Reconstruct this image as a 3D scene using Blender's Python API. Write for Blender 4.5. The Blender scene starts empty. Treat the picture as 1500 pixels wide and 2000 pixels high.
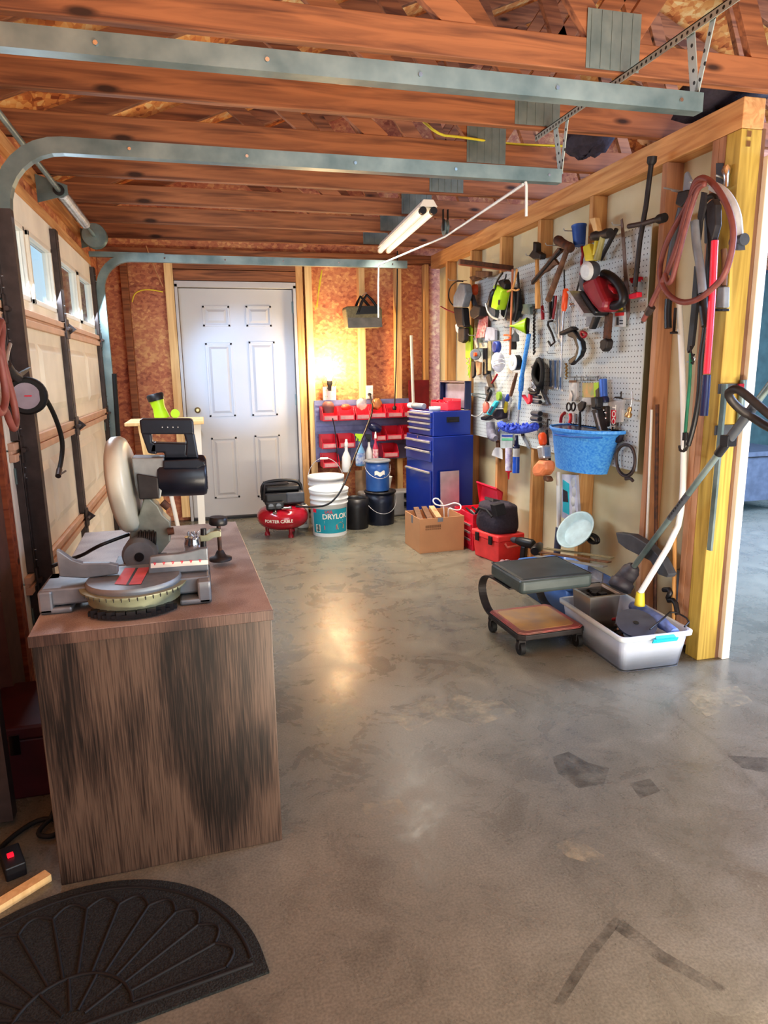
import bpy, bmesh, math, random
from mathutils import Vector as V, Matrix as Mx
SC = bpy.context.scene; COL = SC.collection
rnd = random.Random(11); PI = math.pi
# ------------------------------------------------------------------ camera model (solved from the vanishing points of the room)
FOC = 1333.0; H = 1.3
_a = V((393-750, 728-1000, FOC)).normalized(); _b = V((5986-750, 650-1000, FOC))
_x = (_b-_a*(_b@_a if False else _b.dot(_a))).normalized(); _z = _a.cross(_x)
if _z.y > 0: _z = -_z
RX, RY, RZ = _x, _a, _z
def ray(u, v):
    c = V((u-750, v-1000, FOC)); return V((RX.dot(c), RY.dot(c), RZ.dot(c)))
def PX(u, v, x):
    d = ray(u, v); t = x/d.x; return V((x, d.y*t, H+d.z*t))
def PY(u, v, y):
    d = ray(u, v); t = y/d.y; return V((d.x*t, y, H+d.z*t))
def PZ(u, v, z):
    d = ray(u, v); t = (z-H)/d.z; return V((d.x*t, d.y*t, z))
# ------------------------------------------------------------------ materials
def lin(c):
    return tuple(((x/255)/12.92 if x/255 <= .04045 else ((x/255+.055)/1.055)**2.4) for x in c)
def nd(nt, t, **k):
    n = nt.nodes.new(t)
    for a, b in k.items():
        if a.startswith('_'): n.inputs[a[1:].replace('_', ' ')].default_value = b
        else: setattr(n, a, b)
    return n
def base_mat(name):
    m = bpy.data.materials.new(name); m.use_nodes = True; nt = m.node_tree
    return m, nt, nt.nodes['Principled BSDF']
def ramp(nt, stops, src):
    r = nd(nt, 'ShaderNodeValToRGB'); e = r.color_ramp.elements
    while len(e) < len(stops): e.new(.5)
    for q, (p, c) in zip(e, stops): q.position = p; q.color = (*c, 1)
    nt.links.new(src, r.inputs[0]); return r.outputs[0]
def coords(nt, sc=(1, 1, 1), rot=(0, 0, 0)):
    t = nd(nt, 'ShaderNodeTexCoord'); mp = nd(nt, 'ShaderNodeMapping'); mp.inputs['Scale'].default_value = sc; mp.inputs['Rotation'].default_value = rot
    nt.links.new(t.outputs['Object'], mp.inputs[0]); return mp.outputs[0]
def bump(nt, p, src, s, d=.01):
    b = nd(nt, 'ShaderNodeBump', _Strength=s, _Distance=d); nt.links.new(src, b.inputs['Height']); nt.links.new(b.outputs[0], p.inputs['Normal'])
def mat(name, col, rough=.5, metal=0, var=.18, sc=14, st=(1, 1, 1), bmp=0, trans=0, alpha=1, emit=0, col2=None, coat=0, raw=False):
    m, nt, p = base_mat(name); c = lin(col); d = lin(col2) if col2 else tuple(min(1, x*(1+var)) for x in c)
    if not col2: c = tuple(x*(1-var) for x in c)
    n = nd(nt, 'ShaderNodeTexNoise', _Scale=sc, _Detail=4.0); nt.links.new(coords(nt, st), n.inputs['Vector'])
    nt.links.new(ramp(nt, [(.32, c), (.68, d)], n.outputs[0]), p.inputs['Base Color'])
    p.inputs['Roughness'].default_value = rough; p.inputs['Metallic'].default_value = metal; p.inputs['Alpha'].default_value = alpha
    p.inputs['Transmission Weight'].default_value = trans; p.inputs['Coat Weight'].default_value = coat
    if bmp: bump(nt, p, n.outputs[0], bmp)
    if emit: p.inputs['Emission Color'].default_value = (*lin(col), 1); p.inputs['Emission Strength'].default_value = emit
    return m
def wood(name, c1, c2, axis, sc=1., rough=.65, knots=True, bmp=.15):
    m, nt, p = base_mat(name); s = [26*sc]*3; s[axis] = 1.6*sc
    co = coords(nt, s); n = nd(nt, 'ShaderNodeTexNoise', _Scale=1.0, _Detail=6.0, _Distortion=1.2); nt.links.new(co, n.inputs['Vector'])
    a = ramp(nt, [(.3, lin(c1)), (.62, lin(c2))], n.outputs[0])
    if knots:
        k = [7]*3; k[axis] = 2.2; v = nd(nt, 'ShaderNodeTexVoronoi', _Scale=1.0); nt.links.new(coords(nt, k), v.inputs['Vector'])
        f = ramp(nt, [(.06, (1, 1, 1)), (.13, (0, 0, 0))], v.outputs['Distance'])
        mx = nd(nt, 'ShaderNodeMix', data_type='RGBA'); nt.links.new(f, mx.inputs['Factor']); nt.links.new(a, mx.inputs[6]); mx.inputs[7].default_value = (*[x*.35 for x in lin(c1)], 1); a = mx.outputs[2]
    nt.links.new(a, p.inputs['Base Color']); p.inputs['Roughness'].default_value = rough; bump(nt, p, n.outputs[0], bmp, .004); return m
def osb(name, cs, sc=1.):
    m, nt, p = base_mat(name); outs = []
    for i, rot in enumerate(((.3, .5, .4), (1.2, -.7, 2.0))):
        v = nd(nt, 'ShaderNodeTexVoronoi', _Scale=1.0, _Randomness=1.0); nt.links.new(coords(nt, (34*sc, 20*sc, 46*sc), rot), v.inputs['Vector'])
        sp = nd(nt, 'ShaderNodeSeparateColor'); nt.links.new(v.outputs['Color'], sp.inputs[0]); outs.append(sp.outputs[0])
    n = nd(nt, 'ShaderNodeTexNoise', _Scale=2.2, _Detail=3.0); nt.links.new(coords(nt), n.inputs['Vector'])
    ad = nd(nt, 'ShaderNodeMath', operation='ADD'); nt.links.new(outs[0], ad.inputs[0]); nt.links.new(outs[1], ad.inputs[1])
    ml = nd(nt, 'ShaderNodeMath', operation='MULTIPLY_ADD'); nt.links.new(ad.outputs[0], ml.inputs[0]); ml.inputs[1].default_value = .36; nt.links.new(n.outputs[0], ml.inputs[2])
    sb = nd(nt, 'ShaderNodeMath', operation='SUBTRACT'); nt.links.new(ml.outputs[0], sb.inputs[0]); sb.inputs[1].default_value = .34
    nt.links.new(ramp(nt, [(.1, lin(cs[0])), (.35, lin(cs[1])), (.62, lin(cs[2])), (.9, lin(cs[3]))], sb.outputs[0]), p.inputs['Base Color'])
    p.inputs['Roughness'].default_value = .6; bump(nt, p, ad.outputs[0], .25, .003); return m
def dots(name, col, hole, pitch, rad, axes=(1, 2), rough=.4, metal=0, off=(0, 0)):
    """regular round perforations drawn on a sheet: a flat sheet's hole pattern"""
    m, nt, p = base_mat(name); t = nd(nt, 'ShaderNodeTexCoord'); sp = nd(nt, 'ShaderNodeSeparateXYZ'); nt.links.new(t.outputs['Object'], sp.inputs[0]); sq = []
    for k, ax in enumerate(axes):
        pp = pitch[k] if isinstance(pitch, tuple) else pitch
        a = nd(nt, 'ShaderNodeMath', operation='MULTIPLY_ADD'); nt.links.new(sp.outputs[ax], a.inputs[0]); a.inputs[1].default_value = 1/pp; a.inputs[2].default_value = off[k]
        b = nd(nt, 'ShaderNodeMath', operation='FRACT'); nt.links.new(a.outputs[0], b.inputs[0])
        c = nd(nt, 'ShaderNodeMath', operation='SUBTRACT'); nt.links.new(b.outputs[0], c.inputs[0]); c.inputs[1].default_value = .5
        c2 = nd(nt, 'ShaderNodeMath', operation='MULTIPLY'); nt.links.new(c.outputs[0], c2.inputs[0]); c2.inputs[1].default_value = pp
        d = nd(nt, 'ShaderNodeMath', operation='MULTIPLY'); nt.links.new(c2.outputs[0], d.inputs[0]); nt.links.new(c2.outputs[0], d.inputs[1]); sq.append(d.outputs[0])
    s = nd(nt, 'ShaderNodeMath', operation='ADD'); nt.links.new(sq[0], s.inputs[0]); nt.links.new(sq[1], s.inputs[1])
    l = nd(nt, 'ShaderNodeMath', operation='LESS_THAN'); nt.links.new(s.outputs[0], l.inputs[0]); l.inputs[1].default_value = rad*rad
    n = nd(nt, 'ShaderNodeTexNoise', _Scale=3.0, _Detail=5.0); nt.links.new(t.outputs['Object'], n.inputs['Vector'])
    cr = ramp(nt, [(.3, tuple(x*.82 for x in lin(col))), (.7, lin(col))], n.outputs[0])
    mx = nd(nt, 'ShaderNodeMix', data_type='RGBA'); nt.links.new(l.outputs[0], mx.inputs['Factor']); nt.links.new(cr, mx.inputs[6]); mx.inputs[7].default_value = (*lin(hole), 1)
    nt.links.new(mx.outputs[2], p.inputs['Base Color']); p.inputs['Roughness'].default_value = rough; p.inputs['Metallic'].default_value = metal; return m
def concrete():
    m, nt, p = base_mat('concrete'); co = coords(nt)
    n1 = nd(nt, 'ShaderNodeTexNoise', _Scale=.9, _Detail=6.0, _Roughness=.62); n2 = nd(nt, 'ShaderNodeTexNoise', _Scale=5.0, _Detail=8.0, _Roughness=.7, _Distortion=.6); n3 = nd(nt, 'ShaderNodeTexNoise', _Scale=160.0, _Detail=2.0)
    for n in (n1, n2, n3): nt.links.new(co, n.inputs['Vector'])
    a = ramp(nt, [(.3, lin((84, 82, 73))), (.5, lin((120, 116, 103))), (.72, lin((152, 147, 130)))], n1.outputs[0])
    b = ramp(nt, [(.25, lin((92, 91, 83))), (.48, lin((122, 119, 106))), (.66, lin((138, 134, 119))), (.76, lin((182, 176, 150)))], n2.outputs[0])
    mx = nd(nt, 'ShaderNodeMix', data_type='RGBA'); mx.inputs['Factor'].default_value = .52; nt.links.new(a, mx.inputs[6]); nt.links.new(b, mx.inputs[7])
    sp = ramp(nt, [(.3, (.72, .72, .72)), (.65, (1.12, 1.12, 1.12))], n3.outputs[0])
    m2 = nd(nt, 'ShaderNodeMix', data_type='RGBA', blend_type='MULTIPLY'); m2.inputs['Factor'].default_value = .8; nt.links.new(mx.outputs[2], m2.inputs[6]); nt.links.new(sp, m2.inputs[7])
    # oily stains and hairline crack
    v = nd(nt, 'ShaderNodeTexVoronoi', _Scale=.75, feature='DISTANCE_TO_EDGE'); dn = nd(nt, 'ShaderNodeTexNoise', _Scale=2.0, _Detail=5.0); nt.links.new(co, dn.inputs['Vector'])
    mv = nd(nt, 'ShaderNodeMix', data_type='RGBA'); mv.inputs['Factor'].default_value = .2; nt.links.new(co, mv.inputs[6]); nt.links.new(dn.outputs['Color'], mv.inputs[7]); nt.links.new(mv.outputs[2], v.inputs['Vector'])
    cr = ramp(nt, [(.0, (.86, .86, .86)), (.012, (1, 1, 1))], v.outputs[0])
    m3 = nd(nt, 'ShaderNodeMix', data_type='RGBA', blend_type='MULTIPLY'); m3.inputs['Factor'].default_value = 1; nt.links.new(m2.outputs[2], m3.inputs[6]); nt.links.new(cr, m3.inputs[7])
    nt.links.new(m3.outputs[2], p.inputs['Base Color'])
    nt.links.new(ramp(nt, [(.3, (.18,)*3), (.7, (.42,)*3)], n2.outputs[0]), p.inputs['Roughness']); bump(nt, p, n2.outputs[0], .12, .004); return m
def laminate(name, c1, c2, c3):
    m, nt, p = base_mat(name)
    n0 = nd(nt, 'ShaderNodeTexNoise', _Scale=1.0, _Detail=2.0); nt.links.new(coords(nt, (3.6, 3.6, 1.0)), n0.inputs['Vector'])
    w = nd(nt, 'ShaderNodeMath', operation='MULTIPLY'); nt.links.new(n0.outputs[0], w.inputs[0]); w.inputs[1].default_value = 26
    s = nd(nt, 'ShaderNodeMath', operation='SINE'); nt.links.new(w.outputs[0], s.inputs[0])
    n = nd(nt, 'ShaderNodeTexNoise', _Scale=1.0, _Detail=5.0); nt.links.new(coords(nt, (330, 330, 9)), n.inputs['Vector'])
    ad = nd(nt, 'ShaderNodeMath', operation='MULTIPLY_ADD'); nt.links.new(s.outputs[0], ad.inputs[0]); ad.inputs[1].default_value = .17; nt.links.new(n.outputs[0], ad.inputs[2])
    nt.links.new(ramp(nt, [(.3, lin(c1)), (.5, lin(c2)), (.72, lin(c3))], ad.outputs[0]), p.inputs['Base Color']); p.inputs['Roughness'].default_value = .42; return m
def glassy(name, tint=(1, 1, 1), mixf=.12, rough=.03):
    m, nt, p = base_mat(name); nt.nodes.remove(p); o = nt.nodes['Material Output']
    t = nd(nt, 'ShaderNodeBsdfTransparent'); t.inputs[0].default_value = (*tint, 1); g = nd(nt, 'ShaderNodeBsdfGlossy', _Roughness=rough); x = nd(nt, 'ShaderNodeMixShader', _Fac=mixf)
    nt.links.new(t.outputs[0], x.inputs[1]); nt.links.new(g.outputs[0], x.inputs[2]); nt.links.new(x.outputs[0], o.inputs[0]); return m
# ------------------------------------------------------------------ mesh builder (world coordinates)
class Bd:
    def __init__(s): s.bm = bmesh.new(); s.ms = []
    def mi(s, m):
        if m is None: return 0
        if m not in s.ms: s.ms.append(m)
        return s.ms.index(m)+1
    def add(s, vs, fs, m=None, smooth=(), sharp=False):
        vv = [s.bm.verts.new(v) for v in vs]; i = s.mi(m)
        for k, f in enumerate(fs):
            try: q = s.bm.faces.new([vv[j] for j in f])
            except ValueError: continue
            q.material_index = i
            if smooth is True or (smooth and k in smooth): q.smooth = True
        return s
    def hull(s, lo8, m=None):
        return s.add(lo8, [(0, 3, 2, 1), (4, 5, 6, 7), (0, 1, 5, 4), (1, 2, 6, 5), (2, 3, 7, 6), (3, 0, 4, 7)], m)
    def bx(s, lo, hi, m=None, rz=0, piv=None, mx=None):
        x0, y0, z0 = lo; x1, y1, z1 = hi
        p = [V(q) for q in ((x0, y0, z0), (x1, y0, z0), (x1, y1, z0), (x0, y1, z0), (x0, y0, z1), (x1, y0, z1), (x1, y1, z1), (x0, y1, z1))]
        if rz or mx is not None:
            c = V(piv) if piv is not None else V(((x0+x1)/2, (y0+y1)/2, (z0+z1)/2)); r = mx if mx is not None else Mx.Rotation(rz, 3, 'Z'); p = [c+r@(q-c) for q in p]
        return s.hull(p, m)
    def prism(s, poly, vec, m=None):
        n = len(poly); vec = V(vec); vs = [V(p) for p in poly]+[V(p)+vec for p in poly]
        nrm = V((0, 0, 0))
        for i in range(n): nrm += V(poly[i]).cross(V(poly[(i+1) % n]))
        fl = nrm.dot(vec) > 0
        fs = [tuple(range(n)), tuple(range(2*n-1, n-1, -1))]+[(i, i+n, (i+1) % n+n, (i+1) % n) for i in range(n)]
        if fl: fs = [tuple(reversed(f)) for f in fs]
        return s.add(vs, fs, m)
    def rings(s, rs, m=None, cap=True, closed=False, smooth=True):
        n = len(rs[0]); vs = [p for r in rs for p in r]; fs = []; k = len(rs)
        for i in range(k if closed else k-1):
            a, b = i*n, ((i+1) % k)*n
            fs += [(a+j, a+(j+1) % n, b+(j+1) % n, b+j) for j in range(n)]
        ns = len(fs)
        if cap and not closed:
            base = len(vs); vs = vs+[p.copy() for p in rs[0]]+[p.copy() for p in rs[-1]]
            fs += [tuple(reversed(range(base, base+n))), tuple(range(base+n, base+2*n))]
        return s.add(vs, fs, m, set(range(ns)) if smooth else ())
    def lathe(s, p0, p1, prof, m=None, n=20, cap=True, smooth=True, sx=1.):
        """prof: (t along p0->p1 as a fraction, radius)"""
        p0, p1 = V(p0), V(p1); d = p1-p0; w = d.normalized(); u = (V((0, 0, 1)) if abs(w.z) < .9 else V((1, 0, 0))).cross(w).normalized(); v = w.cross(u)
        rs = [[p0+d*t+(u*math.cos(2*PI*i/n)*sx+v*math.sin(2*PI*i/n))*max(r, .0003) for i in range(n)] for t, r in prof]
        return s.rings(rs, m, cap, False, smooth)
    def cyl(s, p0, p1, r, r1=None, m=None, n=16, cap=True): return s.lathe(p0, p1, [(0, r), (1, r if r1 is None else r1)], m, n, cap)
    def tube(s, pts, r, m=None, n=8, closed=False, sm=0, sy=1.):
        pts = [V(p) for p in pts]
        for _ in range(sm):
            q = []
            k = len(pts)
            for i in range(k if closed else k-1):
                a, b = pts[i], pts[(i+1) % k]; q += [a*.75+b*.25, a*.25+b*.75]
            pts = q if closed else [pts[0]]+q[1:-1]+[pts[-1]]
        k = len(pts); rs = []; u = None
        for i, p in enumerate(pts):
            t = (pts[(i+1) % k]-pts[i-1]) if closed else (pts[min(i+1, k-1)]-pts[max(i-1, 0)])
            if t.length < 1e-9: t = V((0, 0, 1))
            t.normalize()
            if u is None: u = (V((0, 0, 1)) if abs(t.z) < .9 else V((1, 0, 0))).cross(t)
            u = (u-t*u.dot(t)).normalized(); w = t.cross(u); rr = r[i*(len(r)-1)//max(1, k-1)] if isinstance(r, (list, tuple)) else r
            rs.append([p+(u*math.cos(2*PI*j/n)+w*math.sin(2*PI*j/n)*sy)*rr for j in range(n)])
        return s.rings(rs, m, True, closed)
    def ball(s, c, r, m=None, n=16, k=10):
        r = V((r, r, r)) if not hasattr(r, '__len__') else V(r); c = V(c)
        rs = [[c+V((r.x*math.sin(a)*math.cos(2*PI*j/n), r.y*math.sin(a)*math.sin(2*PI*j/n), r.z*-math.cos(a))) for j in range(n)] for a in [max(.02, min(PI-.02, PI*i/k)) for i in range(k+1)]]
        return s.rings(rs, m)
    def sheet(s, grid, th, m=None):
        """thin curved sheet from a grid of points, thickened downwards"""
        a, b = len(grid), len(grid[0]); vs = [V(p) for r in grid for p in r]; k = len(vs); vs += [p-V(th) for p in vs]; fs = []
        for i in range(a-1):
            for j in range(b-1):
                q = (i*b+j, i*b+j+1, (i+1)*b+j+1, (i+1)*b+j); fs += [q, tuple(x+k for x in reversed(q))]
        ed = [j for j in range(b)]+[i*b+b-1 for i in range(1, a)]+[(a-1)*b+j for j in range(b-2, -1, -1)]+[i*b for i in range(a-2, 0, -1)]
        fs += [(ed[i], ed[i]+k, ed[(i+1) % len(ed)]+k, ed[(i+1) % len(ed)]) for i in range(len(ed))]
        return s.add(vs, fs, m, True)
def obj(name, b, m, parent=None, bev=0, seg=2, sub=0, label=None):
    bmesh.ops.recalc_face_normals(b.bm, faces=b.bm.faces)
    me = bpy.data.meshes.new(name); b.bm.to_mesh(me); b.bm.free()
    me.materials.append(m)
    for x in b.ms: me.materials.append(x)
    o = bpy.data.objects.new(name, me); COL.objects.link(o); o.parent = parent
    if sub: q = o.modifiers.new('s', 'SUBSURF'); q.levels = q.render_levels = sub
    if bev: q = o.modifiers.new('b', 'BEVEL'); q.width = bev; q.segments = seg; q.limit_method = 'ANGLE'; q.angle_limit = .7
    if label: o['label'] = label
    return o
def tag(o, label, cat, group=None, kind=None):
    o['label'] = label; o['category'] = cat
    if group: o['group'] = group
    if kind: o['kind'] = kind
    return o
def thing(name, label, cat, group=None, kind=None):
    o = bpy.data.objects.new(name, None); COL.objects.link(o); o.empty_display_size = .05; return tag(o, label, cat, group, kind)
def one(name, b, m, label, cat, group=None, kind=None, **k): return tag(obj(name, b, m, **k), label, cat, group, kind)
def dup(root, label, mx=None, group=None):
    """copy of a thing, its parts and their sub-parts; mx: world transform of the copy"""
    def cp(o, par):
        c = o.copy(); COL.objects.link(c); c.parent = par
        for ch in [q for q in bpy.data.objects if q.parent == o and q != c]: cp(ch, c)
        return c
    r = cp(root, None); r['label'] = label
    if group: r['group'] = group
    if mx is not None: r.matrix_world = mx @ r.matrix_world
    return r
def text_bm(b, body, size, fn, m, bold=False, sp=1.):
    """lettering as flat faces; fn maps (x right, y up) metres to a world point"""
    cu = bpy.data.curves.new('lettering', 'FONT'); cu.body = body; cu.size = size; cu.align_x = 'CENTER'; cu.align_y = 'CENTER'; cu.space_character = sp; cu.resolution_u = 3
    if bold: cu.offset = size*.025
    o = bpy.data.objects.new('lettering', cu); COL.objects.link(o); bpy.context.view_layer.update()
    me = bpy.data.meshes.new_from_object(o.evaluated_get(bpy.context.evaluated_depsgraph_get()))
    b.add([fn(v.co.x, v.co.y) for v in me.vertices], [tuple(p.vertices) for p in me.polygons], m)
    bpy.data.objects.remove(o); bpy.data.curves.remove(cu); bpy.data.meshes.remove(me)
TR = lambda *a: Mx.Translation(a)
# zoomed crops used for tracing: crop pixel -> photo pixel
def Zm(x0, y0, s): return lambda x, y: (x0+x/s, y0+y/s)
zA = Zm(860, 480, 7.5); zB = Zm(1040, 420, 6.); zC = Zm(890, 640, 6.667); zD = Zm(1030, 700, 5.264); zE = Zm(1240, 300, 4.546); zF = Zm(1160, 700, 3.2265)
zS = Zm(50, 780, 2.885); zL = Zm(600, 740, 6.25); zK = Zm(460, 680, 3.); zG = Zm(780, 880, 3.75); zT = Zm(1020, 1040, 3.947); zI = lambda x, y: (x, y)
zN = Zm(1380, 640, 4.35); zQ = Zm(0, 560, 5.)
# ------------------------------------------------------------------ shared materials
M = {}
M['concrete'] = concrete()
M['pine_x'] = wood('pine_x', (98, 60, 42), (162, 106, 70), 0); M['pine_z'] = wood('pine_z', (180, 130, 80), (216, 172, 118), 2); M['pine_y'] = wood('pine_y', (186, 130, 82), (220, 172, 118), 1)
M['pine_red'] = wood('pine_red', (120, 58, 40), (176, 98, 62), 0); M['pine_pale'] = wood('pine_pale', (214, 172, 118), (240, 206, 150), 2, knots=False)
M['treated'] = wood('treated', (148, 122, 54), (196, 168, 86), 2); M['pink_stud'] = wood('pink_stud', (154, 112, 86), (190, 146, 114), 2)
M['osb'] = osb('osb', [(150, 86, 66), (190, 120, 90), (208, 144, 104), (230, 182, 128)]); M['osb_roof'] = osb('osb_roof', [(140, 72, 42), (214, 130, 72), (240, 174, 102), (250, 214, 150)], .8)
M['drywall'] = mat('drywall', (198, 186, 148), .9, var=.06, sc=3, col2=(214, 206, 176))
M['peg'] = dots('pegboard_white', (198, 206, 208), (44, 46, 50), .0262, .0034, (1, 2), .45)
M['white'] = mat('white_paint', (232, 226, 214), .5, var=.04, sc=5); M['cream'] = mat('cream_paint', (244, 238, 224), .6, var=.06, sc=6); M['creampink'] = mat('cream_rail', (214, 176, 150), .6, var=.08, sc=9)
M['doorwhite'] = mat('door_white', (190, 186, 184), .38, var=.03, sc=3)
M['galv'] = mat('galvanized', (104, 122, 124), .42, .6, sc=7, col2=(146, 160, 158)); M['galvperf'] = dots('perforated_steel', (176, 184, 178), (50, 52, 50), (.0254, .034), .0055, (1, 2), .45, .5)
M['darksteel'] = mat('dark_steel', (84, 74, 72), .5, .5, sc=20); M['steel'] = mat('steel', (186, 188, 192), .34, .7, sc=30); M['chrome'] = mat('chrome', (214, 214, 218), .15, 1, var=.05)
M['iron'] = mat('iron', (58, 54, 54), .55, .5, sc=30); M['rust'] = mat('rust', (110, 72, 54), .7, .4, sc=40, col2=(70, 56, 52)); M['alum'] = mat('alum', (196, 198, 196), .4, .8, sc=18)
M['black'] = mat('black_plastic', (30, 30, 34), .42, sc=30); M['rubber'] = mat('black_rubber', (26, 26, 27), .7, sc=40); M['dkgrey'] = mat('dark_grey', (72, 76, 84), .5, sc=20); M['grey'] = mat('grey', (128, 134, 142), .5, sc=16); M['ltgrey'] = mat('light_grey', (186, 190, 192), .5, sc=16)
M['red'] = mat('red_plastic', (222, 50, 74), .4, var=.1, sc=10); M['dkred'] = mat('dark_red', (146, 26, 40), .35, var=.12); M['coral'] = mat('coral_red', (238, 74, 76), .45, var=.08); M['tankred'] = mat('tank_red', (168, 22, 44), .22, var=.06, coat=.6)
M['blue'] = mat('blue_steel', (30, 54, 142), .28, .1, var=.1, sc=4, coat=.3); M['navy'] = mat('navy', (26, 34, 74), .35, .1, coat=.3); M['brightblue'] = mat('bright_blue', (48, 132, 228), .5, var=.16, sc=90, col2=(104, 178, 242)); M['toolblue'] = mat('tool_blue', (44, 72, 160), .45)
M['lime'] = mat('lime', (172, 214, 40), .4, var=.06); M['orange'] = mat('orange', (236, 92, 40), .4, var=.08); M['yellow'] = mat('yellow', (222, 206, 66), .45, var=.08); M['cyan'] = mat('cyan', (40, 188, 206), .4, var=.06); M['green'] = mat('green', (40, 120, 92), .5)
M['handle'] = wood('tool_handle', (170, 116, 62), (222, 172, 108), 2, 1.5, knots=False); M['darkhandle'] = wood('dark_handle', (84, 58, 44), (120, 86, 62), 2, 1.5, knots=False)
M['card'] = mat('cardboard', (196, 148, 108), .8, var=.06, sc=5); M['paper'] = mat('paper', (220, 210, 196), .8, var=.05); M['clear'] = mat('clear_bag', (216, 214, 212), .25, alpha=.42, var=.1, sc=40, bmp=.5)
M['tote'] = mat('tote_clear', (222, 230, 246), .3, alpha=.56, var=.08, sc=6); M['totewhite'] = mat('tote_rim', (222, 230, 236), .35, alpha=.85, var=.05); M['bluetote'] = mat('tote_blue', (96, 142, 214), .35, alpha=.86, var=.1, sc=5)
M['whiteplastic'] = mat('white_plastic', (226, 228, 226), .4, var=.06, sc=5); M['guard'] = mat('milky_guard', (186, 184, 170), .35, alpha=.9, var=.12, sc=8)
M['hose'] = mat('hose_brown', (118, 66, 60), .55, sc=20); M['pink'] = mat('salmon', (220, 118, 104), .5); M['cloth'] = mat('denim', (112, 136, 196), .9, sc=30, bmp=.4); M['tan'] = mat('tan', (196, 150, 110), .6)
M['bag'] = mat('black_fabric', (52, 46, 58), .8, sc=60, bmp=.4); M['olive'] = mat('olive_fabric', (132, 124, 96), .85, sc=60, bmp=.3); M['teal'] = mat('teal', (36, 150, 166), .5, var=.06)
M['glass'] = glassy('window_glass', (.96, .98, 1), .08); M['bulb'] = mat('bulb_glow', (255, 226, 170), .3, emit=14, var=.0); M['tubewhite'] = mat('tube_white', (240, 228, 210), .3, emit=.55, var=.03)
M['darkred_wood'] = mat('dark_red_board', (128, 30, 40), .6); M['putty'] = mat('putty', (170, 172, 166), .5)
# ================================================================== THE SETTING
XL, XR, YB, ZC = -.765, 2.079, 6.20, 2.31      # left wall face, stud face of the partition, back stud face, underside of the trusses
XP = 2.073                                     # front of the pegboard
def S(o, label, cat): return tag(o, label, cat, None, 'structure')
b = Bd(); b.bx((-.95, -3, -.12), (7.0, 6.42, 0)); floor = S(obj('floor', b, M['concrete']), 'stained grey brown concrete slab of the whole garage', 'floor')
def stain_mat(name, col, lo, hi, sc, amax):
    m, nt, p = base_mat(name); n = nd(nt, 'ShaderNodeTexNoise', _Scale=sc, _Detail=7.0, _Roughness=.7); nt.links.new(coords(nt), n.inputs['Vector'])
    p.inputs['Base Color'].default_value = (*lin(col), 1); p.inputs['Roughness'].default_value = .4; nt.links.new(ramp(nt, [(lo, (0, 0, 0)), (hi, (amax,)*3)], n.outputs[0]), p.inputs['Alpha']); return m
dk, pale = stain_mat('oil_stain', (62, 58, 52), .36, .66, 14, .42), stain_mat('pale_splash', (196, 182, 150), .44, .70, 12, .5)
def blob(pts, m, z): q = Bd(); q.add([PZ(u, v, z) for u, v in pts], [tuple(range(len(pts)))]); obj('stain', q, m, floor)
for pts in ([(1078, 1478), (1110, 1468), (1150, 1490), (1190, 1500), (1180, 1530), (1130, 1540), (1090, 1510)], [(1230, 1530), (1270, 1520), (1290, 1545), (1250, 1560)], [(1420, 1475), (1500, 1480), (1500, 1510), (1450, 1500)], [(1200, 1790), (1215, 1800), (1160, 1870), (1100, 1965), (1080, 1960), (1140, 1860)], [(1215, 1795), (1300, 1860), (1420, 1930), (1400, 1940), (1290, 1880), (1200, 1815)]): blob(pts, dk, .0006)
for pts in ([(760, 1400), (800, 1370), (880, 1355), (980, 1370), (1010, 1390), (930, 1420), (860, 1400), (800, 1430)], [(1080, 1650), (1120, 1635), (1180, 1670), (1170, 1690), (1110, 1675)], [(600, 1400), (680, 1370), (720, 1400), (640, 1440)], [(700, 1570), (780, 1560), (800, 1590), (720, 1600)], [(1330, 1350), (1440, 1340), (1470, 1370), (1380, 1400)]): blob(pts, pale, .0008)
b = Bd(); b.bx((-30, -20, -.2), (-.951, 30, -.06)); S(obj('ground_outside', b, mat('driveway', (206, 206, 200), .9, sc=2)), 'pale driveway seen through the overhead door windows', 'ground')
# back wall: sheathing with the gable above, then its framing
w = Bd(); w.prism([(-.95, YB+.09, 0), (6.4, YB+.09, 0), (6.4, YB+.09, 2.41), (2.6, YB+.09, 3.993), (-.95, YB+.09, 2.512)], (0, .02, 0))
wall_back = S(obj('wall_back', w, M['osb']), 'end wall of bare orange strand board sheets between studs', 'wall')
def stud_y(x0, x1, m=M['pine_z'], z0=.04, z1=2.235, y0=YB):
    q = Bd(); q.bx((x0, y0, z0), (x1, YB+.088, z1)); return obj('stud', q, m, wall_back, .002)
for x0, x1, m in ((-.59, -.535, 'pine_x'), (-.245, -.175, 'pine_pale'), (.845, .905, 'pine_z'), (.925, .985, 'pine_pale'), (1.405, 1.46, 'pine_pale'), (1.745, 1.80, 'pine_pale'), (2.02, 2.06, 'pine_z'), (2.3, 2.34, 'pine_z'), (3.0, 3.04, 'pine_z'), (3.6, 3.64, 'pine_z'), (4.2, 4.24, 'pine_z')):
    stud_y(x0, x1, M[m])
for z0, z1 in ((2.235, 2.272), (2.272, 2.308)):
    q = Bd(); q.bx((-.79, YB-.002, z0), (5.9, YB+.088, z1)); obj('top_plate', q, M['pine_x'], wall_back, .002)
q = Bd(); q.bx((.91, YB, 0), (2.06, YB+.088, .04)); obj('bottom_plate', q, M['pine_x'], wall_back)
for z0, z1 in ((2.06, 2.145), (2.15, 2.232)):
    q = Bd(); q.bx((-.175, YB-.003, z0), (.845, YB+.088, z1)); obj('door_header', q, M['pine_x'], wall_back, .003)
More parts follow.
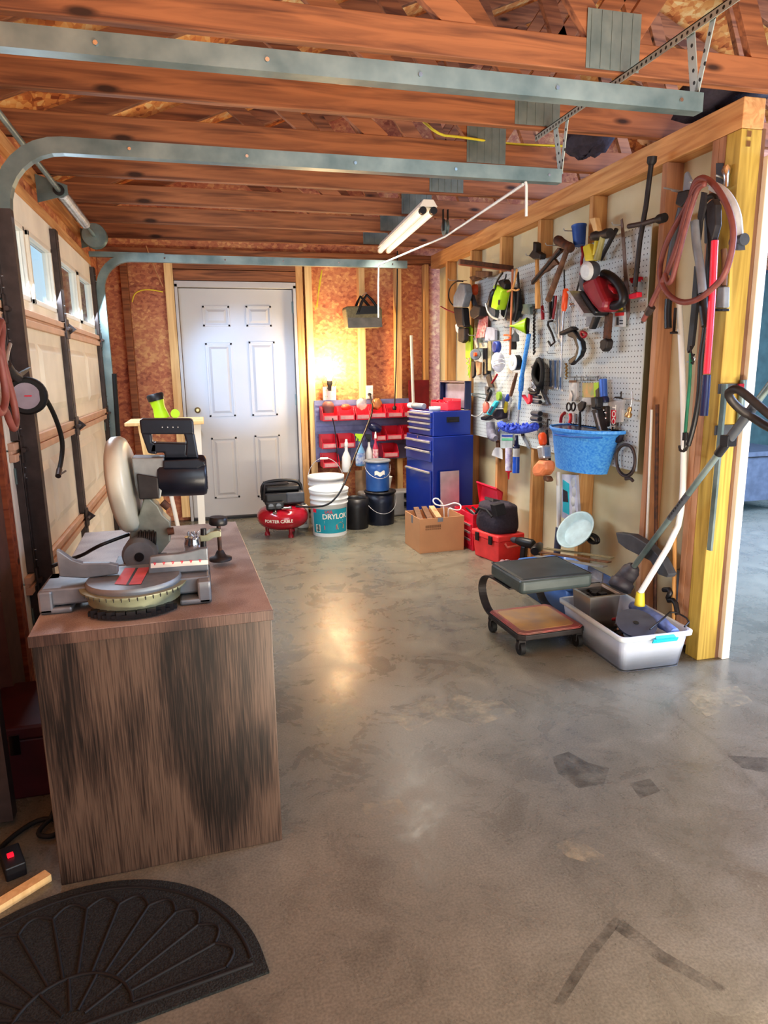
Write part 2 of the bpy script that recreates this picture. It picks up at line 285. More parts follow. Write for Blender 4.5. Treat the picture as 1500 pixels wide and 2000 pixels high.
# left wall: strand board header and jambs around the overhead door
b = Bd()
for y0, y1, z0, z1 in ((2.74, 5.42, 2.055, 2.42), (5.42, YB+.1, 0, 2.42), (2.45, 2.74, 0, 2.42), (-1.5, 2.45, 0, 2.42)): b.bx((-.93, y0, z0), (XL, y1, z1))
wall_left = S(obj('wall_left', b, M['osb']), 'orange strand board wall around the overhead door', 'wall')
q = Bd(); q.bx((XL, 2.68, 0), (-.705, 2.745, 2.05)); obj('jamb', q, M['pine_red'], wall_left); q = Bd(); q.bx((XL, 5.42, 0), (-.71, 5.50, 2.05)); obj('jamb', q, M['pine_red'], wall_left)
for z0 in (2.07, 2.22):
    q = Bd(); q.bx((XL, 2.6, z0), (-.725, 5.6, z0+.06)); obj('header_board', q, M['pine_y'], wall_left, .002)
q = Bd(); q.bx((XL, 2.45, .0), (-.70, 2.60, 2.3)); obj('stud', q, mat('shadow_stud', (92, 56, 48), .7, sc=20), wall_left)  # stud colour darkened to stand in for the shadow in this corner
# partition on the other side: studs, plates, panel behind
b = Bd(); b.bx((2.166, 2.50, .0), (2.178, YB, 2.30)); wall_right = S(obj('wall_right', b, M['drywall']), 'stud partition with bare framing and a buff panel behind', 'wall')
for y0, m in ((5.762, 'pine_z'), (5.202, 'pine_z'), (4.647, 'pine_z'), (4.077, 'pine_z'), (3.482, 'pine_z'), (2.872, 'pink_stud'), (2.552, 'pink_stud'), (2.512, 'pink_stud')):
    q = Bd(); q.bx((XR, y0, .04), (2.165, y0+.038, 2.195)); obj('stud', q, M[m], wall_right, .002)
q = Bd(); q.bx((XR-.001, 2.43, 2.196), (2.178, YB-.003, 2.308)); obj('top_plate', q, M['pine_y'], wall_right, .003)
q = Bd(); q.bx((XR, 2.60, .0), (2.165, YB-.003, .04)); obj('bottom_plate', q, M['pine_y'], wall_right)
b = Bd(); b.bx((XR-.002, 2.428, 0), (2.172, 2.509, 2.195)); pc = S(obj('trim_1', b, M['treated'], bev=.003), 'yellow treated post closing the end of the stud partition', 'post')
for z in (2.13, 2.165):
    q = Bd(); q.bx((2.098, 2.424, z), (2.118, 2.428, z+.02)); obj('nail_plate', q, M['chrome'], pc)
b = Bd(); b.bx((2.19, 2.405, 0), (2.23, 2.50, 2.10)); S(obj('trim_2', b, M['white'], bev=.003), 'white painted jamb board beside the yellow post', 'trim')
b = Bd(); b.bx((2.172, 2.43, .0), (2.19, 2.50, 2.2)); S(obj('trim_3', b, M['darkhandle']), 'narrow brown filler for the dark gap between yellow post and white jamb', 'trim')  # brown strip whose dark colour stands in for the shaded gap
# roof deck
for n, x0, z0, x1, z1 in (('roof_left', -1.2, 2.41, 2.6, 3.995), ('roof_right', 2.6, 3.995, 6.4, 2.41)):
    b = Bd(); b.prism([(x0, -2, z0), (x1, -2, z1), (x1, -2, z1+.02), (x0, -2, z0+.02)], (0, 8.4, 0)); S(obj(n, b, M['osb_roof']), 'strand board roof deck sloping %s the ridge' % ('up to' if 'left' in n else 'down from'), 'roof')
# far wall of the next bay
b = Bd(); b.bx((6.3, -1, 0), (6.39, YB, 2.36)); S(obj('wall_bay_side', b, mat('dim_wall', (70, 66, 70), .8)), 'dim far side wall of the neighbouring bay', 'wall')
# ---- entry door
door = thing('door_1', 'white six panel entry door in the end wall', 'door', None, 'structure')
DY = YB+.045
q = Bd(); q.bx((-.145, DY, .02), (.815, DY+.04, 2.0)); slab = obj('door_slab', q, M['doorwhite'], door, .003)
for (u0, v0, u1, v1) in ((394, 597, 450, 638), (479, 597, 531, 638), (400, 670, 461, 813), (485, 667, 543, 811), (412, 855, 469, 971), (497, 850, 552, 968)):
    a, c = PY(u0, v0, DY), PY(u1, v1, DY); x0, x1, z1, z0 = a.x, c.x, a.z, c.z; q = Bd(); t = .018
    for l, h in (((x0, DY-.005, z0), (x0+t, DY, z1)), ((x1-t, DY-.005, z0), (x1, DY, z1)), ((x0, DY-.005, z0), (x1, DY, z0+t)), ((x0, DY-.005, z1-t), (x1, DY, z1))): q.bx(l, h)
    q.hull([V(p) for p in ((x0+.03, DY, z0+.03), (x1-.03, DY, z0+.03), (x1-.03, DY, z1-.03), (x0+.03, DY, z1-.03), (x0+.05, DY-.006, z0+.05), (x1-.05, DY-.006, z0+.05), (x1-.05, DY-.006, z1-.05), (x0+.05, DY-.006, z1-.05))])
    obj('raised_panel', q, M['doorwhite'], slab, .002)
for n, v, r in (('deadbolt', 801, .026), ('doorknob', 842, .03)):
    c = PY(386, v, DY); q = Bd(); q.lathe(c, c+V((0, -.055, 0)), [(0, r), (.15, r), (.2, r*.45), (.55, r*.45), (.62, r*.9), (.9, r*.85), (1, r*.4)] if n == 'doorknob' else [(0, r), (.4, r), (.5, r*.5), (.6, r*.5)]); obj(n, q, mat('brass', (190, 170, 120), .25, .9), slab)
for z in (.22, 1.0, 1.80):
    q = Bd(); q.bx((.806, DY-.008, z), (.832, DY+.002, z+.1)); q.cyl((.82, DY-.01, z), (.82, DY-.01, z+.1), .007); obj('hinge', q, M['galv'], door)
q = Bd()
for l, h in (((-.172, YB-.004, 0), (-.148, YB+.085, 2.03)), ((.818, YB-.004, 0), (.842, YB+.085, 2.03)), ((-.172, YB-.004, 2.005), (.842, YB+.085, 2.055))): q.bx(l, h)
obj('door_frame', q, M['doorwhite'], door, .002)
q = Bd(); q.bx((-.145, YB-.01, 0), (.815, YB+.08, .022)); obj('threshold', q, M['black'], door)
# ---- overhead garage door (four hinged sections)
gd = thing('door_2', 'cream sectional overhead door with a row of windows', 'overhead door', None, 'structure')
Y0, Y1, XD = 2.75, 5.40, -.70
stl = (2.80, 3.985, 5.30)
wins = [(3.0, 3.34), (3.45, 3.90), (4.15, 4.62), (4.74, 5.20)]
for k in range(4):
    z0, z1 = .012+k*.51, .012+(k+1)*.51-.006; q = Bd()
    if k < 3:
        q.bx((XD-.03, Y0, z0), (XD, Y1, z1))
        for a, c in wins:     # pressed panels read as raised frames from inside
            for (y0, y1, za, zb) in ((a-.03, c+.03, z0+.10, z1-.10),):
                q.hull([V(p) for p in ((XD, y0, za), (XD, y1, za), (XD, y1, zb), (XD, y0, zb), (XD+.012, y0+.035, za+.035), (XD+.012, y1-.035, za+.035), (XD+.012, y1-.035, zb-.035), (XD+.012, y0+.035, zb-.035))])
    else:
        wz0, wz1 = 1.63, 1.895; q.bx((XD-.03, Y0, z0), (XD, Y1, wz0)); q.bx((XD-.03, Y0, wz1), (XD, Y1, z1)); ys = [Y0]+[v for p in wins for v in p]+[Y1]
        for i in range(0, len(ys), 2): q.bx((XD-.03, ys[i], wz0), (XD, ys[i+1], wz1))
    sec = obj('door_section', q, M['cream'], gd, .002)
    if k < 3:
        q = Bd(); z = z1-.005; q.bx((XD, Y0, z-.035), (XD+.022, Y1, z-.006)); q.bx((XD, Y0, z+.008), (XD+.022, Y1, z+.035)); q.bx((XD, Y0, z-.006), (XD+.012, Y1, z+.008)); obj('joint_rail', q, M['creampink'], sec, .002)
    else:
        for a, c in wins:
            q = Bd(); q.bx((XD-.018, a, wz0), (XD-.013, c, wz1)); pane = obj('window_pane', q, M['glass'], sec)
            q = Bd(); t = .022
            for l, h in (((XD-.005, a-t, wz0-t), (XD+.012, a, wz1+t)), ((XD-.005, c, wz0-t), (XD+.012, c+t, wz1+t)), ((XD-.005, a-t, wz0-t), (XD+.012, c+t, wz0)), ((XD-.005, a-t, wz1), (XD+.012, c+t, wz1+t))): q.bx(l, h)
            obj('window_frame', q, M['white'], sec, .002)
    for y in stl:
        q = Bd(); wd = .085; q.bx((XD, y, z0+.03), (XD+.026, y+wd, z1-.02)); q.bx((XD+.026, y+.012, z0+.03), (XD+.029, y+wd-.012, z1-.02))
        for zz in (z0+.07, z0+.11, z1-.07, z1-.11): q.cyl((XD+.028, y+wd*.5, zz), (XD+.033, y+wd*.5, zz), .006, m=M['chrome'], n=8)
        obj('stile', q, M['darksteel'], sec, .002)
        if k < 3:
            q = Bd(); z = z1; q.prism([(XD+.028, y+.01, z-.05), (XD+.028, y+wd, z-.05), (XD+.028, y+wd+.03, z), (XD+.028, y+wd, z+.05), (XD+.028, y+.01, z+.05)], (.006, 0, 0)); q.cyl((XD+.04, y, z), (XD+.04, y+wd+.03, z), .009); q.prism([(XD+.03, y+wd-.004, z-.03), (XD+.07, y+wd-.004, z), (XD+.03, y+wd-.004, z+.035)], (0, .006, 0)); obj('hinge', q, M['darksteel'], sec)
q = Bd(); q.bx((XD-.03, Y0, 0), (XD+.005, Y1, .012)); obj('bottom_seal', q, M['rubber'], gd)
# ---- roof trusses
def truss():
    t = thing('roof_truss', '', 'roof truss', 'roof trusses overhead'); T = .038
    q = Bd(); q.bx((-.95, 0, ZC), (6.15, T, ZC+.105)); obj('bottom_chord', q, M['pine_x'], t, .003)
    sl = (3.97-2.385)/3.8
    for s in (1, -1):
        X = lambda x: x if s > 0 else 5.2-x
        q = Bd(); q.prism([(X(-1.2), 0, 2.385-.12), (X(2.6), 0, 3.97-.12), (X(2.6), 0, 3.97), (X(-1.2), 0, 2.385)], (0, T, 0)); obj('top_chord', q, M['pine_x'], t, .002)
    def web(xa, xb, zb):
        d = V((xb-xa, 0, zb-ZC-.08)).normalized(); n = V((-d.z, 0, d.x))*.04; a, c = V((xa, 0, ZC+.08)), V((xb, 0, zb)); q = Bd(); q.prism([V((p.x, .003, p.z)) for p in (a-n, a+n, c+n, c-n)], (0, T-.006, 0)); obj('web', q, M['pine_x'], t, .002)
    top = lambda x: 2.385+(x+1.2)*sl-.1
    web(1.44, .85, top(.85)); web(1.50, 2.5, 3.8); web(.93, .28, top(.28)); web(2.10, 1.62, top(1.62)); web(3.2, 2.62, 3.8); web(3.73, 4.4, top(.8))
    q = Bd(); q.bx((1.36, -.002, ZC+.01), (1.57, 0, ZC+.135+.06))
    for i in range(5): q.bx((1.375+i*.04, -.004, ZC+.012), (1.39+i*.04, -.002, ZC+.193))
    obj('nail_plate', q, M['galv'], t); return t
tp = truss(); ty = [2.37, 2.935, 3.49, 4.08, 4.665, 5.235, 5.80]
nm = ['nearest the open end with a wood knot on its chord', 'second from the open end, its plate beside the steel hanger', 'third from the open end, above the middle door track', 'fourth from the open end with a dark smear on its chord', 'fifth from the open end, over the tube light', 'sixth from the open end, over the rope pulley', 'last one before the plank end wall']
for i, y in enumerate(ty):
    o = tp if i == 0 else dup(tp, '')
    o.location = (0, y, 0); o['label'] = 'orange pine roof truss ' + nm[i]; o['fixed'] = 1
# ---- overhead door tracks
def track(name, label, y, xe, vert=True, z=2.10, side=1):
    t = thing(name, label, 'door track'); R = .22; xv = -.645; path = []
    if vert: path += [V((xv, y, .02)), V((xv, y, z-R))]
    else: path += [V((xv, y, z-R-.3)), V((xv, y, z-R))]
    for k in range(1, 9): a = PI/2*k/8; path.append(V((xv+R-R*math.cos(a), y, z-R+R*math.sin(a))))
    path.append(V((xe, y, z)))
    prof = [(0, -.027), (.042, -.027), (.046, -.018), (.043, -.018), (.039, -.023), (.004, -.023), (.004, .023), (.039, .023), (.043, .016), (.046, .018), (.042, .027), (0, .027)]
    rs = []
    for i, p in enumerate(path):
        d = (path[min(i+1, len(path)-1)]-path[max(i-1, 0)]).normalized(); n = V((-d.z, 0, d.x)); rs.append([p+V((0, side*a, 0))+n*bb for a, bb in prof])
    def seg(nm, i0, i1, mm=M['galv']):
        q = Bd(); q.rings(rs[i0:i1], None, True, False, False)
        if nm == 'horizontal_track':
            for k in range(5): xx = -.2+k*.42; q.cyl((xx, y-.001*side, z), (xx, y-.004*side, z), .006, m=M['chrome'], n=8)
        return obj(nm, q, mm, t)
    seg('vertical_track', 0, 2, M['darksteel'] if name == 'garage_door_track' and y < 4 else M['galv']); seg('curved_track', 1, 10); seg('horizontal_track', 9, 11)
    for zz in ((.35, .9, 1.55) if vert else ()):
        q = Bd(); q.bx((-.698, y-.01, zz), (xv-.03, y+.05, zz+.06)); q.bx((-.698, y-.05, zz), (-.692, y+.05, zz+.06)); q.cyl((-.675, y-.012, zz+.03), (-.675, y-.02, zz+.03), .008, m=M['chrome'], n=8); obj('track_bracket', q, M['galv'], t)
    return t
track('garage_door_track', 'grey steel overhead track crossing nearest, above the bench', 2.0, 1.56)
track('garage_door_track', 'steel track rising beside the near edge of the cream door', 2.84, 1.54)
tk = track('garage_door_track', 'pale bent track at the far edge of the cream door, reaching over the entry door', 5.34, 1.60)
q = Bd(); q.bx((-.70, 5.345, 2.10), (-.2, 5.375, 2.135)); obj('brace_angle', q, M['galv'], tk)
# perforated hanger
t = thing('track_hanger', 'perforated steel angle hanger carrying two door tracks', 'hanger')
q = Bd(); q.bx((1.50, 1.7, 2.285), (1.503, 3.02, 2.309)); q.bx((1.50, 1.7, 2.306), (1.53, 3.02, 2.309)); obj('angle_bar', q, M['galvperf'], t)
for y, zt in ((2.012, 2.11), (2.852, 2.11)):
    for dy, dz, w in ((.0, 2.30, .036), (-.10, 2.30, .022)):
        q = Bd(); a = V((1.545, y+.01, zt)); c = V((1.512, y+dy+.01, dz)); n = V((0, w/2, 0)); q.prism([a-n, a+n, c+n, c-n], (.003, 0, 0)); obj('hanger_strap', q, M['galvperf'], t)
# torsion shaft over the door
t = thing('torsion_shaft', 'steel torsion shaft with cable drum above the cream door', 'shaft')
q = Bd(); q.cyl((-.62, 2.5, 2.19), (-.62, 5.12, 2.19), .0125); obj('shaft', q, M['galv'], t)
q = Bd(); q.cyl((-.62, 3.95, 2.19), (-.62, 4.7, 2.19), .024)
for k in range(50): q.tube([V((-.62+.0255*math.cos(a), 3.95+k*.015+.015*a/(2*PI), 2.19+.0255*math.sin(a))) for a in [2*PI*j/10 for j in range(11)]], .004, n=4)
obj('torsion_spring', q, M['steel'], t)
q = Bd(); q.lathe((-.62, 5.06, 2.19), (-.62, 5.14, 2.19), [(0, .075), (.12, .078), (.2, .055), (.8, .055), (.88, .078), (1, .07)], n=24); q.lathe((-.62, 5.052, 2.19), (-.62, 5.06, 2.19), [(0, .03), (1, .03)]); obj('cable_drum', q, M['galv'], t)
for y in (3.9, 5.2):
    q = Bd(); q.prism([(-.722, y, 2.13), (-.58, y, 2.17), (-.58, y, 2.215), (-.722, y, 2.26)], (0, .006, 0)); q.cyl((-.62, y-.012, 2.19), (-.62, y+.018, 2.19), .026, m=M['iron']); obj('bearing_plate', q, M['galv'], t)
# ================================================================== BENCH AND MITRE SAW
BZ = .69
lam = laminate('bench_laminate', (26, 19, 16), (60, 46, 39), (90, 72, 61)); lamtop = laminate('bench_top', (134, 116, 106), (156, 138, 128), (172, 156, 146)); lamedge = laminate('bench_edge', (52, 38, 34), (78, 58, 50), (98, 76, 66))
bench = thing('desk', 'brown woodgrain laminate desk with mitre saw on top', 'desk')
Rb = Mx.Rotation(math.radians(2.2), 3, 'Z'); bo = V((-.437, 1.705, 0))
def bb(lo, hi, q): q.bx(lo, hi); return q
def desk_part(n, m, *bxs, bev=.002):
    q = Bd()
    for l, h in bxs: q.bx(l, h)
    q.bm.transform(TR(*bo) @ Rb.to_4x4()); return obj(n, q, m, bench, bev)
desk_part('front_panel', lam, ((.0, .0, .0), (.575, .02, .66)))
desk_part('back_panel', lam, ((.0, 1.10, .0), (.575, 1.12, .66)))
desk_part('side_panel', lam, ((.557, .02, .10), (.575, 1.10, .66)))
desk_part('side_panel', lam, ((.0, .02, .05), (.018, 1.10, .66)))
desk_part('desk_top', lamtop, ((-.004, -.006, .663), (.579, 1.126, BZ)))
desk_part('edge_band', lamedge, ((-.005, -.008, .661), (.58, -.006, BZ-.001)))
# ---- saw
BZ = .6915
saw = thing('miter_saw', 'worn grey and black mitre saw with milky blade guard on the desk', 'mitre saw')
cast = mat('saw_casting', (112, 118, 124), .5, .5, sc=12, col2=(146, 150, 154)); olv = mat('saw_green_cast', (150, 154, 130), .5, .3, sc=16); blk = mat('saw_black', (20, 24, 36), .35, sc=30, bmp=.05)
def YS(x, y, Y): return PY(*zS(x, y), Y)
def ptrace(n, m, pts, Y, th, par=saw, z=zS, bev=.004):
    q = Bd(); q.prism([PY(*z(x, y), Y) for x, y in pts], (0, th, 0)); return obj(n, q, m, par, bev)
tc_ = PZ(*zS(610, 1000), BZ+.075)           # turntable centre
q = Bd(); q.lathe((tc_.x, tc_.y, BZ+.035), (tc_.x, tc_.y, BZ+.076), [(0, .105), (.1, .118), (.85, .122), (1, .118)], n=40); tt = obj('turntable', q, cast, saw)
q = Bd(); q.lathe((tc_.x, tc_.y, BZ+.020), (tc_.x, tc_.y, BZ+.06), [(0, .118), (.8, .122), (.85, .136), (1, .137)], n=48)
for k in range(-7, 8): a = -PI/2+k*.14; q.bx((tc_.x+.137*math.cos(a)-.001, tc_.y+.137*math.sin(a)-.001, BZ+.05), (tc_.x+.138*math.cos(a)+.001, tc_.y+.138*math.sin(a)+.001, BZ+.059), M['black'])
obj('angle_scale', q, olv, saw)
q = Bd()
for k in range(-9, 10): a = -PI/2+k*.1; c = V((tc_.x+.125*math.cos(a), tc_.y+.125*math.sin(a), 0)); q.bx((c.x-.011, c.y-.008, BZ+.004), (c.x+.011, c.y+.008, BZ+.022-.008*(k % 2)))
obj('detent_shade', q, M['black'], saw)  # black blocks stand in for the jagged shadow around the detents
for nm, lo, hi in (('foot', (-.445, 1.845, BZ), (-.365, 2.02, BZ+.062)), ('foot', (-.095, 1.815, BZ), (-.012, 1.99, BZ+.062))):
    q = Bd(); x0, y0, z0 = lo; x1, y1, z1 = hi; q.bx((x0, y0, z0), (x1, y1, z0+.016)); q.bx((x0, y0, z0), (x0+.035, y1, z1)) if x0 < -.2 else q.bx((x1-.035, y0, z0), (x1, y1, z1)); q.bx((x0, y0+.06, z0), (x1, y1, z1)); q.cyl(((x0+x1)/2+.012, y0+.025, z0+.016), ((x0+x1)/2+.012, y0+.025, z0+.02), .008, m=M['black']); obj(nm, q, cast, saw, .006)
q = Bd(); q.bx((-.44, tc_.y-.02, BZ+.02), (-.015, tc_.y+.09, BZ+.066)); obj('base', q, cast, saw, .006)
# fence halves
FY = tc_.y+.02
q = Bd(); q.prism([YS(x, y, FY) for x, y in ((170, 850), (175, 900), (190, 1000), (330, 1010), (520, 985), (520, 935), (470, 925), (320, 925), (262, 905), (225, 880), (190, 855))], (0, .022, 0)); fl = obj('fence', q, cast, saw, .003)
q = Bd(); q.prism([YS(x, y, FY) for x, y in ((690, 990), (1030, 965), (1025, 838), (985, 842), (930, 858), (860, 872), (760, 880), (700, 890))], (0, .022, 0)); fr = obj('fence', q, cast, saw, .003)
q = Bd(); q.prism([YS(x, y, FY-.001) for x, y in ((705, 952), (1030, 930), (1028, 905), (705, 925))], (0, .001, 0)); sc_ = obj('scale_strip', q, M['white'], fr)
q = Bd()
for i in range(6):
    x = 728+i*51; y = 925-i*3.3
    q.add([YS(x-9, y-5, FY-.0015), YS(x+9, y-5, FY-.0015), YS(x, y+12, FY-.0015)], [(0, 1, 2)])
    q.add([YS(x-2, y-1, FY-.002), YS(x+2, y-1, FY-.002), YS(x, y+5, FY-.002)], [(0, 1, 2)], M['white'])
obj('warning_mark', q, M['red'], fr)
q = Bd(); z = BZ+.0775
q.add([PZ(*zS(x, y), z) for x, y in ((500, 1040), (560, 950), (620, 950), (565, 1045))], [(0, 1, 2, 3)]); q.add([PZ(*zS(x, y), z) for x, y in ((580, 1045), (635, 950), (700, 945), (650, 1040))], [(0, 1, 2, 3)]); obj('kerf_plate', q, mat('kerf_red', (196, 92, 100), .6), saw)
q = Bd(); q.add([PZ(*zS(x, y), z) for x, y in ((565, 1045), (620, 950), (635, 950), (580, 1045))], [(0, 1, 2, 3)]); obj('kerf_slot', q, M['black'], saw)
# arm pivot, guard, motor, handle
q = Bd(); c = YS(650, 860, 2.22); q.lathe(c+V((0, -.06, 0)), c+V((0, .06, 0)), [(0, .046), (.2, .054), (1, .05)], n=24); q.cyl(c+V((0, -.066, 0)), c+V((0, -.06, 0)), .014, m=M['black']); q.bx((c.x-.075, c.y-.06, BZ+.03), (c.x+.075, c.y+.05, c.z-.02)); obj('pivot_housing', q, cast, saw, .005)
ptrace('arm', mat('saw_arm', (132, 134, 124), .5, .4, sc=20), ((585, 770), (600, 700), (640, 650), (665, 560), (700, 560), (745, 600), (770, 650), (815, 690), (815, 800), (760, 870), (640, 850), (590, 820)), 2.24, .07)
q = Bd()
for k in range(9): q.cyl(YS(632+k*12, 785, 2.215), YS(640+k*12, 785, 2.215), .028 if k % 2 else .023)
obj('return_spring', q, M['iron'], saw)
q = Bd(); q.cyl(YS(800, 745, 2.22), YS(835, 740, 2.22), .012); obj('pivot_bolt', q, M['rust'], saw); q = Bd(); q.cyl(YS(770, 580, 2.24), YS(805, 610, 2.24), .012); obj('bevel_knob', q, M['rust'], saw)
gx = (YS(556, 480, 2.28)); ax = V((1, -.06, .10)).normalized()
q = Bd(); q.lathe(gx-ax*.029, gx+ax*.029, [(0, .07), (.0, .128), (.12, .146), (.3, .153), (.7, .153), (.88, .146), (1, .128), (1, .07)], n=44); obj('blade_guard', q, M['guard'], saw)
q = Bd(); q.cyl(gx-ax*.001+V((.012, 0, -.02)), gx+ax*.002+V((.012, 0, -.02)), .127, n=48); obj('saw_blade', q, M['steel'], saw)
ptrace('gearbox', mat('saw_gear', (138, 140, 140), .5, .5, sc=16), ((596, 330), (780, 330), (785, 420), (760, 560), (640, 565), (615, 480)), 2.235, .09)
ptrace('spring_cover', M['iron'], ((625, 420), (745, 440), (755, 560), (640, 565)), 2.225, .012)
ma, mb = YS(750, 432, 2.29), YS(1022, 425, 2.29)
q = Bd(); q.lathe(ma, mb, [(0, .062), (.05, .066), (.5, .067), (.92, .066), (.98, .062), (1, .05)], n=28)
for k in range(-2, 3): q.bx((mb.x-.004, mb.y-.05, mb.z+k*.018-.003), (mb.x+.001, mb.y+.05, mb.z+k*.018+.003))
obj('motor', q, blk, saw); ptrace('motor_cover', blk, ((775, 345), (960, 335), (1005, 350), (1015, 372), (990, 380), (965, 392), (775, 392)), 2.225, .02)
h = Bd(); hp = [(640, 120), (655, 112), (925, 110), (945, 120), (958, 200), (975, 330), (780, 335), (780, 300), (690, 300)]
# D handle: outer frame built from four bars round the finger hole
for pl, th, dy in (([(640, 118), (655, 110), (930, 110), (945, 122), (950, 197), (650, 197)], .055, .0), ([(650, 190), (708, 194), (712, 240), (740, 255), (740, 310), (690, 305)], .05, .002), ([(890, 190), (950, 190), (975, 335), (900, 335), (905, 240)], .05, .002), ([(708, 252), (730, 245), (910, 250), (905, 310), (975, 335), (785, 335), (780, 300), (695, 304)], .05, .002)):
    h.prism([YS(x, y, 2.25+dy) for x, y in pl], (0, th, 0))
hd = obj('handle', h, blk, saw, .006, 3)
q = Bd()
for x in (770, 800, 830, 858): q.ball(YS(x, 157, 2.249), .002, n=6, k=4)
obj('grip_rivet', q, M['ltgrey'], hd)
# hold down clamp standing on the saw fence
cl = Bd(); cb = YS(1002, 830, 2.17); cl.cyl(cb, YS(1002, 728, 2.17), .009, m=M['black']); ctp = YS(1085, 684, 2.2); cft = PZ(*zS(1090, 885), BZ+.012)
cf = V((ctp.x, 2.2, YS(1090, 885, 2.2).z))
q = Bd(); q.cyl(cb, YS(1002, 728, 2.17), .009); obj('clamp_post', q, M['black'], saw)
q = Bd(); q.prism([YS(x, y, 2.16) for x, y in ((978, 768), (1015, 765), (1040, 748), (1080, 740), (1102, 745), (1102, 775), (1060, 782), (1030, 800), (985, 803))], (0, .05, 0)); obj('clamp_arm', q, olv, saw, .003)
q = Bd(); q.cyl(cf, V((cf.x, 2.2, ctp.z)), .0065); obj('clamp_screw', q, M['rust'], saw)
q = Bd(); q.lathe(YS(1085, 706, 2.2), YS(1085, 662, 2.2), [(0, .026), (.1, .029), (.9, .029), (1, .026)], n=20); obj('clamp_knob', q, M['black'], saw)
q = Bd(); q.lathe(cf+V((0, 0, -.012)), cf+V((0, 0, .02)), [(0, .036), (.25, .036), (.4, .02), (1, .01)], n=20); obj('clamp_foot', q, M['iron'], saw)
q = Bd(); q.tube([YS(585, 760, 2.3), YS(500, 790, 2.28), YS(400, 830, 2.25), PZ(*zS(320, 880), BZ+.02), PZ(*zS(230, 905), BZ+.012), PZ(*zS(150, 940), BZ+.012)], .006, sm=2); obj('power_cord', q, M['black'], saw)
# small jar of screws behind the fence
q = Bd(); jc = PZ(378, 1078, BZ); q.lathe((jc.x, jc.y, BZ), (jc.x, jc.y, BZ+.055), [(0, .024), (.1, .03), (.6, .031), (.85, .026), (1, .027)], n=20, cap=True); jar = thing('screw_jar', 'small shiny metal cup of screws behind the saw fence', 'jar'); obj('cup', q, M['chrome'], jar)
q = Bd()
for i in range(9): a = rnd.uniform(0, 6.3); c = V((jc.x+.014*math.cos(a), jc.y+.014*math.sin(a), BZ+.058)); q.cyl(c, c+V((rnd.uniform(-.015, .015), rnd.uniform(-.015, .015), .012)), .003, n=6)
o = obj('screw', q, M['steel'], jar); o['kind'] = 'stuff'
# ================================================================== LEFT SIDE
# tyre inflator hung on the track
XH = -.575
def HQ(x, y, X=XH): return PX(*zQ(x, y), X)
t = thing('tire_inflator', 'black tyre inflator with round gauge hanging beside the near door track', 'tyre inflator')
q = Bd(); c = HQ(235, 1065); q.lathe(c+V((0.01, .012, 0)), c+V((.012, -.028, 0)), [(0, .055), (.1, .062), (.85, .062), (1, .056)], n=30); g = obj('gauge', q, M['rubber'], t)
q = Bd(); q.cyl(c+V((.012, -.028, 0)), c+V((.0122, -.030, 0)), .043, n=28); obj('dial', q, mat('dial', (150, 140, 150), .4), g)
q = Bd(); q.bx(c+V((.008, -.032, -.002)), c+V((.03, -.0305, .002)), M['red']); obj('needle', q, M['red'], g)
q = Bd(); q.tube([HQ(175, 880), HQ(290, 935), HQ(400, 1030), HQ(500, 1180), HQ(580, 1380), HQ(615, 1540), HQ(600, 1690), HQ(578, 1790)], .0095, sm=2); obj('inflator_hose', q, M['rubber'], t)
q = Bd(); q.cyl(HQ(580, 1785), HQ(568, 1850), .011); q.cyl(HQ(568, 1845), HQ(640, 1800), .004); obj('air_chuck', q, M['darksteel'], t)
q = Bd(); q.tube([HQ(175, 885), HQ(110, 840), HQ(60, 760)], .016); q.prism([HQ(150, 850), HQ(280, 785), HQ(250, 830), HQ(180, 885)], (.008, 0, 0)); q.tube([HQ(60, 760), HQ(75, 640), HQ(100, 560)], .006, m=M['steel']); obj('trigger_grip', q, M['iron'], t)
q = Bd(); q.tube([HQ(230, 950), HQ(205, 905), HQ(175, 880)], .008); obj('gauge_stem', q, M['iron'], t)
q = Bd(); X = -.56
q.tube([PX(*zQ(x, y), X) for x, y in ((-40, 480), (10, 300), (25, 420), (5, 620), (60, 850), (130, 1100), (165, 1300), (140, 1410), (95, 1320), (50, 1180), (-10, 1230), (-60, 1150))], .0105, sm=2)
q.tube([PX(*zQ(x, y), X+.02) for x, y in ((-60, 560), (-10, 640), (30, 850), (60, 1060), (40, 1200), (-10, 1250), (-50, 1150))], .0105, sm=2)
one('hanging_hose', q, M['hose'], 'brown rubber air hose looped over the near door track, beside the inflator', 'hose')
# clutter on the dark floor left of the desk
q = Bd(); q.tube([V(p) for p in ((-.49, 2.25, .55), (-.492, 2.08, .35), (-.49, 2.0, .03), (-.55, 1.93, .012), (-.50, 1.90, .012), (-.475, 1.93, .012), (-.50, 1.99, .012), (-.56, 2.0, .012), (-.63, 1.9, .012), (-.66, 1.75, .012))], .007, sm=2); one('extension_cord', q, M['rubber'], 'black extension cord looped on the floor beside the desk', 'cord')
t = thing('toolbox', 'red metal box, coloured dark for the shadow left of the desk', 'toolbox')
q = Bd(); q.bx((-.735, 2.14, 0), (-.52, 2.48, .20)); obj('body', q, mat('shadow_red', (70, 16, 26), .5), t, .006); q = Bd(); q.bx((-.74, 2.135, .2005), (-.515, 2.485, .245)); obj('lid', q, bpy.data.materials['shadow_red'], t, .008)  # red darkened in the base colour for the shade beside the desk
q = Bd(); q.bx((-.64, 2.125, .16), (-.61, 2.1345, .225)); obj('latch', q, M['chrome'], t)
t = thing('power_strip', 'dark power strip with a glowing red switch on the floor', 'power strip')
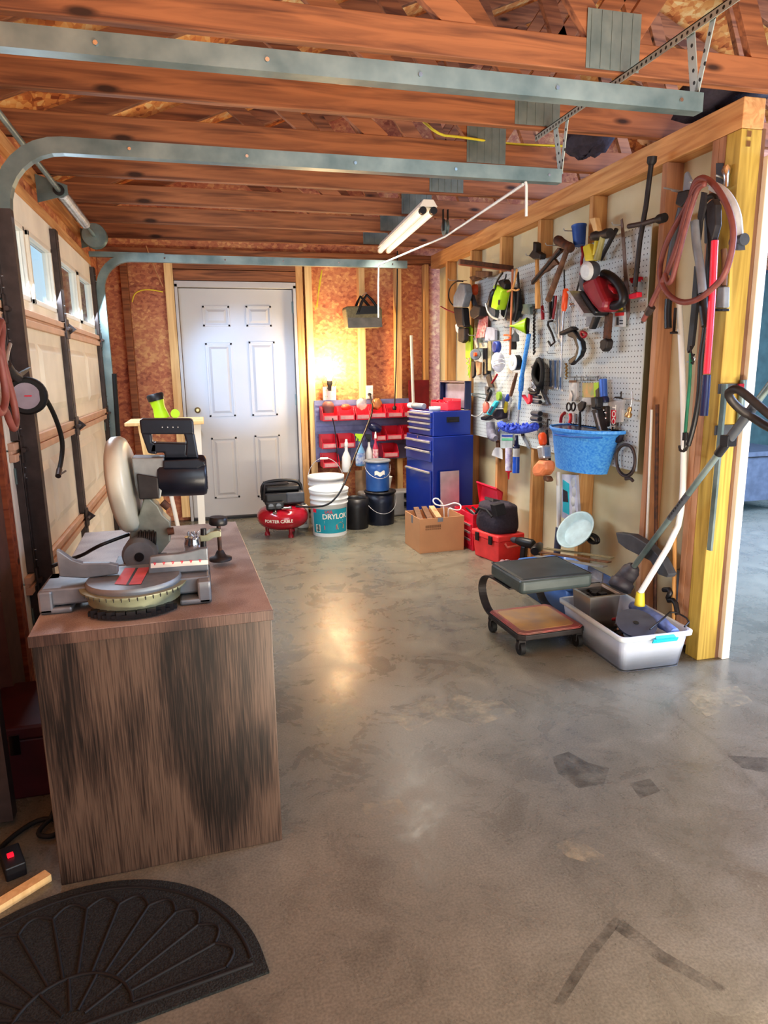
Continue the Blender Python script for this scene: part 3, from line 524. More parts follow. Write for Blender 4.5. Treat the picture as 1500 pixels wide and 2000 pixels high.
q = Bd(); q.bx((-.60, 1.76, 0), (-.55, 1.86, .04), rz=.4); obj('housing', q, M['black'], t, .004); q = Bd(); q.bx((-.585, 1.80, .0405), (-.57, 1.815, .046), rz=.4); obj('switch', q, mat('red_led', (230, 20, 40), .3, emit=2.), t)
q = Bd(); q.bx((-.66, 1.66, 0.0), (-.45, 1.69, .02), rz=.7); one('wood_offcut', q, M['pine_pale'], 'thin pale wood offcut on the floor beside the desk', 'wood scrap')
# folding tray table, light, pole behind the desk
tb = thing('folding_table', 'small wooden folding table behind the saw with pale slanting legs', 'table')
tz = .66; yb = 4.15
def wp(u, v, y): return PY(u, v, y)
p0, p1 = wp(243, 826, yb), wp(392, 834, yb); zt = p0.z
q = Bd(); q.bx((p0.x, yb-.02, zt-.02), (p1.x+.02, yb+.36, zt)); obj('table_top', q, M['pine_pale'], tb, .004)
for xa, xb, y in ((p0.x+.09, p1.x-.02, yb+.0), (p0.x+.09, p1.x-.02, yb+.30)):
    q = Bd(); a, c = V((xa, y, zt-.02)), V((xa+.10, y+.02, 0)); q.prism([a+V((-.02, 0, 0)), a+V((.02, 0, 0)), c+V((.02, 0, 0)), c+V((-.02, 0, 0))], (0, .02, 0)); obj('leg', q, M['pine_pale'], tb)
    q = Bd(); a, c = V((xb, y+.03, zt-.02)), V((xb-.02, y+.03, 0)); q.prism([a+V((-.02, 0, 0)), a+V((.02, 0, 0)), c+V((.02, 0, 0)), c+V((-.02, 0, 0))], (0, .02, 0)); obj('leg', q, M['white'], tb)
lt = thing('work_light', 'lime green and black cordless work light standing on the folding table', 'work light')
la = V((wp(318, 826, 4.25).x, 4.25, zt+.0125)); q = Bd(); q.lathe(la, la+V((-.025, 0, .105)), [(0, .045), (.3, .04), (.6, .035), (1, .042)], n=18); obj('body', q, M['lime'], lt); q = Bd(); q.lathe(la+V((-.025, 0, .1055)), la+V((-.034, 0, .145)), [(0, .047), (.8, .05), (1, .042)], n=18); obj('head', q, M['black'], lt); q = Bd(); q.lathe(la+V((.075, 0, .028)), la+V((.075, -.035, .028)), [(0, .026), (1, .026)], n=16); obj('battery', q, M['lime'], lt)
q = Bd(); a = wp(223, 730, 5.18); q.tube([V((a.x, 5.16, 0)), V((a.x-.02, 5.17, .5)), V((a.x, 5.18, a.z))], .016); one('rubber_pipe', q, M['rubber'], 'black pipe standing up beside the far door track', 'pipe')
q = Bd(); a, c = wp(345, 1025, 3.9), wp(317, 905, 3.9); q.cyl(V((a.x+.06, 3.98, 0.004)), V((c.x, 4.08, c.z-.03)), .012); one('broom_pole', q, M['white'], 'white pole slanting behind the saw toward the door', 'pole')
# ---- fan pattern door mat
mt = thing('door_mat', 'half round black rubber door mat with embossed fan pattern', 'door mat')
A, Bp = V((.062, 1.30, 0)), V((-.80, .93, 0)); mc = (A+Bp)/2
A = V((.06, 1.295, 0)); ux = V((.985, .17, 0)).normalized(); uy = V((-ux.y, ux.x, 0)); mc = A-ux*.40
mk = mat('mat_rubber', (20, 21, 20), .9, var=.5, sc=220, col2=(48, 51, 48), bmp=.5); md = M['rubber']
def MP(x, y, z): return mc+ux*x+uy*y+V((0, 0, z))
Rm, Hm = .40, .405; q = Bd(); out = [MP(Rm*math.cos(PI*i/40), Hm*math.sin(PI*i/40)+.05, 0) for i in range(41)]+[MP(-Rm, 0, 0), MP(Rm, 0, 0)]
q.prism(out, (0, 0, .006)); obj('mat_body', q, mk, mt)
q = Bd()
q.tube([MP(Rm*.93*math.cos(PI*i/40), Hm*.93*math.sin(PI*i/40)+.05, .006) for i in range(41)], .005, n=6, sy=.6); q.tube([MP(-Rm*.93, .035, .006), MP(Rm*.93, .035, .006)], .005, n=6); obj('border_rib', q, md, mt)
q = Bd()
for i in range(14):
    a = PI*i/13; am = PI*(i-.5)/13
    q.tube([MP(.12*math.cos(a), .12*math.sin(a)+.05, .006), MP(.315*math.cos(a), .32*math.sin(a)+.05, .006)], .004, n=6)
    if i: q.tube([MP(.315*math.cos(a+(PI/13)*(-k/6)), .05+(.32)*math.sin(a+(PI/13)*(-k/6))+.0, .006) + (ux*math.cos(am)+uy*math.sin(am))*.028*math.sin(PI*k/6) for k in range(7)], .004, n=6)
q.tube([MP(.12*math.cos(PI*i/16), .12*math.sin(PI*i/16)+.05, .006) for i in range(17)], .0045, n=6)
for a in (.5, 1.1, 1.6, 2.1, 2.7): q.tube([MP(.03*math.cos(a), .05+.03*math.sin(a), .006), MP(.115*math.cos(a), .115*math.sin(a)+.05, .006)], .004, n=6)
obj('fan_rib', q, md, mt)
# ================================================================== END WALL THINGS
DW = YB-.0
def K(x, y, Y): return PY(*zL(x, y), Y)
# louvred bin panel with red bins
t = thing('bin_panel', 'blue grey louvred steel panel carrying the red bins', 'bin panel')
a, c = K(85, 265, YB-.012), K(1290, 960, YB-.012); q = Bd(); q.bx((a.x, YB-.012, c.z), (1.86, YB-.0005, a.z)); obj('panel', q, mat('panel_blue', (122, 128, 170), .45, .2), t)
for i in range(9):
    z = a.z-.05-i*.048; q = Bd(); q.bx((a.x+.012, YB-.0184, z), (1.85, YB-.0125, z+.012)); obj('louver', q, mat('louver_blue', (110, 116, 160), .45, .2) if i == 0 else bpy.data.materials['louver_blue'], t)
def bin_(w, d, h):
    t = thing('storage_bin', '', 'storage bin', 'red stacking bins on the louvred panel'); T = .004
    q = Bd(); q.bx((-w/2, -d, 0), (w/2, 0, T)); q.bx((-w/2, -T, T), (w/2, 0, h))
    for s in (-1, 1):
        x = s*w/2-(T if s > 0 else 0); q.prism([(x, 0, T), (x, -d, T), (x, -d-.012, h*.42), (x, -d*.72, h), (x, 0, h)], (T, 0, 0))
    q.bx((-w/2, -d-.006, T), (w/2, -d, h*.42)); obj('bin_shell', q, M['red'], t, .0015)
    q = Bd(); q.bx((-w/2+.015, -d-.011, .012), (w/2-.015, -d-.007, h*.36)); obj('label_slot', q, mat('bin_label', (206, 150, 150), .5) if 'bin_label' not in bpy.data.materials else bpy.data.materials['bin_label'], t); return t
bp = bin_(.165, .17, .12); bins = []
def BIN(px0, px1, v, lab, i=[0]):
    # front bottom edge traced on the panel's front plane of the bins
    Yf = YB-.018; a, c = K(px0, v, Yf-.18), K(px1, v, Yf-.18); w = c.x-a.x
    o = bp if i[0] == 0 else dup(bp, ''); i[0] += 1
    o.location = ((a.x+c.x)/2, Yf, a.z); o.scale = (w/.165, 1, 1); o['label'] = lab; bins.append(o); return o
R_ = 'red stacking bin, '
BIN(195, 385, 520, R_+'first of the top row, with a dark cap on top'); BIN(392, 585, 512, R_+'second of the top row, filled with orange bits'); BIN(600, 770, 505, R_+'third of the top row, under a clear plastic bag')
BIN(778, 970, 485, R_+'fourth of the top row, under a brown bag'); BIN(980, 1175, 478, R_+'fifth of the top row, below the hanging black cord'); BIN(1182, 1300, 470, R_+'last of the top row, half behind the blue chest')
BIN(185, 372, 860, R_+'below the first top bin, empty and open'); BIN(395, 590, 850, R_+'behind the white spray bottle nearest the door'); BIN(850, 965, 762, R_+'narrow one under the dark spray trigger'); BIN(972, 1165, 752, R_+'open one of the middle row beside the blue chest'); BIN(1178, 1290, 740, R_+'middle row, cut off by the blue chest')
BIN(200, 400, 1095, R_+'lowest near the door, with a paper on its lip'); BIN(930, 1120, 968, R_+'lowest near the blue chest, with a white label')
# goods in the top bins
def lump(name, c, r, m, lab, cat, n=4, seed=0):
    rr = random.Random(seed); q = Bd(); k, l = 14, 9
    rs = [[V(c)+V((r[0]*math.sin(a)*math.cos(2*PI*j/k), r[1]*math.sin(a)*math.sin(2*PI*j/k), r[2]*-math.cos(a)))*1 + V((rr.uniform(-1, 1)*r[0], rr.uniform(-1, 1)*r[1], rr.uniform(-1, 1)*r[2]))*.16 for j in range(k)] for a in [max(.06, min(PI-.06, PI*i/l)) for i in range(l+1)]]
    q.rings(rs, None); return one(name, q, m, lab, cat)
def BP(x, y, d=.11): return K(x, y, YB-d)
lump('plastic_bag', BP(665, 305), (.048, .04, .05), M['clear'], 'clear crumpled plastic bag in the third top bin', 'bag', seed=1); lump('parts_bag', BP(850, 305, .085), (.048, .036, .05), mat('brown_bag', (206, 146, 96), .3, alpha=.8, bmp=.4), 'brown tinted parts bag in the fourth top bin', 'bag', seed=2)
c = BP(255, 345); q = Bd(); q.lathe(c+V((0, 0, -.05)), c+V((0, 0, .05)), [(0, .05), (.5, .058), (.8, .05), (1, .03)]); one('rubber_cup', q, mat('cap', (120, 74, 74), .6), 'dark reddish rubber cup in the first top bin', 'cup')
lump('fastener_pack', BP(470, 345), (.045, .038, .026), mat('orange_bits', (236, 84, 66), .5, sc=90), 'heap of orange plastic anchors in the second top bin', 'anchors', seed=4)['kind'] = 'stuff'
# spray bottles on the rail
def bottle(name, x0, x1, ytop, ybot, m, capm, lab, trig=False, Y=YB-.265, band=None):
    t = thing(name, lab, 'spray bottle'); p0, p1 = K((x0+x1)/2, ybot, Y), K((x0+x1)/2, ytop, Y); r = abs(K(x1, ybot, Y).x-K(x0, ybot, Y).x)/2
    q = Bd(); q.lathe(p0, p1, [(0, r*.9), (.03, r), (.44, r), (.55, r*.7), (.64, r*.36), (.78, r*.32)], n=18); obj('bottle', q, m, t)
    q = Bd()
    if trig: z = p1-p0; q.lathe(p0+z*.78, p0+z*.86, [(0, r*.45), (1, r*.45)]); q.prism([p0+z*.86+V((-r*.5, -.012, 0)), p0+z*.86+V((r*.5, -.012, 0)), p0+z*1.0+V((r*.5, -.012, 0)), p0+z*1.02+V((-r*1.0, -.012, 0)), p0+z*.96+V((-r*1.1, -.012, 0))], (0, .024, 0)); q.prism([p0+z*.95+V((-r*.8, -.006, 0)), p0+z*.95+V((-r*.55, -.006, 0)), p0+z*.80+V((-r*.8, -.006, 0)), p0+z*.80+V((-r*.95, -.006, 0))], (0, .012, 0))
    else: z = p1-p0; q.lathe(p0+z*.78, p0+z*1.0, [(0, r*.4), (.5, r*.42), (.6, r*.3), (1, r*.24)], n=14)
    obj('spray_head', q, capm, t)
    if band:
        q = Bd(); z = p1-p0; q.lathe(p0+z*.06, p0+z*.42, [(0, r*1.02), (1, r*1.02)], n=18, cap=False); obj('bottle_label', q, band, t)
    q = Bd(); z = p1-p0; q.tube([p0+z*.74+V((-r*.5, 0, 0)), p0+z*.74+V((0, r*.2+.02, 0)), V((p0.x, YB-.218, (p0+z*.74).z+.01))], .003, n=6); obj('hanging_hook', q, M['steel'], t)
bottle('spray_bottle', 425, 530, 735, 1135, M['whiteplastic'], M['whiteplastic'], 'tall white spray bottle hung alone, closest to the entry door')
bottle('spray_bottle', 592, 705, 675, 1060, mat('soap_blue', (120, 170, 210), .3), M['lime'], 'blue labelled spray bottle with a lime green trigger', True, band=mat('soap_label', (96, 130, 196), .4, sc=40, col2=(220, 226, 232)))
bottle('spray_bottle', 712, 795, 680, 1075, M['whiteplastic'], M['black'], 'white spray bottle with a black trigger', True, YB-.21)
bottle('spray_bottle', 800, 868, 645, 1010, mat('red_bottle', (190, 52, 84), .3), M['whiteplastic'], 'red spray bottle with a white neck', band=mat('rb_label', (206, 90, 110), .4, sc=50, col2=(236, 220, 220)))
q = Bd(); c = K(830, 610, YB-.2); q.lathe(c+V((-.05, 0, .03)), c+V((.05, 0, -.01)), [(0, .03), (.3, .042), (.7, .04), (1, .028)], n=16); one('tape_reel', q, M['navy'], 'dark navy reel above the red spray bottle', 'reel')
# outlets, bulb
def outlet(name, x0, y0, x1, y1, lab, n):
    t = thing(name, lab, 'outlet'); a, c = K(x0, y0, YB-.006), K(x1, y1, YB-.006); q = Bd(); q.bx((a.x, YB-.006, c.z), (c.x, YB+.03, a.z)); obj('cover_plate', q, M['whiteplastic'], t, .003); w = (c.x-a.x)/n
    for i in range(n):
        for k in (.28, .72):
            q = Bd(); x = a.x+w*(i+.5); z = c.z+(a.z-c.z)*k; q.bx((x-.016, YB-.0085, z-.014), (x+.016, YB-.006, z+.014)); q.bx((x-.008, YB-.009, z-.004), (x-.006, YB-.0084, z+.008), M['black']); q.bx((x+.006, YB-.009, z-.004), (x+.008, YB-.0084, z+.008), M['black']); obj('receptacle', q, M['cream'], t, .002)
outlet('outlet_plate', 192, 95, 355, 262, 'double white outlet plate behind the lit bulb', 2); outlet('outlet_plate', 718, 82, 806, 242, 'single white outlet plate with a cord plugged in', 1)
t = thing('plug_in_lamp', 'bare glowing bulb in a dark plug in socket on the end wall', 'lamp'); c = V((1.104, YB-.07, 1.235))
q = Bd(); q.lathe(c+V((0, 0, -.02)), c+V((0, 0, .06)), [(0, .016), (.25, .02), (.55, .036), (.8, .034), (1, .014)], n=20); obj('bulb', q, M['bulb'], t)
q = Bd(); q.lathe(c+V((0, 0, -.11)), c+V((0, 0, -.02)), [(0, .014), (.5, .018), (.7, .026), (1, .024)], n=16); q.cyl(c+V((0, 0, -.09)), c+V((0, .0605, -.09)), .012); obj('socket', q, M['iron'], t)
q = Bd()
for s in (-1, 1): q.tube([c+V((s*.03, 0, -.03)), c+V((s*.05, -.01, 0)), c+V((s*.065, -.0, -.03)), c+V((s*.045, .02, -.08))], .002, n=5)
obj('wire_clip', q, M['iron'], t)
# black power cord of the compressor, plugged in at the single outlet; cord dropping from above
q = Bd(); pc = K(760, 190, YB-.03); q.cyl(V((pc.x, YB-.0095, pc.z)), V((pc.x, YB-.05, pc.z)), .013); q.tube([V((pc.x, YB-.045, pc.z)), K(780, 250, YB-.08), K(808, 380, YB-.30), K(700, 660, YB-.45), K(560, 1000, YB-.78), K(460, 1270, YB-1.04), K(375, 1430, YB-1.06), K(250, 1545, YB-1.05), K(80, 1565, YB-1.03), K(-60, 1560, YB-1.0), K(-140, 1560, YB-.98)], .0075, sm=2)
one('compressor_cable', q, M['black'], 'black compressor cord swooping down from the single outlet', 'cord')
q = Bd(); q.tube([PY(776, 490, YB-.12), PY(776, 540, YB-.1), PY(774, 700, YB-.09), K(1075, 100, YB-.09), K(1068, 335, YB-.1)], .006, sm=1); q.lathe(K(1068, 330, YB-.1), K(1064, 380, YB-.1), [(0, .01), (.3, .02), (1, .017)], m=M['black']); one('hanging_cable', q, M['black'], 'black cord hanging straight from the ceiling down to the bins', 'cord')
q = Bd(); q.tube([K(310, 480, YB-.215), K(340, 620, YB-.2), K(355, 800, YB-.24), K(372, 1000, YB-.24), K(385, 1090, YB-.24)], .0045, sm=1); one('hanging_wire', q, M['black'], 'thin black wire dangling across the red bins by the door', 'wire')
# bits under the bins
a, c = K(585, 1120, YB-.04), K(800, 1270, YB-.04); q = Bd(); q.bx((a.x, YB-.045, .0), (c.x, YB-.03, a.z)); one('leaning_board', q, mat('tan_card', (196, 168, 136), .7), 'tan board leaning on the wall behind the paint can', 'board')
q = Bd()
a, c = K(825, 985, YB-.12), K(995, 1180, YB-.12); q.bx((a.x, YB-.17, c.z), (c.x, YB-.02, c.z+.03)); q.bx((a.x, YB-.17, c.z+.05), (c.x, YB-.02, c.z+.075)); q.bx((a.x+.01, YB-.04, c.z), (c.x-.01, YB-.0005, a.z)); one('wall_bracket_shelf', q, mat('rack_grey', (150, 128, 128), .5, .3), 'small grey two tier wall shelf under the bins', 'shelf')
t = thing('paper_cup', 'white printed cup standing on the grey case', 'cup'); p0, p1 = K(940, 1352, YB-.35), K(945, 1190, YB-.35); q = Bd(); q.lathe(p0, p1, [(0, .052), (.9, .068), (1, .07)], n=22); obj('cup', q, M['whiteplastic'], t); q = Bd()
for x in (-.018, .02): q.ball(p0+V((x, -.062, .07)), (.009, .003, .011), n=8, k=6)
obj('printed_spot', q, M['navy'], t)
# tote bag hung from a nail
t = thing('tool_tote', 'grey and olive canvas tote with black straps hanging on the end wall', 'bag')
def G(u, v, Y=YB-.1): return PY(u, v, Y)
q = Bd(); top = [(672, 600), (735, 598)]; ya, yc = YB-.17, YB-.02
p = [G(676, 642), G(742, 640), G(742, 606), G(736, 598), G(672, 600), G(671, 606)]
q.prism([V((v.x, YB-.19, v.z)) for v in p], (0, .17, 0)); obj('bag_body', q, M['olive'], t, .015, 3)
q = Bd(); q.prism([V((v.x, YB-.1905, v.z)) for v in (G(676, 642), G(742, 640), G(740, 622), G(675, 622))], (0, -.001, 0)); obj('lower_panel', q, mat('tote_grey', (128, 126, 120), .85), t)
q = Bd(); q.prism([V((v.x, YB-.192, v.z)) for v in (G(690, 616), G(736, 614), G(735, 600), G(700, 600))], (0, -.004, 0)); q.tube([V((v.x, YB-.19, v.z)) for v in (G(695, 612), G(703, 590), G(712, 578), G(722, 588), G(735, 606))], .012, n=6); obj('strap', q, M['black'], t); q = Bd(); q.tube([V((v.x, YB-.05, v.z)) for v in (G(695, 606), G(700, 590), G(706, 578), G(716, 588), G(728, 602))], .012, n=6); obj('strap', q, M['black'], t)
q = Bd(); n_ = G(709, 578); q.cyl(V((n_.x, YB-.0005, n_.z)), V((n_.x, YB-.22, n_.z+.012)), .005); obj('hanging_nail', q, M['steel'], t)
# yellow wires on the end wall, pole in the corner
q = Bd(); q.tube([PY(620, 600, YB-.02), PY(622, 560, YB-.03), PY(630, 520, YB-.03), PY(627, 545, YB-.03), PY(622, 575, YB-.02), PY(616, 605, YB-.002)], .004, sm=2); one('yellow_wire', q, M['yellow'], 'yellow wire loop hanging over the outlet stud', 'wire')
q = Bd(); q.tube([PY(258, 590, YB-.02), PY(262, 572, YB-.04), PY(285, 564, YB-.05), PY(318, 570, YB-.002)], .005, sm=2); one('cable_stub', q, M['yellow'], 'short yellow cable sticking out beside the entry door', 'cable')
q = Bd(); q.tube([PY(285, 480, YB-.02), PY(300, 520, YB-.02), PY(318, 560, YB-.02)], .005, sm=1); one('brown_cable', q, M['tan'], 'tan cable running down over the entry door corner', 'cable')
q = Bd(); q.cyl(PY(803, 655, YB-.03), V((1.90, YB-.12, .003)), .014); one('corner_pole', q, M['whiteplastic'], 'pale pole standing in the corner behind the blue chest', 'pole')
a, c = K(1450, 60, YB-.02), K(1620, 270, YB-.02); q = Bd(); q.bx((1.86, YB-.02, .6), (2.055, YB-.0005, PY(840, 742, YB).z)); one('red_board', q, M['darkred_wood'], 'dark red board in the corner behind the open chest lid', 'board')
# ---- rope with pulley, tube light
q = Bd(); q.tube([V((1.37, 2.86, 2.062)), V((1.592, 4.45, 2.145)), V((1.36, 5.30, 2.085)), V((1.358, 5.315, 1.95)), V((1.355, 5.315, 1.70))], .0065, n=6); q.tube([V((1.37, 2.835, 2.066)), V((1.372, 2.83, 2.05)), V((1.375, 2.83, 1.93))], .006, n=6)
one('pull_rope', q, M['whiteplastic'], 'white rope stretched from the middle track over the pulley to the far track', 'rope')
t = thing('pulley', 'small steel pulley wheel on the white rope', 'pulley'); q = Bd(); c = V((1.592, 4.45, 2.20)); q.lathe(c-V((.01, 0, 0)), c+V((.01, 0, 0)), [(0, .05), (.3, .038), (.7, .038), (1, .05)], n=22); obj('wheel', q, M['galv'], t)
q = Bd()
for s in (-1, 1): q.bx((c.x+s*.016-.002, c.y-.012, c.z-.02), (c.x+s*.016+.002, c.y+.012, ZC-.0005))
obj('bracket', q, M['iron'], t)
t = thing('tube_light', 'twin tube fluorescent light hung under the trusses', 'light fixture')
A, Z2 = PZ(752, 488, 2.22), PZ(832, 402, 2.22); A, Z2 = V((1.44, 5.43, 2.21)), V((1.345, 4.05, 2.21)); d = (Z2-A).normalized(); n = V((-d.y, d.x, 0))
q = Bd(); q.prism([A+n*.055+V((0, 0, .02)), A-n*.055+V((0, 0, .02)), A-n*.03+V((0, 0, .06)), A+n*.03+V((0, 0, .06))], Z2-A); obj('housing', q, M['white'], t, .003)
for s in (-1, 1):
    q = Bd(); q.cyl(A+n*.032*s+d*.03, Z2+n*.032*s-d*.03, .019); obj('tube', q, M['tubewhite'], t)
    for e, sg in ((A, 1), (Z2, -1)):
        q = Bd(); q.cyl(e+n*.032*s, e+n*.032*s+d*.035*sg, .021); obj('lamp_holder', q, M['black'] if e is Z2 else M['white'], t)
for f in (.15, .85):
    p = A+(Z2-A)*f; q = Bd(); q.tube([p+V((0, 0, .06)), p+V((0, 0, .10))], .003, n=5); obj('chain', q, M['galv'], t)
q = Bd(); q.tube([V(p) for p in ((.9, 2.99, 2.38), (1.1, 3.2, 2.34), (1.3, 3.46, 2.425), (1.6, 3.52, 2.425), (1.9, 3.5, 2.43))], .006, sm=2); one('attic_cable', q, M['yellow'], 'yellow cable sagging between the truss chords', 'cable')
q = Bd(); q.tube([V(p) for p in ((1.30, 4.5, 2.425), (1.45, 4.4, 2.44), (1.62, 4.3, 2.42), (1.75, 4.2, 2.43))], .006, sm=2); one('attic_wire', q, M['yellow'], 'short yellow wire arching over the tube light', 'cable')
q = Bd(); q.tube([V(p) for p in ((.3, 2.6, 2.37), (.5, 2.8, 2.36), (.75, 2.95, 2.425), (1.1, 3.1, 2.44))], .005, sm=2); one('sagging_cable', q, M['tan'], 'tan cable drooping between the first two trusses', 'cable')
# black bags laid on the chords above the partition
lump('attic_bag', (1.92, 3.30, 2.405), (.12, .125, .08), M['bag'], 'black bag stuffed between the trusses over the partition', 'bag', seed=7); lump('attic_bundle', (2.16, 2.68, 2.40), (.18, .2, .075), M['bag'], 'black bundle lying over the partition near the first track', 'bundle', seed=9)
lump('insulation_wad', (2.10, 3.055, 2.368), (.07, .045, .05), M['tan'], 'tan wad resting on the plate beside the black bag', 'wad', seed=12)
# ================================================================== FLOOR CLUSTER AT THE END WALL
# pancake compressor
t = thing('air_compressor', 'dark red pancake air compressor with black motor shroud', 'compressor'); cx, cy = .565, 5.45
q = Bd(); q.lathe((cx, cy, .055), (cx, cy, .255), [(0, .07), (.06, .13), (.18, .178), (.35, .202), (.5, .207), (.65, .202), (.82, .178), (.94, .13), (1, .07)], n=40); tank = obj('tank', q, M['tankred'], t)
q = Bd(); text_bm(q, 'PORTER CABLE', .034, lambda x, y: V((cx+.2085*math.sin(x/.2085-.28), cy-.2085*math.cos(x/.2085-.28), .15+y)), None, True); obj('lettering', q, M['white'], tank)
for k in range(3):
    a = -PI/2+k*2*PI/3+.35; q = Bd(); q.lathe((cx+.13*math.cos(a), cy+.13*math.sin(a), 0), (cx+.13*math.cos(a), cy+.13*math.sin(a), .075), [(0, .022), (.3, .02), (.35, .014), (1, .016)]); obj('foot', q, M['dkred'], t)
q = Bd(); q.bx((cx-.145, cy-.10, .26), (cx+.15, cy+.12, .36)); q.bx((cx-.14, cy-.06, .36), (cx+.14, cy+.11, .41)); sh = obj('motor_shroud', q, M['black'], t, .02, 3)
q = Bd()
for i in range(7): y = cy-.07+i*.026; q.tube([V((cx-.15, y, .29)), V((cx-.135, y, .425)), V((cx+.05, y, .43))], .006, n=6)
obj('cooling_rib', q, M['iron'], sh)
q = Bd(); q.bx((cx+.02, cy-.104, .27), (cx+.17, cy+.10, .36)); obj('motor_cover', q, M['dkgrey'], t, .015, 3)
q = Bd(); q.bx((cx-.14, cy-.155, .235), (cx-.0, cy-.10, .30)); cp = obj('control_panel', q, M['black'], t, .012, 3)
for k in range(2):
    q = Bd(); x = cx-.105+k*.06; q.cyl((x, cy-.156, .27), (x, cy-.168, .272), .023, n=20); q.cyl((x, cy-.168, .272), (x, cy-.1685, .272), .019, m=M['grey'], n=20); obj('pressure_gauge', q, M['black'], cp)
q = Bd(); q.lathe((cx-.02, cy-.15, .245), (cx+.05, cy-.19, .255), [(0, .01), (.3, .016), (.6, .012), (1, .013)]); q.lathe((cx-.07, cy-.15, .235), (cx-.08, cy-.18, .215), [(0, .014), (1, .016)]); obj('air_fitting', q, M['chrome'], t)
q = Bd(); q.tube([V((cx-.15, cy+.02, .29)), V((cx-.16, cy+.02, .42)), V((cx-.06, cy+.02, .445)), V((cx+.1, cy+.02, .44)), V((cx+.16, cy+.02, .41)), V((cx+.16, cy+.02, .33))], .014, sm=2); obj('carry_handle', q, M['black'], t)
# buckets
def bucket(name, lab, x, y, z0, r0, r1, h, m, lid=None, handle=None, ribs=True, inner=None):
    t = thing(name, lab, 'bucket'); pr = [(0, r0), (.02, r0+.001), (.70, r0+(r1-r0)*.7)]
    if ribs: pr += [(.71, r1+.004), (.735, r1+.004), (.74, r1-.002), (.80, r1-.001), (.81, r1+.007), (.835, r1+.007), (.84, r1), (.92, r1), (.93, r1+.008)]
    pr += [(1, r1+.008 if ribs else r1), (1, r1-.006), (.90, r1-.008)]
    q = Bd(); q.lathe((x, y, z0), (x, y, z0+h), pr, n=36, cap=True); obj('pail', q, m, t)
    if lid:
        q = Bd(); q.lathe((x, y, z0+h*.995), (x, y, z0+h+.018), [(0, r1+.010), (.5, r1+.012), (.8, r1+.006), (.8, r1-.01), (.5, r1-.012)], n=36); obj('lid', q, lid, t)
    if handle:
        pts_ = [V((x+(r1+.008)*math.cos(a), y+handle*math.sin(a)*.35, z0+h*.86+handle*math.sin(a))) if handle > 0 else V((x+(r1+.010)*math.cos(a), y-(r1+.012)*math.sin(a), z0+h*.86+handle*math.sin(a))) for a in [PI*i/14 for i in range(15)]]
        q = Bd(); q.tube(pts_, .003, n=6); hh = obj('bail_handle', q, M['steel'], t)
        if handle > 0: q = Bd(); q.cyl(pts_[6], pts_[8], .009); obj('grip', q, M['whiteplastic'], hh)
    return t, (x, y, z0, r0, r1, h)
t, g = bucket('paint_pail', 'white five gallon pail with teal label, beside the compressor', .935, 5.375, 0, .138, .150, .365, M['whiteplastic'], M['whiteplastic'])
def onb(fac, rr=.0): return lambda x, y: V((.935+(g[3]+(g[4]-g[3])*((y)/g[5])+rr)*math.sin(x/.145+fac), 5.375-(g[3]+(g[4]-g[3])*(y/g[5])+rr)*math.cos(x/.145+fac), y))
fb = onb(-.2, .0015); q = Bd(); q.sheet([[fb(-.17+.34*i/24, y) for i in range(25)] for y in (.245, .03)], (0, 0, 0), None) if False else q.add([fb(-.15+.33*i/24, y) for y in (.03, .225) for i in range(25)], [(i, i+1, i+26, i+25) for i in range(24)]); lab = obj('teal_label', q, M['teal'], t)
ft = onb(-.2, .003); q = Bd(); text_bm(q, 'DRYLOK', .058, lambda x, y: ft(x+.055, y+.165), None, True, .95); obj('lettering', q, M['white'], lab)
q = Bd(); text_bm(q, 'UGL', .034, lambda x, y: ft(x+.0, y+.205), None, True); q.add([ft(x, y) for x, y in ((-.04, .06), (.06, .06), (.06, .095), (-.04, .095))], [(0, 1, 2, 3)]); q.add([ft(x, y) for x, y in ((-.15, .195), (-.11, .195), (-.11, .225), (-.15, .225))], [(0, 1, 2, 3)]); obj('red_panel', q, M['red'], lab)
q = Bd(); q.add([ft(x, y) for x, y in ((.07, .06), (.13, .06), (.135, .09), (.10, .12), (.06, .10))], [(0, 1, 2, 3, 4)]); obj('picture_patch', q, M['tan'], lab)
q = Bd(); q.add([ft(x, y) for x, y in ((-.12, .04), (-.075, .04), (-.075, .10), (-.12, .10))], [(0, 1, 2, 3)]); obj('white_panel', q, M['white'], lab)
q = Bd()
for k in range(3): q.add([ft(x, y-.013*k) for x, y in ((-.04, .128), (.12, .128), (.12, .134), (-.04, .134))], [(0, 1, 2, 3)]) if k < 2 else None
for k in range(5): q.add([onb(-.2, .0042)(x, y) for x, y in ((-.114+.0, .048+.01*k), (-.08, .048+.01*k), (-.08, .053+.01*k), (-.114, .053+.01*k))], [(0, 1, 2, 3)], M['black'])
obj('small_print', q, M['ltgrey'], lab)
bucket('paint_pail', 'plain white pail with raised wire handle, behind the labelled one', .985, 5.78, 0, .138, .150, .42, M['whiteplastic'], None, .20)
bucket('black_pail', 'black open pail right behind the labelled white pail', 1.185, 5.52, 0, .105, .112, .255, M['black'], None, None, False)
bucket('black_pail', 'black pail with wire handle under the blue paint can', 1.425, 5.62, 0, .118, .128, .275, mat('blackblue', (34, 40, 56), .35), M['black'], -.13, False)
t, _ = bucket('paint_can', 'blue paint can with white print, on the black pail', 1.405, 5.62, .2945, .10, .102, .245, mat('can_blue', (42, 84, 150), .35, sc=8, col2=(64, 108, 170)), M['grey'], -.10, False)
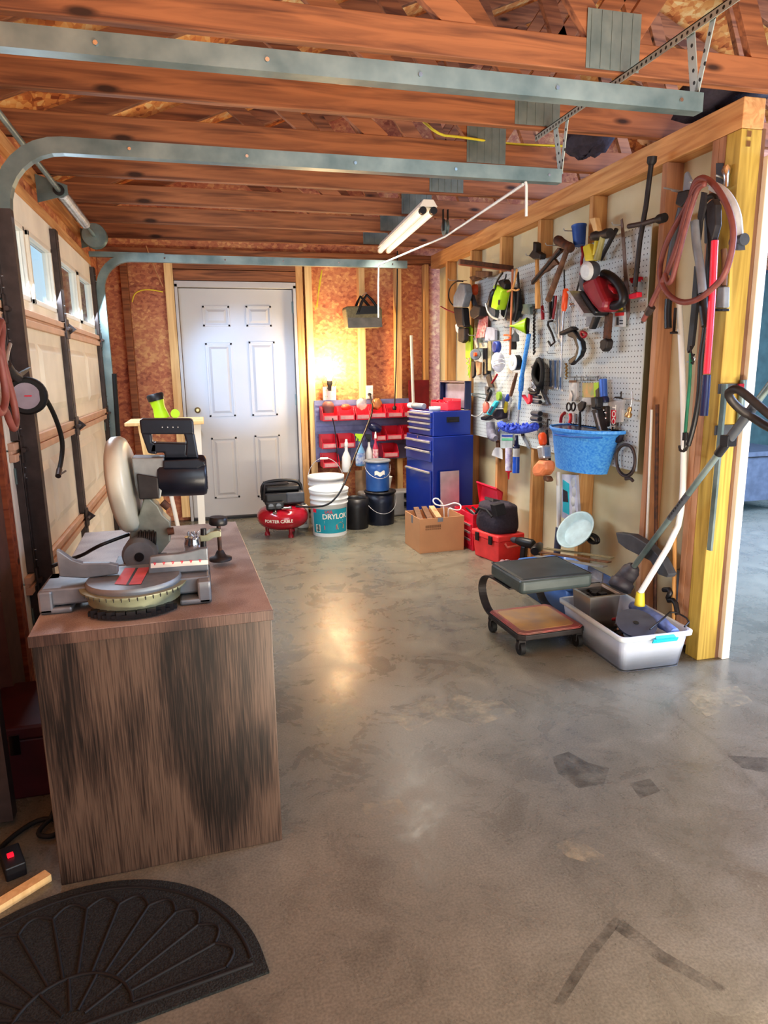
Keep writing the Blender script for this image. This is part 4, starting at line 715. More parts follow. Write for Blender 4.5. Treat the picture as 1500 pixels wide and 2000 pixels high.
q = Bd(); fc = lambda x, y: V((1.405+.1035*math.sin(x/.1035-.05), 5.62-.1035*math.cos(x/.1035-.05), .43+y)); q.add([fc(-.045+.01*i, y+.008*math.sin(i)) for y in (.0, .035) for i in range(10)], [(i, i+1, i+11, i+10) for i in range(9)]); q.add([fc(-.04, -.02), fc(.05, -.02), fc(.05, -.012), fc(-.04, -.012)], [(0, 1, 2, 3)]); obj('white_print', q, M['white'], t)
t = thing('plastic_jug', 'white plastic jug between the compressor and the labelled pail', 'jug'); q = Bd(); q.bx((.70, 5.60, .0), (.80, 5.70, .20)); obj('body', q, M['whiteplastic'], t, .02, 3); q = Bd(); q.lathe((.75, 5.65, .20), (.75, 5.65, .245), [(0, .035), (.4, .02), (1, .02)]); obj('cap', q, M['dkgrey'], t); q = Bd(); q.bx((.72, 5.594, .04), (.78, 5.599, .13)); obj('label', q, M['grey'], t)
t = thing('grey_case', 'flat grey plastic case leaning in the corner by the blue chest', 'case'); q = Bd(); q.bx((1.30, 5.83, 0), (1.79, 5.99, .23)); obj('case_body', q, mat('case_grey', (150, 150, 152), .5, sc=5), t, .02, 3)
for z in (.09, .17): q = Bd(); q.bx((1.70, 5.82, z), (1.735, 5.8295, z+.04)); obj('latch', q, M['black'], t, .003)
# ---- blue rolling chest: drawers face the room
ch = Mx.Translation((1.60, 5.395, 0)) @ Mx.Rotation(math.radians(9.2), 4, 'Z')   # local: x depth to wall, -y along the front
def chest(name, lab, boxes, mx): pass
def lp(q): q.bm.transform(ch); return q
t = thing('tool_cabinet', 'tall blue rolling tool cabinet with two drawers and a door', 'tool cabinet')
q = Bd(); q.bx((0, -.46, .13), (.36, 0, .795)); cab = obj('cabinet_body', lp(q), M['blue'], t, .004)
for n, z0, z1 in (('drawer', .695, .765), ('drawer', .60, .688), ('door', .15, .53)):
    q = Bd(); q.bx((-.014, -.445, z0), (-.0005, -.015, z1)); dr = obj(n, lp(q), M['blue'], t, .003)
    q = Bd(); q.prism([(-.016, -.44, z1-.003), (-.028, -.44, z1-.008), (-.028, -.44, z1-.018), (-.016, -.44, z1-.02)], (0, .42, 0)); obj('handle', lp(q), M['alum'], dr)
q = Bd(); q.cyl((-.0145, -.23, .78), (-.0, -.23, .78), .009); obj('lock', lp(q), M['chrome'], t)
for x in (.04, .32):
    for y in (-.42, -.04):
        q = Bd(); q.cyl((x-.015, y, .045), (x+.015, y, .045), .045, n=18); q.bx((x-.02, y-.025, .085), (x+.02, y+.025, .1295), M['iron']); obj('caster', lp(q), M['rubber'], t)
t = thing('tool_chest', 'smaller blue tool chest with open lid, on the blue cabinet', 'tool chest')
q = Bd(); q.bx((.012, -.44, .797), (.345, -.03, .985)); obj('chest_body', lp(q), M['blue'], t, .004)
for z0, z1 in ((.945, .975), (.905, .94), (.86, .90), (.805, .855)):
    q = Bd(); q.bx((-.002, -.425, z0), (.0115, -.045, z1)); dr = obj('drawer', lp(q), M['blue'], t, .002)
    q = Bd(); q.prism([(-.003, -.42, z1-.001), (-.016, -.42, z1-.004), (-.016, -.42, z1-.014), (-.003, -.42, z1-.016)], (0, .37, 0)); obj('handle', lp(q), M['alum'], dr)
q = Bd(); q.bx((.13, -.444, .90), (.24, -.4405, .94), M['black']); q.bx((.15, -.455, .905), (.22, -.4445, .918), M['iron']); obj('side_handle', lp(q), M['black'], t)
q = Bd(); q.bx((.335, -.44, .99), (.349, -.03, 1.21)); q.bx((.29, -.44, 1.195), (.335, -.03, 1.21)); q.bx((.29, -.44, .99), (.335, -.428, 1.21)); q.bx((.29, -.042, .99), (.335, -.03, 1.21)); lid = obj('lid', lp(q), M['navy'], t, .003)
q = Bd(); q.bx((.331, -.41, 1.0), (.3345, -.06, 1.185)); obj('lid_liner', lp(q), mat('liner', (150, 140, 156), .5), lid)
# things on the chest
t = thing('storage_bin', 'red open parts bin sitting on the blue chest', 'storage bin'); q = Bd()
for l, h in (((.16, -.40, .9865), (.28, -.12, .992)), ((.16, -.40, .992), (.165, -.12, 1.045)), ((.275, -.40, .992), (.28, -.12, 1.075)), ((.165, -.40, .992), (.275, -.395, 1.06)), ((.165, -.125, .992), (.275, -.12, 1.06))): q.bx(l, h)
obj('bin_shell', lp(q), M['red'], t, .002); q = Bd()
for i in range(26): c = V((rnd.uniform(.18, .265), rnd.uniform(-.375, -.145), rnd.uniform(1.0, 1.05))); q.cyl(c, c+V((rnd.uniform(-.02, .02), rnd.uniform(-.03, .03), .015)), .004, n=6)
o = obj('bin_contents', lp(q), mat('red_bits', (196, 40, 66), .4), t); o['kind'] = 'stuff'
t = thing('tape_roll', 'pale grey tape roll standing on the blue chest', 'tape roll'); q = Bd(); q.lathe((.07, -.36, .9865), (.07, -.36, 1.02), [(0, .022), (0, .045), (1, .045), (1, .022), (0, .022)], n=26, cap=False); obj('roll', lp(q), M['ltgrey'], t)
t = thing('spray_can', 'grey and white aerosol can lying on the blue chest', 'spray can'); q = Bd(); q.lathe((.055, -.21, 1.014), (.045, -.03, 1.014), [(0, .02), (.04, .026), (.9, .026), (1, .018)], n=20); obj('can', lp(q), M['grey'], t); q = Bd(); q.lathe((.045, -.029, 1.014), (.042, .03, 1.014), [(0, .024), (1, .022)], n=20); obj('cap', lp(q), M['whiteplastic'], t)
# polished sheet leaning on the cabinet side
q = Bd(); pp = [PZ(868, 995, .19), PZ(905, 992, .19), PY(913, 910, 4.86), PY(876, 910, 4.88)]
a = V((1.72, 4.885, 0)); c = V((1.88, 4.905, 0)); up = V((.006, .035, .53)); q.prism([a, c, c+up, a+up], (.001, -.006, 0)); one('metal_sheet', q, mat('sheet_steel', (206, 200, 212), .36, .75, var=.14, sc=9, bmp=.15), 'shiny steel sheet leaning against the side of the blue cabinet', 'metal sheet')
# cardboard box with offcuts and white cord
bm = Mx.Translation((1.44, 4.54, 0)) @ Mx.Rotation(math.radians(2.5), 4, 'Z')
def bt(q): q.bm.transform(bm); return q
t = thing('cardboard_box', 'open brown cardboard box of wood offcuts on the floor', 'box'); W_, D_, H_ = .345, .325, .255; T = .004
q = Bd()
for l, h in (((0, 0, 0), (W_, D_, T)), ((0, 0, T), (W_, T, H_)), ((0, D_-T, T), (W_, D_, H_)), ((0, T, T), (T, D_-T, H_)), ((W_-T, T, T), (W_, D_-T, H_))): q.bx(l, h)
obj('carton', bt(q), M['card'], t, .001)
q = Bd()
for i in range(16): q.bx((.045+i*.0075, -.0012, .185), (.045+i*.0075+.005, -.0004, .205), None); q.bx((.045+i*.0075, -.0012, .170), (.045+i*.0075+.004, -.0004, .180), None)
obj('printed_mark', bt(q), mat('ink', (128, 92, 66), .8), t)
q = Bd(); q.bx((W_*.40, -.0012, H_-.03), (W_*.52, -.0002, H_)); q.bx((-.0012, D_*.45, H_-.06), (-.0002, D_*.55, H_)); obj('packing_tape', bt(q), M['grey'], t)
for i, (x0, y0, x1, y1, lab, m) in enumerate(((.05, .06, .08, .30, 'dark wood offcut sticking out of the cardboard box, nearer the chest', 'darkhandle'), (.115, .05, .145, .30, 'dark wood offcut in the cardboard box, beside the white cord', 'darkhandle'), (.18, .08, .205, .30, 'paler wood offcut next to two dark ones in the cardboard box', 'tan'))):
    q = Bd(); z0, z1 = .16+.03*i, .262; a, c = V((x0, y0, z0)), V((x1, y1, z1)); n = V((.02, -.002, 0)); q.prism([a-n, a+n, c+n, c-n], (0, 0, .022)); one('wood_offcut', bt(q), M[m], lab, 'wood scrap')
q = Bd(); cq = lambda x, y, z: V((x, y, z)); q.tube([cq(.27, .2, .20), cq(.27, .21, .30), cq(.22, .22, .36), cq(.18, .22, .345), cq(.20, .2, .305), cq(.28, .18, .30), cq(.33, .16, .325), cq(.38, .14, .31), cq(.36, .1, .275), cq(.30, .08, .285), cq(.26, .10, .305), cq(.28, .14, .21)], .0055, sm=2); one('looped_rope', bt(q), M['whiteplastic'], 'white rope looping out of the cardboard box', 'cord')
# red chest with open lid
rm = Mx.Translation((1.83, 4.50, 0)) @ Mx.Rotation(math.radians(3), 4, 'Z') @ Mx.Diagonal((1, .84, 1, 1))
def rt(q): q.bm.transform(rm); return q
t = thing('red_tool_chest', 'red steel tool chest with open lid behind the coral toolbox', 'tool chest'); q = Bd()
for l, h in (((0, 0, 0), (.21, .40, .20)), ((0, 0, .20), (.006, .40, .27)), ((.204, 0, .20), (.21, .40, .27)), ((.006, 0, .20), (.204, .006, .27)), ((.006, .394, .20), (.204, .40, .27))): q.bx(l, h)
obj('chest_body', rt(q), M['red'], t, .003)
for i in range(3):
    q = Bd(); q.bx((-.009, .015, .04+i*.055), (-.0005, .385, .085+i*.055)); dr = obj('drawer', rt(q), M['red'], t, .002); q = Bd(); q.bx((-.016, .02, .07+i*.055), (-.0095, .38, .084+i*.055)); obj('handle', rt(q), M['alum'], dr)
q = Bd(); q.prism([(.212, 0, .268), (.218, 0, .268), (.238, 0, .42), (.185, 0, .455), (.18, 0, .445), (.228, 0, .415)], (0, .40, 0)); q.prism([(.212, 0, .268), (.238, 0, .42), (.185, 0, .455)], (0, .005, 0)); q.prism([(.212, .395, .268), (.238, .395, .42), (.185, .395, .455)], (0, .005, 0)); obj('lid', rt(q), M['red'], t)
for i in range(6):
    q = Bd(); x = .03+i*.028; q.cyl((x, .05+.03*(i % 3), .215+.02*(i % 2)), (x+.01, .33-.02*(i % 3), .245+.02*(i % 2)), .008 if i % 2 else .012, n=8); one('hand_tool', rt(q), M['iron'] if i % 2 else M['steel'], ('dark' if i % 2 else 'bright')+' steel hand tool lying in the open red chest', 'tool', 'loose tools in the red chest')
# coral toolbox with the bag
km = Mx.Translation((1.86, 4.12, 0)) @ Mx.Rotation(math.radians(14), 4, 'Z')
def kt(q): q.bm.transform(km); return q
t = thing('toolbox', 'coral red plastic toolbox with black latches under a tool bag', 'toolbox'); q = Bd(); q.hull([V(p) for p in ((.015, .01, 0), (.20, .01, 0), (.20, .28, 0), (.015, .28, 0), (0, 0, .15), (.215, 0, .15), (.215, .29, .15), (0, .29, .15))]); obj('toolbox_body', kt(q), M['coral'], t, .008)
q = Bd(); q.bx((-.008, -.008, .1505), (.223, .298, .195)); obj('lid', kt(q), M['coral'], t, .01, 3)
for y in (.05, .20): q = Bd(); q.bx((-.022, y, .125), (-.009, y+.035, .185)); obj('latch', kt(q), M['black'], t, .004)
q = Bd(); q.tube([V(p) for p in ((.05, -.012, .14), (.05, -.035, .12), (.16, -.035, .12), (.16, -.012, .14))], .008); obj('side_handle', kt(q), M['pink'], t)
t = thing('tool_bag', 'slouching black cloth tool bag on the coral toolbox', 'bag'); rs = []; rr = random.Random(5)
for z, sx, sy in ((.197, .105, .135), (.22, .115, .15), (.28, .112, .145), (.33, .10, .135), (.36, .108, .14), (.385, .098, .13), (.392, .06, .09)):
    rs.append([V((.115+sx*math.copysign(abs(math.cos(a))**.6, math.cos(a))+rr.uniform(-.006, .006), .16+sy*math.copysign(abs(math.sin(a))**.6, math.sin(a))+rr.uniform(-.008, .008), z+(rr.uniform(-.008, .012) if z > .25 else 0))) for a in [2*PI*i/26 for i in range(26)]])
q = Bd(); q.rings(rs); obj('bag_body', kt(q), M['bag'], t, sub=1)
q = Bd(); q.prism([(-.005, .01, .33), (-.015, .03, .405), (.06, .02, .415), (.07, .0, .34)], (0, .05, 0)); q.prism([(.08, .17, .395), (.2, .17, .36), (.235, .18, .37), (.10, .19, .412)], (.0, .10, .004)); q.tube([V(p) for p in ((-.01, .06, .32), (-.02, .11, .36), (-.015, .2, .36), (-.005, .25, .31))], .01, n=6); obj('flap', kt(q), mat('flap_black', (30, 28, 34), .7), t, .004)
# cordless tools and bits beside the partition
def drill(name, lab, mx):
    t = thing(name, lab, 'drill'); tf = lambda q: (q.bm.transform(mx), q)[1]
    q = Bd(); q.bx((-.04, -.03, 0), (.045, .03, .05)); obj('battery', tf(q), M['red'], t, .006); q = Bd(); q.prism([(-.02, -.018, .051), (.025, -.018, .051), (.015, -.018, .15), (-.025, -.018, .15)], (0, .036, 0)); obj('grip', tf(q), M['black'], t, .008)
    q = Bd(); q.lathe((-.08, 0, .175), (.06, 0, .175), [(0, .024), (.1, .032), (.8, .03), (1, .022)]); obj('motor_housing', tf(q), M['black'], t); q = Bd(); q.lathe((.061, 0, .175), (.11, 0, .175), [(0, .022), (.6, .02), (1, .01)]); obj('chuck', tf(q), M['dkgrey'], t)
drill('cordless_drill', 'black and red cordless drill standing beside the coral toolbox', TR(1.99, 4.00, 0) @ Mx.Rotation(2.0, 4, 'Z')); drill('cordless_driver', 'black and red cordless driver against the wall by the white pole', TR(2.0, 3.83, 0) @ Mx.Rotation(.9, 4, 'Z'))
lump('work_glove', (1.86, 3.98, .035), (.06, .07, .033), mat('glove', (200, 150, 150), .8, col2=(90, 84, 96), sc=30), 'crumpled pinkish work glove in front of the coral toolbox', 'glove', seed=21)
# ================================================================== PARTITION: PEGBOARD AND TOOLS
peg = thing('pegboard', 'white perforated hardboard sheet carrying the hand tools', 'pegboard')
q = Bd(); q.bx((XP, 2.955, .786), (XR-.0003, 5.12, 1.954)); obj('board', q, M['peg'], peg)
def prim(q, z, s, m=None):
    k = s[0]; Wp = lambda p, o: PX(*z(p[0], p[1]), XP-o)
    if k == 'p':
        o0, o1 = s[2], s[3]; mid = (o0+o1)/2; pl = [Wp(p, mid) for p in s[1]]; q.prism([V((XP-o0, p.y, p.z)) for p in pl], (-(o1-o0), 0, 0), m)
    elif k == 't': q.tube([Wp(p, p[2] if len(p) > 2 else s[3]) for p in s[1]], s[2], m, sm=s[4] if len(s) > 4 else 1, n=8)
    elif k == 'o': q.tube([Wp(p, s[3]) for p in s[1]], s[2], m, sm=2, closed=True)
    elif k == 'l': q.lathe(Wp(s[1], s[3]), Wp(s[2], s[4] if len(s) > 5 else s[3]), s[-1], m)
    elif k == 's': q.ball(Wp(s[1], s[2]), s[3], m)
    elif k == 'd': c = Wp(s[1], s[2]); q.cyl(c+V((s[4]/2, 0, 0)), c-V((s[4]/2, 0, 0)), s[3], m=m, n=26)
    return q
HK = []
def wt(name, label, cat, z, parts, group=None, hook=None, bev=0):
    """a wall thing from traced outlines: parts = (part name, material, prims[, bevel])"""
    if len(parts) == 1:
        q = Bd()
        for s in parts[0][2]: prim(q, z, s)
        return one(name, q, M.get(parts[0][1]) if isinstance(parts[0][1], str) else parts[0][1], label, cat, group, bev=parts[0][3] if len(parts[0]) > 3 else bev)
    t = thing(name, label, cat, group); seen = {}
    for p in parts:
        q = Bd()
        for s in p[2]: prim(q, z, s)
        obj(p[0], q, M[p[1]] if isinstance(p[1], str) else p[1], t, p[3] if len(p) > 3 else bev)
    return t
def R(x0, y0, x1, y1): return [(x0, y0), (x1, y0), (x1, y1), (x0, y1)]
# peg hooks (parts of the board): wires that stand out from it
def hook(u, v, d):
    q = Bd(); a = PX(u, v, XP); q.tube([a, a+V((-d, 0, 0)), a+V((-d-.008, 0, .012))], .003, n=6); obj('peg_hook', q, M['steel'], peg)
for (u, v, d) in ((912, 548, .15), (975, 545, .08), (1003, 527, .11), (1052, 500, .08), (1098, 480, .1), (1135, 452, .1), (1170, 505, .14), (1218, 440, .06), (1088, 600, .05), (1077, 610, .05), (940, 655, .1), (985, 665, .11), (1010, 640, .09), (1050, 690, .08), (1124, 645, .08), (1200, 600, .05), (1185, 610, .05), (1123, 737, .07), (1137, 736, .07), (1150, 736, .07), (1169, 736, .07), (1213, 775, .05), (1236, 775, .05), (965, 750, .08), (988, 770, .07), (1085, 690, .05), (1140, 640, .05)): hook(u, v, d)
for x in (495, 563, 632, 733):                 # four bare loop hooks in a row above the flashlight
    q = Bd(); q.tube([PX(*zD(x-12, 225), XP-.0), PX(*zD(x-12, 215), XP-.03), PX(*zD(x-8, 180), XP-.035), PX(*zD(x+10, 180), XP-.035), PX(*zD(x+14, 215), XP-.03), PX(*zD(x+12, 228), XP-.0)], .0028, n=6); obj('loop_hook', q, M['steel'], peg)
# --- group seen in crop A
P0 = PX(1001, 529, XP-.02); P1 = PY(897, 516, P0.y); q = Bd(); d = (P1-P0); n = V((0, .016, 0)); q.prism([P0+n, P0-n, P1-n, P1+n], (0, 0, .030)); q.prism([P0+n, P0-n, P1-n, P1+n], (0, 0, -.004), M['pine_red']); one('steel_bar', q, M['rust'], 'dark square bar jutting out from the far top of the pegboard', 'bar')  # thin reddish strip paints the pink light on the bar's underside
wt('reciprocating_saw', 'grey and black reciprocating saw hung at the far end of the pegboard', 'power saw', zA, [('body', 'grey', [('p', [(330, 545), (400, 560), (425, 700), (370, 900), (235, 900), (240, 740)], .09, .15)], .01), ('motor_grip', 'black', [('p', [(235, 905), (370, 905), (385, 1100), (395, 1190), (300, 1200), (270, 1110)], .085, .145)], .012), ('nose', 'iron', [('p', [(290, 1205), (390, 1200), (385, 1390), (350, 1425), (290, 1400)], .09, .13)], .01), ('shoe', 'ltgrey', [('p', [(240, 1160), (285, 1120), (300, 1300), (250, 1250)], .095, .12)]), ('cord', 'black', [('t', [(330, 525), (240, 515), (140, 600), (115, 740), (150, 840), (215, 890)], .005, .12, 2)])])
wt('orange_sander', 'rusty orange round tool behind the grey reciprocating saw', 'sander', zA, [('body', mat('rust_orange', (196, 84, 44), .5), [('l', (462, 645), (546, 645), .062, .02, [(0, .03), (.3, .04), (.8, .04), (1, .034)])]), ('grip', 'dkgrey', [('p', [(430, 700), (480, 720), (530, 880), (500, 890)], .045, .07)], .004), ('top_cap', 'darkhandle', [('p', [(430, 455), (540, 430), (590, 490), (480, 525)], .03, .05)], .008)])
wt('wood_block', 'dark wooden block on the top edge of the pegboard, far end', 'block', zA, [('wood_block', 'darkhandle', [('p', [(540, 365), (740, 375), (735, 440), (640, 475), (540, 455)], .052, .085)], .006)])
wt('circular_saw', 'lime green cordless saw with black handle, at the far end of the pegboard', 'power saw', zA, [('body', 'lime', [('p', [(855, 570), (930, 600), (995, 650), (960, 690), (940, 780), (890, 945), (800, 910), (830, 740), (865, 650), (825, 610)], .09, .16)], .012), ('motor', 'black', [('l', (800, 650), (740, 880), .12, .12, [(0, .02), (.2, .03), (.9, .03), (1, .022)])]), ('rear_grip', 'black', [('p', [(880, 520), (960, 490), (1000, 560), (985, 640), (930, 600)], .10, .15)], .006), ('blade_guard', 'dkgrey', [('d', (785, 985), .11, .055, .03)]), ('foot_plate', 'alum', [('t', [(668, 850), (690, 960), (760, 1050), (860, 1085)], .008, .13, 2)]), ('maker_plate', 'black', [('p', [(850, 790), (880, 800), (865, 870), (845, 862)], .1601, .1615)])])
wt('tool_case', 'black tool case hung behind the lime green saw', 'tool', zA, [('case', 'black', [('p', [(955, 690), (1040, 600), (1130, 620), (1150, 950), (1090, 1100), (1000, 1090), (930, 1010)], .02, .075)], .01), ('steel_rod', 'steel', [('l', (1020, 690), (940, 1090), .074, [(0, .006), (.9, .006), (.92, .014), (1, .014)])])])
wt('wooden_dowel', 'long reddish wooden stick hung upright from the jutting dark bar', 'stick', zA, [('wooden_dowel', mat('dowel', (190, 120, 82), .6), [('l', (1060, 345), (1020, 1600), .115, [(0, .007), (1, .007)])])])
wt('sling_stick', 'short forked wooden stick tied to the long reddish dowel', 'stick', zA, [('sling_stick', 'handle', [('t', [(1125, 340), (1090, 520), (1060, 640), (985, 670)], .007, .14, 1), ('t', [(1060, 640), (1110, 660), (1150, 640)], .006, .14, 1)])])
wt('pry_bar', 'thin black pry bar hung to the right of the reddish dowel', 'bar', zA, [('pry_bar', 'iron', [('t', [(1135, 390), (1150, 640), (1120, 1000), (1095, 1110)], .008, .09, 1)])])
wt('bits_packet', 'red packet of screws hanging below the lime green saw', 'packet', zA, [('packet', mat('red_pack', (206, 74, 84), .4, col2=(240, 190, 180), sc=60), [('p', [(590, 1040), (690, 1030), (680, 1200), (650, 1340), (530, 1350)], .03, .045)]), ('drill_head', 'iron', [('p', [(480, 960), (540, 870), (640, 900), (620, 1030), (540, 1080), (490, 1040)], .05, .11)], .008)])
wt('card_box', 'grey card box with a hang hole, beside the red packet', 'box', zA, [('sheet_box', mat('grey_card', (170, 172, 186), .6), [('p', [(670, 1225), (700, 1190), (790, 1200), (815, 1230), (815, 1390), (670, 1390)], .02, .04)])])
wt('marking_level', 'lime green plastic level hanging at the far edge of the pegboard', 'level', zA, [('level_bar', 'lime', [('p', [(385, 1180), (430, 1160), (462, 1210), (462, 1640), (385, 1640)], .05, .07)], .002), ('tied_string', 'lime', [('t', [(380, 1640), (420, 1700), (370, 1720), (430, 1750), (400, 1800), (420, 1850), (405, 1900)], .004, .06, 1), ('t', [(450, 1640), (440, 1760), (425, 1930)], .005, .06, 1)])])
wt('cable_reel', 'round grey reel with an orange hub near the lime level', 'reel', zA, [('reel', 'grey', [('l', (512, 1592), (520, 1592), .10, .07, [(0, .036), (.1, .04), (.9, .04), (1, .036)])]), ('hub', 'orange', [('d', (512, 1592), .104, .014, .02)]), ('pointer', 'steel', [('p', [(485, 1350), (520, 1350), (560, 1480), (540, 1500)], .05, .06)])])
wt('putty_knife', 'broad steel putty knife with black grip below the red packet', 'putty knife', zA, [('blade', 'steel', [('p', R(560, 1420, 690, 1500), .02, .024)]), ('grip', 'black', [('p', [(640, 1500), (690, 1500), (700, 1880), (640, 1900)], .015, .04)], .006)])
wt('steel_rule', 'long olive straightedge hanging next to the putty knife', 'straightedge', zA, [('steel_rule', mat('rule', (150, 146, 116), .5, .4), [('p', R(700, 1400, 745, 1830), .03, .036)])])
wt('dark_clippers', 'pair of dark clippers below the orange hubbed reel', 'clippers', zA, [('blade', 'iron', [('p', [(470, 1690), (520, 1700), (510, 1900), (480, 1940)], .05, .07)], .003), ('grip', 'tan', [('p', [(530, 1690), (600, 1710), (590, 1880), (550, 1900)], .045, .065)], .003)])
wt('painter_tape', 'ring of blue tape hanging above the white dust mask', 'tape roll', zA, [('tape_ring', 'toolblue', [('l', (790, 1482), (860, 1482), .15, .115, [(0, .028), (0, .036), (1, .038), (1, .028), (0, .028)])], 0)])
wt('dust_mask', 'white ribbed cup dust mask on the pegboard', 'dust mask', zA, [('cup', mat('mask_white', (226, 228, 240), .7, var=.04), [('l', (840, 1580), (860, 1850), .085, .09, [(0, .026), (.15, .040), (.45, .050), (.7, .045), (.9, .028), (1, .01)])]), ('rib', 'ltgrey', [('t', [(775, 1700), (820, 1680), (900, 1650), (945, 1680)], .003, .135, 1), ('t', [(775, 1760), (830, 1740), (910, 1710), (945, 1730)], .003, .133, 1)])])
wt('wire_spool', 'black spool with a white end face, beside the dust mask', 'spool', zA, [('spool', 'black', [('l', (1065, 1715), (1152, 1710), .115, .073, [(0, .048), (1, .048)])]), ('end_face', 'whiteplastic', [('l', (1052, 1715), (1064, 1715), .1215, .1155, [(0, .048), (.3, .052), (1, .052)])]), ('hub', 'ltgrey', [('l', (1046, 1716), (1051, 1716), .1245, .122, [(0, .018), (1, .018)])])])
wt('wire_cup_brush', 'grey dome shaped cup brush above the black spool', 'brush', zA, [('dome', 'grey', [('l', (1085, 1235), (1075, 1400), .08, .08, [(0, .008), (.2, .012), (.45, .033), (.95, .037), (1, .034)])]), ('stem', 'iron', [('l', (1075, 1402), (1070, 1520), .08, .08, [(0, .018), (.5, .022), (1, .02)])])])
wt('funnel', 'lime green plastic funnel hung sideways on the pegboard', 'funnel', zA, [('cone', 'lime', [('l', (1020, 1175), (1265, 1172), .165, .085, [(0, .006), (.22, .008), (.95, .048), (1, .050)])]), ('mouth', 'black', [('l', (1268, 1172), (1305, 1172), .084, .07, [(0, .05), (1, .044)])])])
wt('duster', 'blue chenille duster on a long blue handle', 'duster', zI, [('pole', 'brightblue', [('l', (1033, 652), (1019, 736), .08, .08, [(0, .014), (1, .014)]), ('l', (1019, 737), (1014, 800), .08, .08, [(0, .017), (.4, .017), (.45, .010), (1, .009)])]), ('tufted_head', mat('chenille', (44, 64, 190), .9, sc=120, bmp=.8, col2=(90, 120, 226)), [('t', [(978, 829), (990, 838), (1010, 840), (1030, 838), (1046, 833)], .026, .115, 1)]+[('t', [(978+(i*13 % 70), 834+(i*7 % 9)-4), (976+(i*13 % 70)+(i*5 % 9)-4, 834+(i*11 % 17)-8)], .0055, .095+.011*(i % 6), 0) for i in range(90)]), ('wire_stem', 'steel', [('t', [(1014, 800), (1012, 822), (1012, 832)], .006, .08)])])
wt('bracket_plate', 'small galvanized angle bracket hooked above the green funnel', 'bracket', zA, [('bracket_plate', 'galv', [('p', [(1215, 1000), (1245, 890), (1235, 860), (1370, 850), (1375, 890), (1340, 900), (1350, 1005)], .02, .05)])])
wt('hanging_chain', 'thin dark chain hanging between hammer and hooks', 'chain', zA, [('hanging_chain', 'iron', [('s', (1375+((i % 2)*2-1)*7, 900+i*26), .05, (.006, .008, .010)) for i in range(27)])])
wt('spring_grip', 'orange spring clamp hanging beside the grey dome brush', 'clamp', zA, [('spring_grip', 'orange', [('t', [(935, 1385), (1000, 1375), (1040, 1350), (1000, 1310), (935, 1310)], .006, .13, 1)])])
wt('red_cable', 'thin dark red rod poking out past the far edge of the pegboard', 'rod', zA, [('red_cable', 'dkred', [('t', [(5, 890, .16), (110, 945, .12), (215, 985, .08)], .005, .1, 0)])])
wt('looped_cable', 'black cord looped above the lime green saw', 'cable', zA, [('looped_cable', 'black', [('t', [(910, 400), (850, 480), (815, 560), (800, 640)], .006, .165, 1), ('t', [(965, 410), (960, 470), (920, 520)], .005, .165, 1)])])
wt('feeler_strip', 'row of small steel keys under the black spool', 'keys', zC, [('feeler_strip', 'steel', [('t', [(740, 900+k*6), (690, 1010+k*6)], .003, .02+.004*k, 0) for k in range(6)])])
wt('glove_pair', 'grey work glove hanging left of the cyan knife', 'glove', zC, [('glove_pair', 'dkgrey', [('p', [(385, 760), (440, 770), (455, 840), (430, 900), (395, 880)], .012, .028)], .006)])
wt('steel_hanger', 'thin steel wire arm sticking out over the blue chest lid', 'wire', zC, [('steel_hanger', 'galv', [('t', [(205, 860, .20), (300, 862, .1), (385, 870, .003)], .0035, .1, 0), ('t', [(205, 875, .20), (300, 905, .1), (385, 925, .003)], .0035, .1, 0)])])
wt('hooked_cable', 'pale cable curving out near the blue chest at the foot of the pegboard', 'cable', zC, [('hooked_cable', 'ltgrey', [('t', [(210, 1140, .2), (260, 1165, .15), (320, 1140, .08), (360, 1080, .01)], .005, .1, 1)])])
wt('bolt_bag', 'small clear bag of bolts below the bare screwdriver shaft', 'bag', zB, [('bolt_bag', 'clear', [('p', [(640, 1180), (700, 1170), (700, 1290), (630, 1300)], .012, .022)], .003)])
wt('ratchet_pair', 'black bar wrench beside the pale hammer handle', 'wrench', zB, [('ratchet_pair', 'iron', [('t', [(205, 1010), (200, 1100), (215, 1200)], .007, .055, 1)])])
# --- crop B
wt('claw_hammer', 'claw hammer with pale wooden handle, farthest hammer on the pegboard', 'hammer', zA, [('handle', 'handle', [('l', (1415, 170), (1430, 920), .07, .07, [(0, .012), (.3, .013), (.8, .018), (1, .016)])]), ('head', 'iron', [('p', [(1330, 150), (1395, 60), (1400, -60), (1440, -40), (1440, 80), (1510, 120), (1500, 200), (1400, 200)], .05, .09)], .006)])
wt('machete', 'dark bladed brush hook leaning diagonally across the pegboard', 'brush hook', zB, [('blade', 'darkhandle', [('p', [(0, 770), (180, 560), (310, 385), (355, 400), (340, 430), (262, 510), (320, 580), (260, 590), (180, 660), (130, 680), (0, 815)], .10, .118)]), ('spine', 'iron', [('t', [(0, 795), (150, 620), (330, 405)], .008, .121, 0)])])
wt('sledge_hammer', 'sledge hammer with dark handle, hung head up beside the blue cup', 'hammer', zB, [('handle', 'darkhandle', [('l', (185, 1000), (410, 400), .12, .12, [(0, .018), (.3, .017), (1, .014)])]), ('head', 'rust', [('l', (290, 290), (450, 390), .12, .12, [(0, .024), (.12, .027), (.35, .023), (.65, .023), (.88, .027), (1, .024)])])])
wt('blue_cup', 'dark blue plastic cup upside down over the pegboard top', 'cup', zB, [('blue_cup', mat('cup_blue', (44, 84, 156), .4), [('l', (550, 360), (545, 120), .06, .06, [(0, .028), (.05, .031), (.9, .038), (.93, .041), (1, .041)])])])
wt('red_strap', 'twisted red cord hanging below the dark blue cup', 'strap', zB, [('red_strap', 'dkred', [('t', [(580, 370), (595, 460), (570, 540), (585, 620), (565, 700)], .008, .05, 2)])])
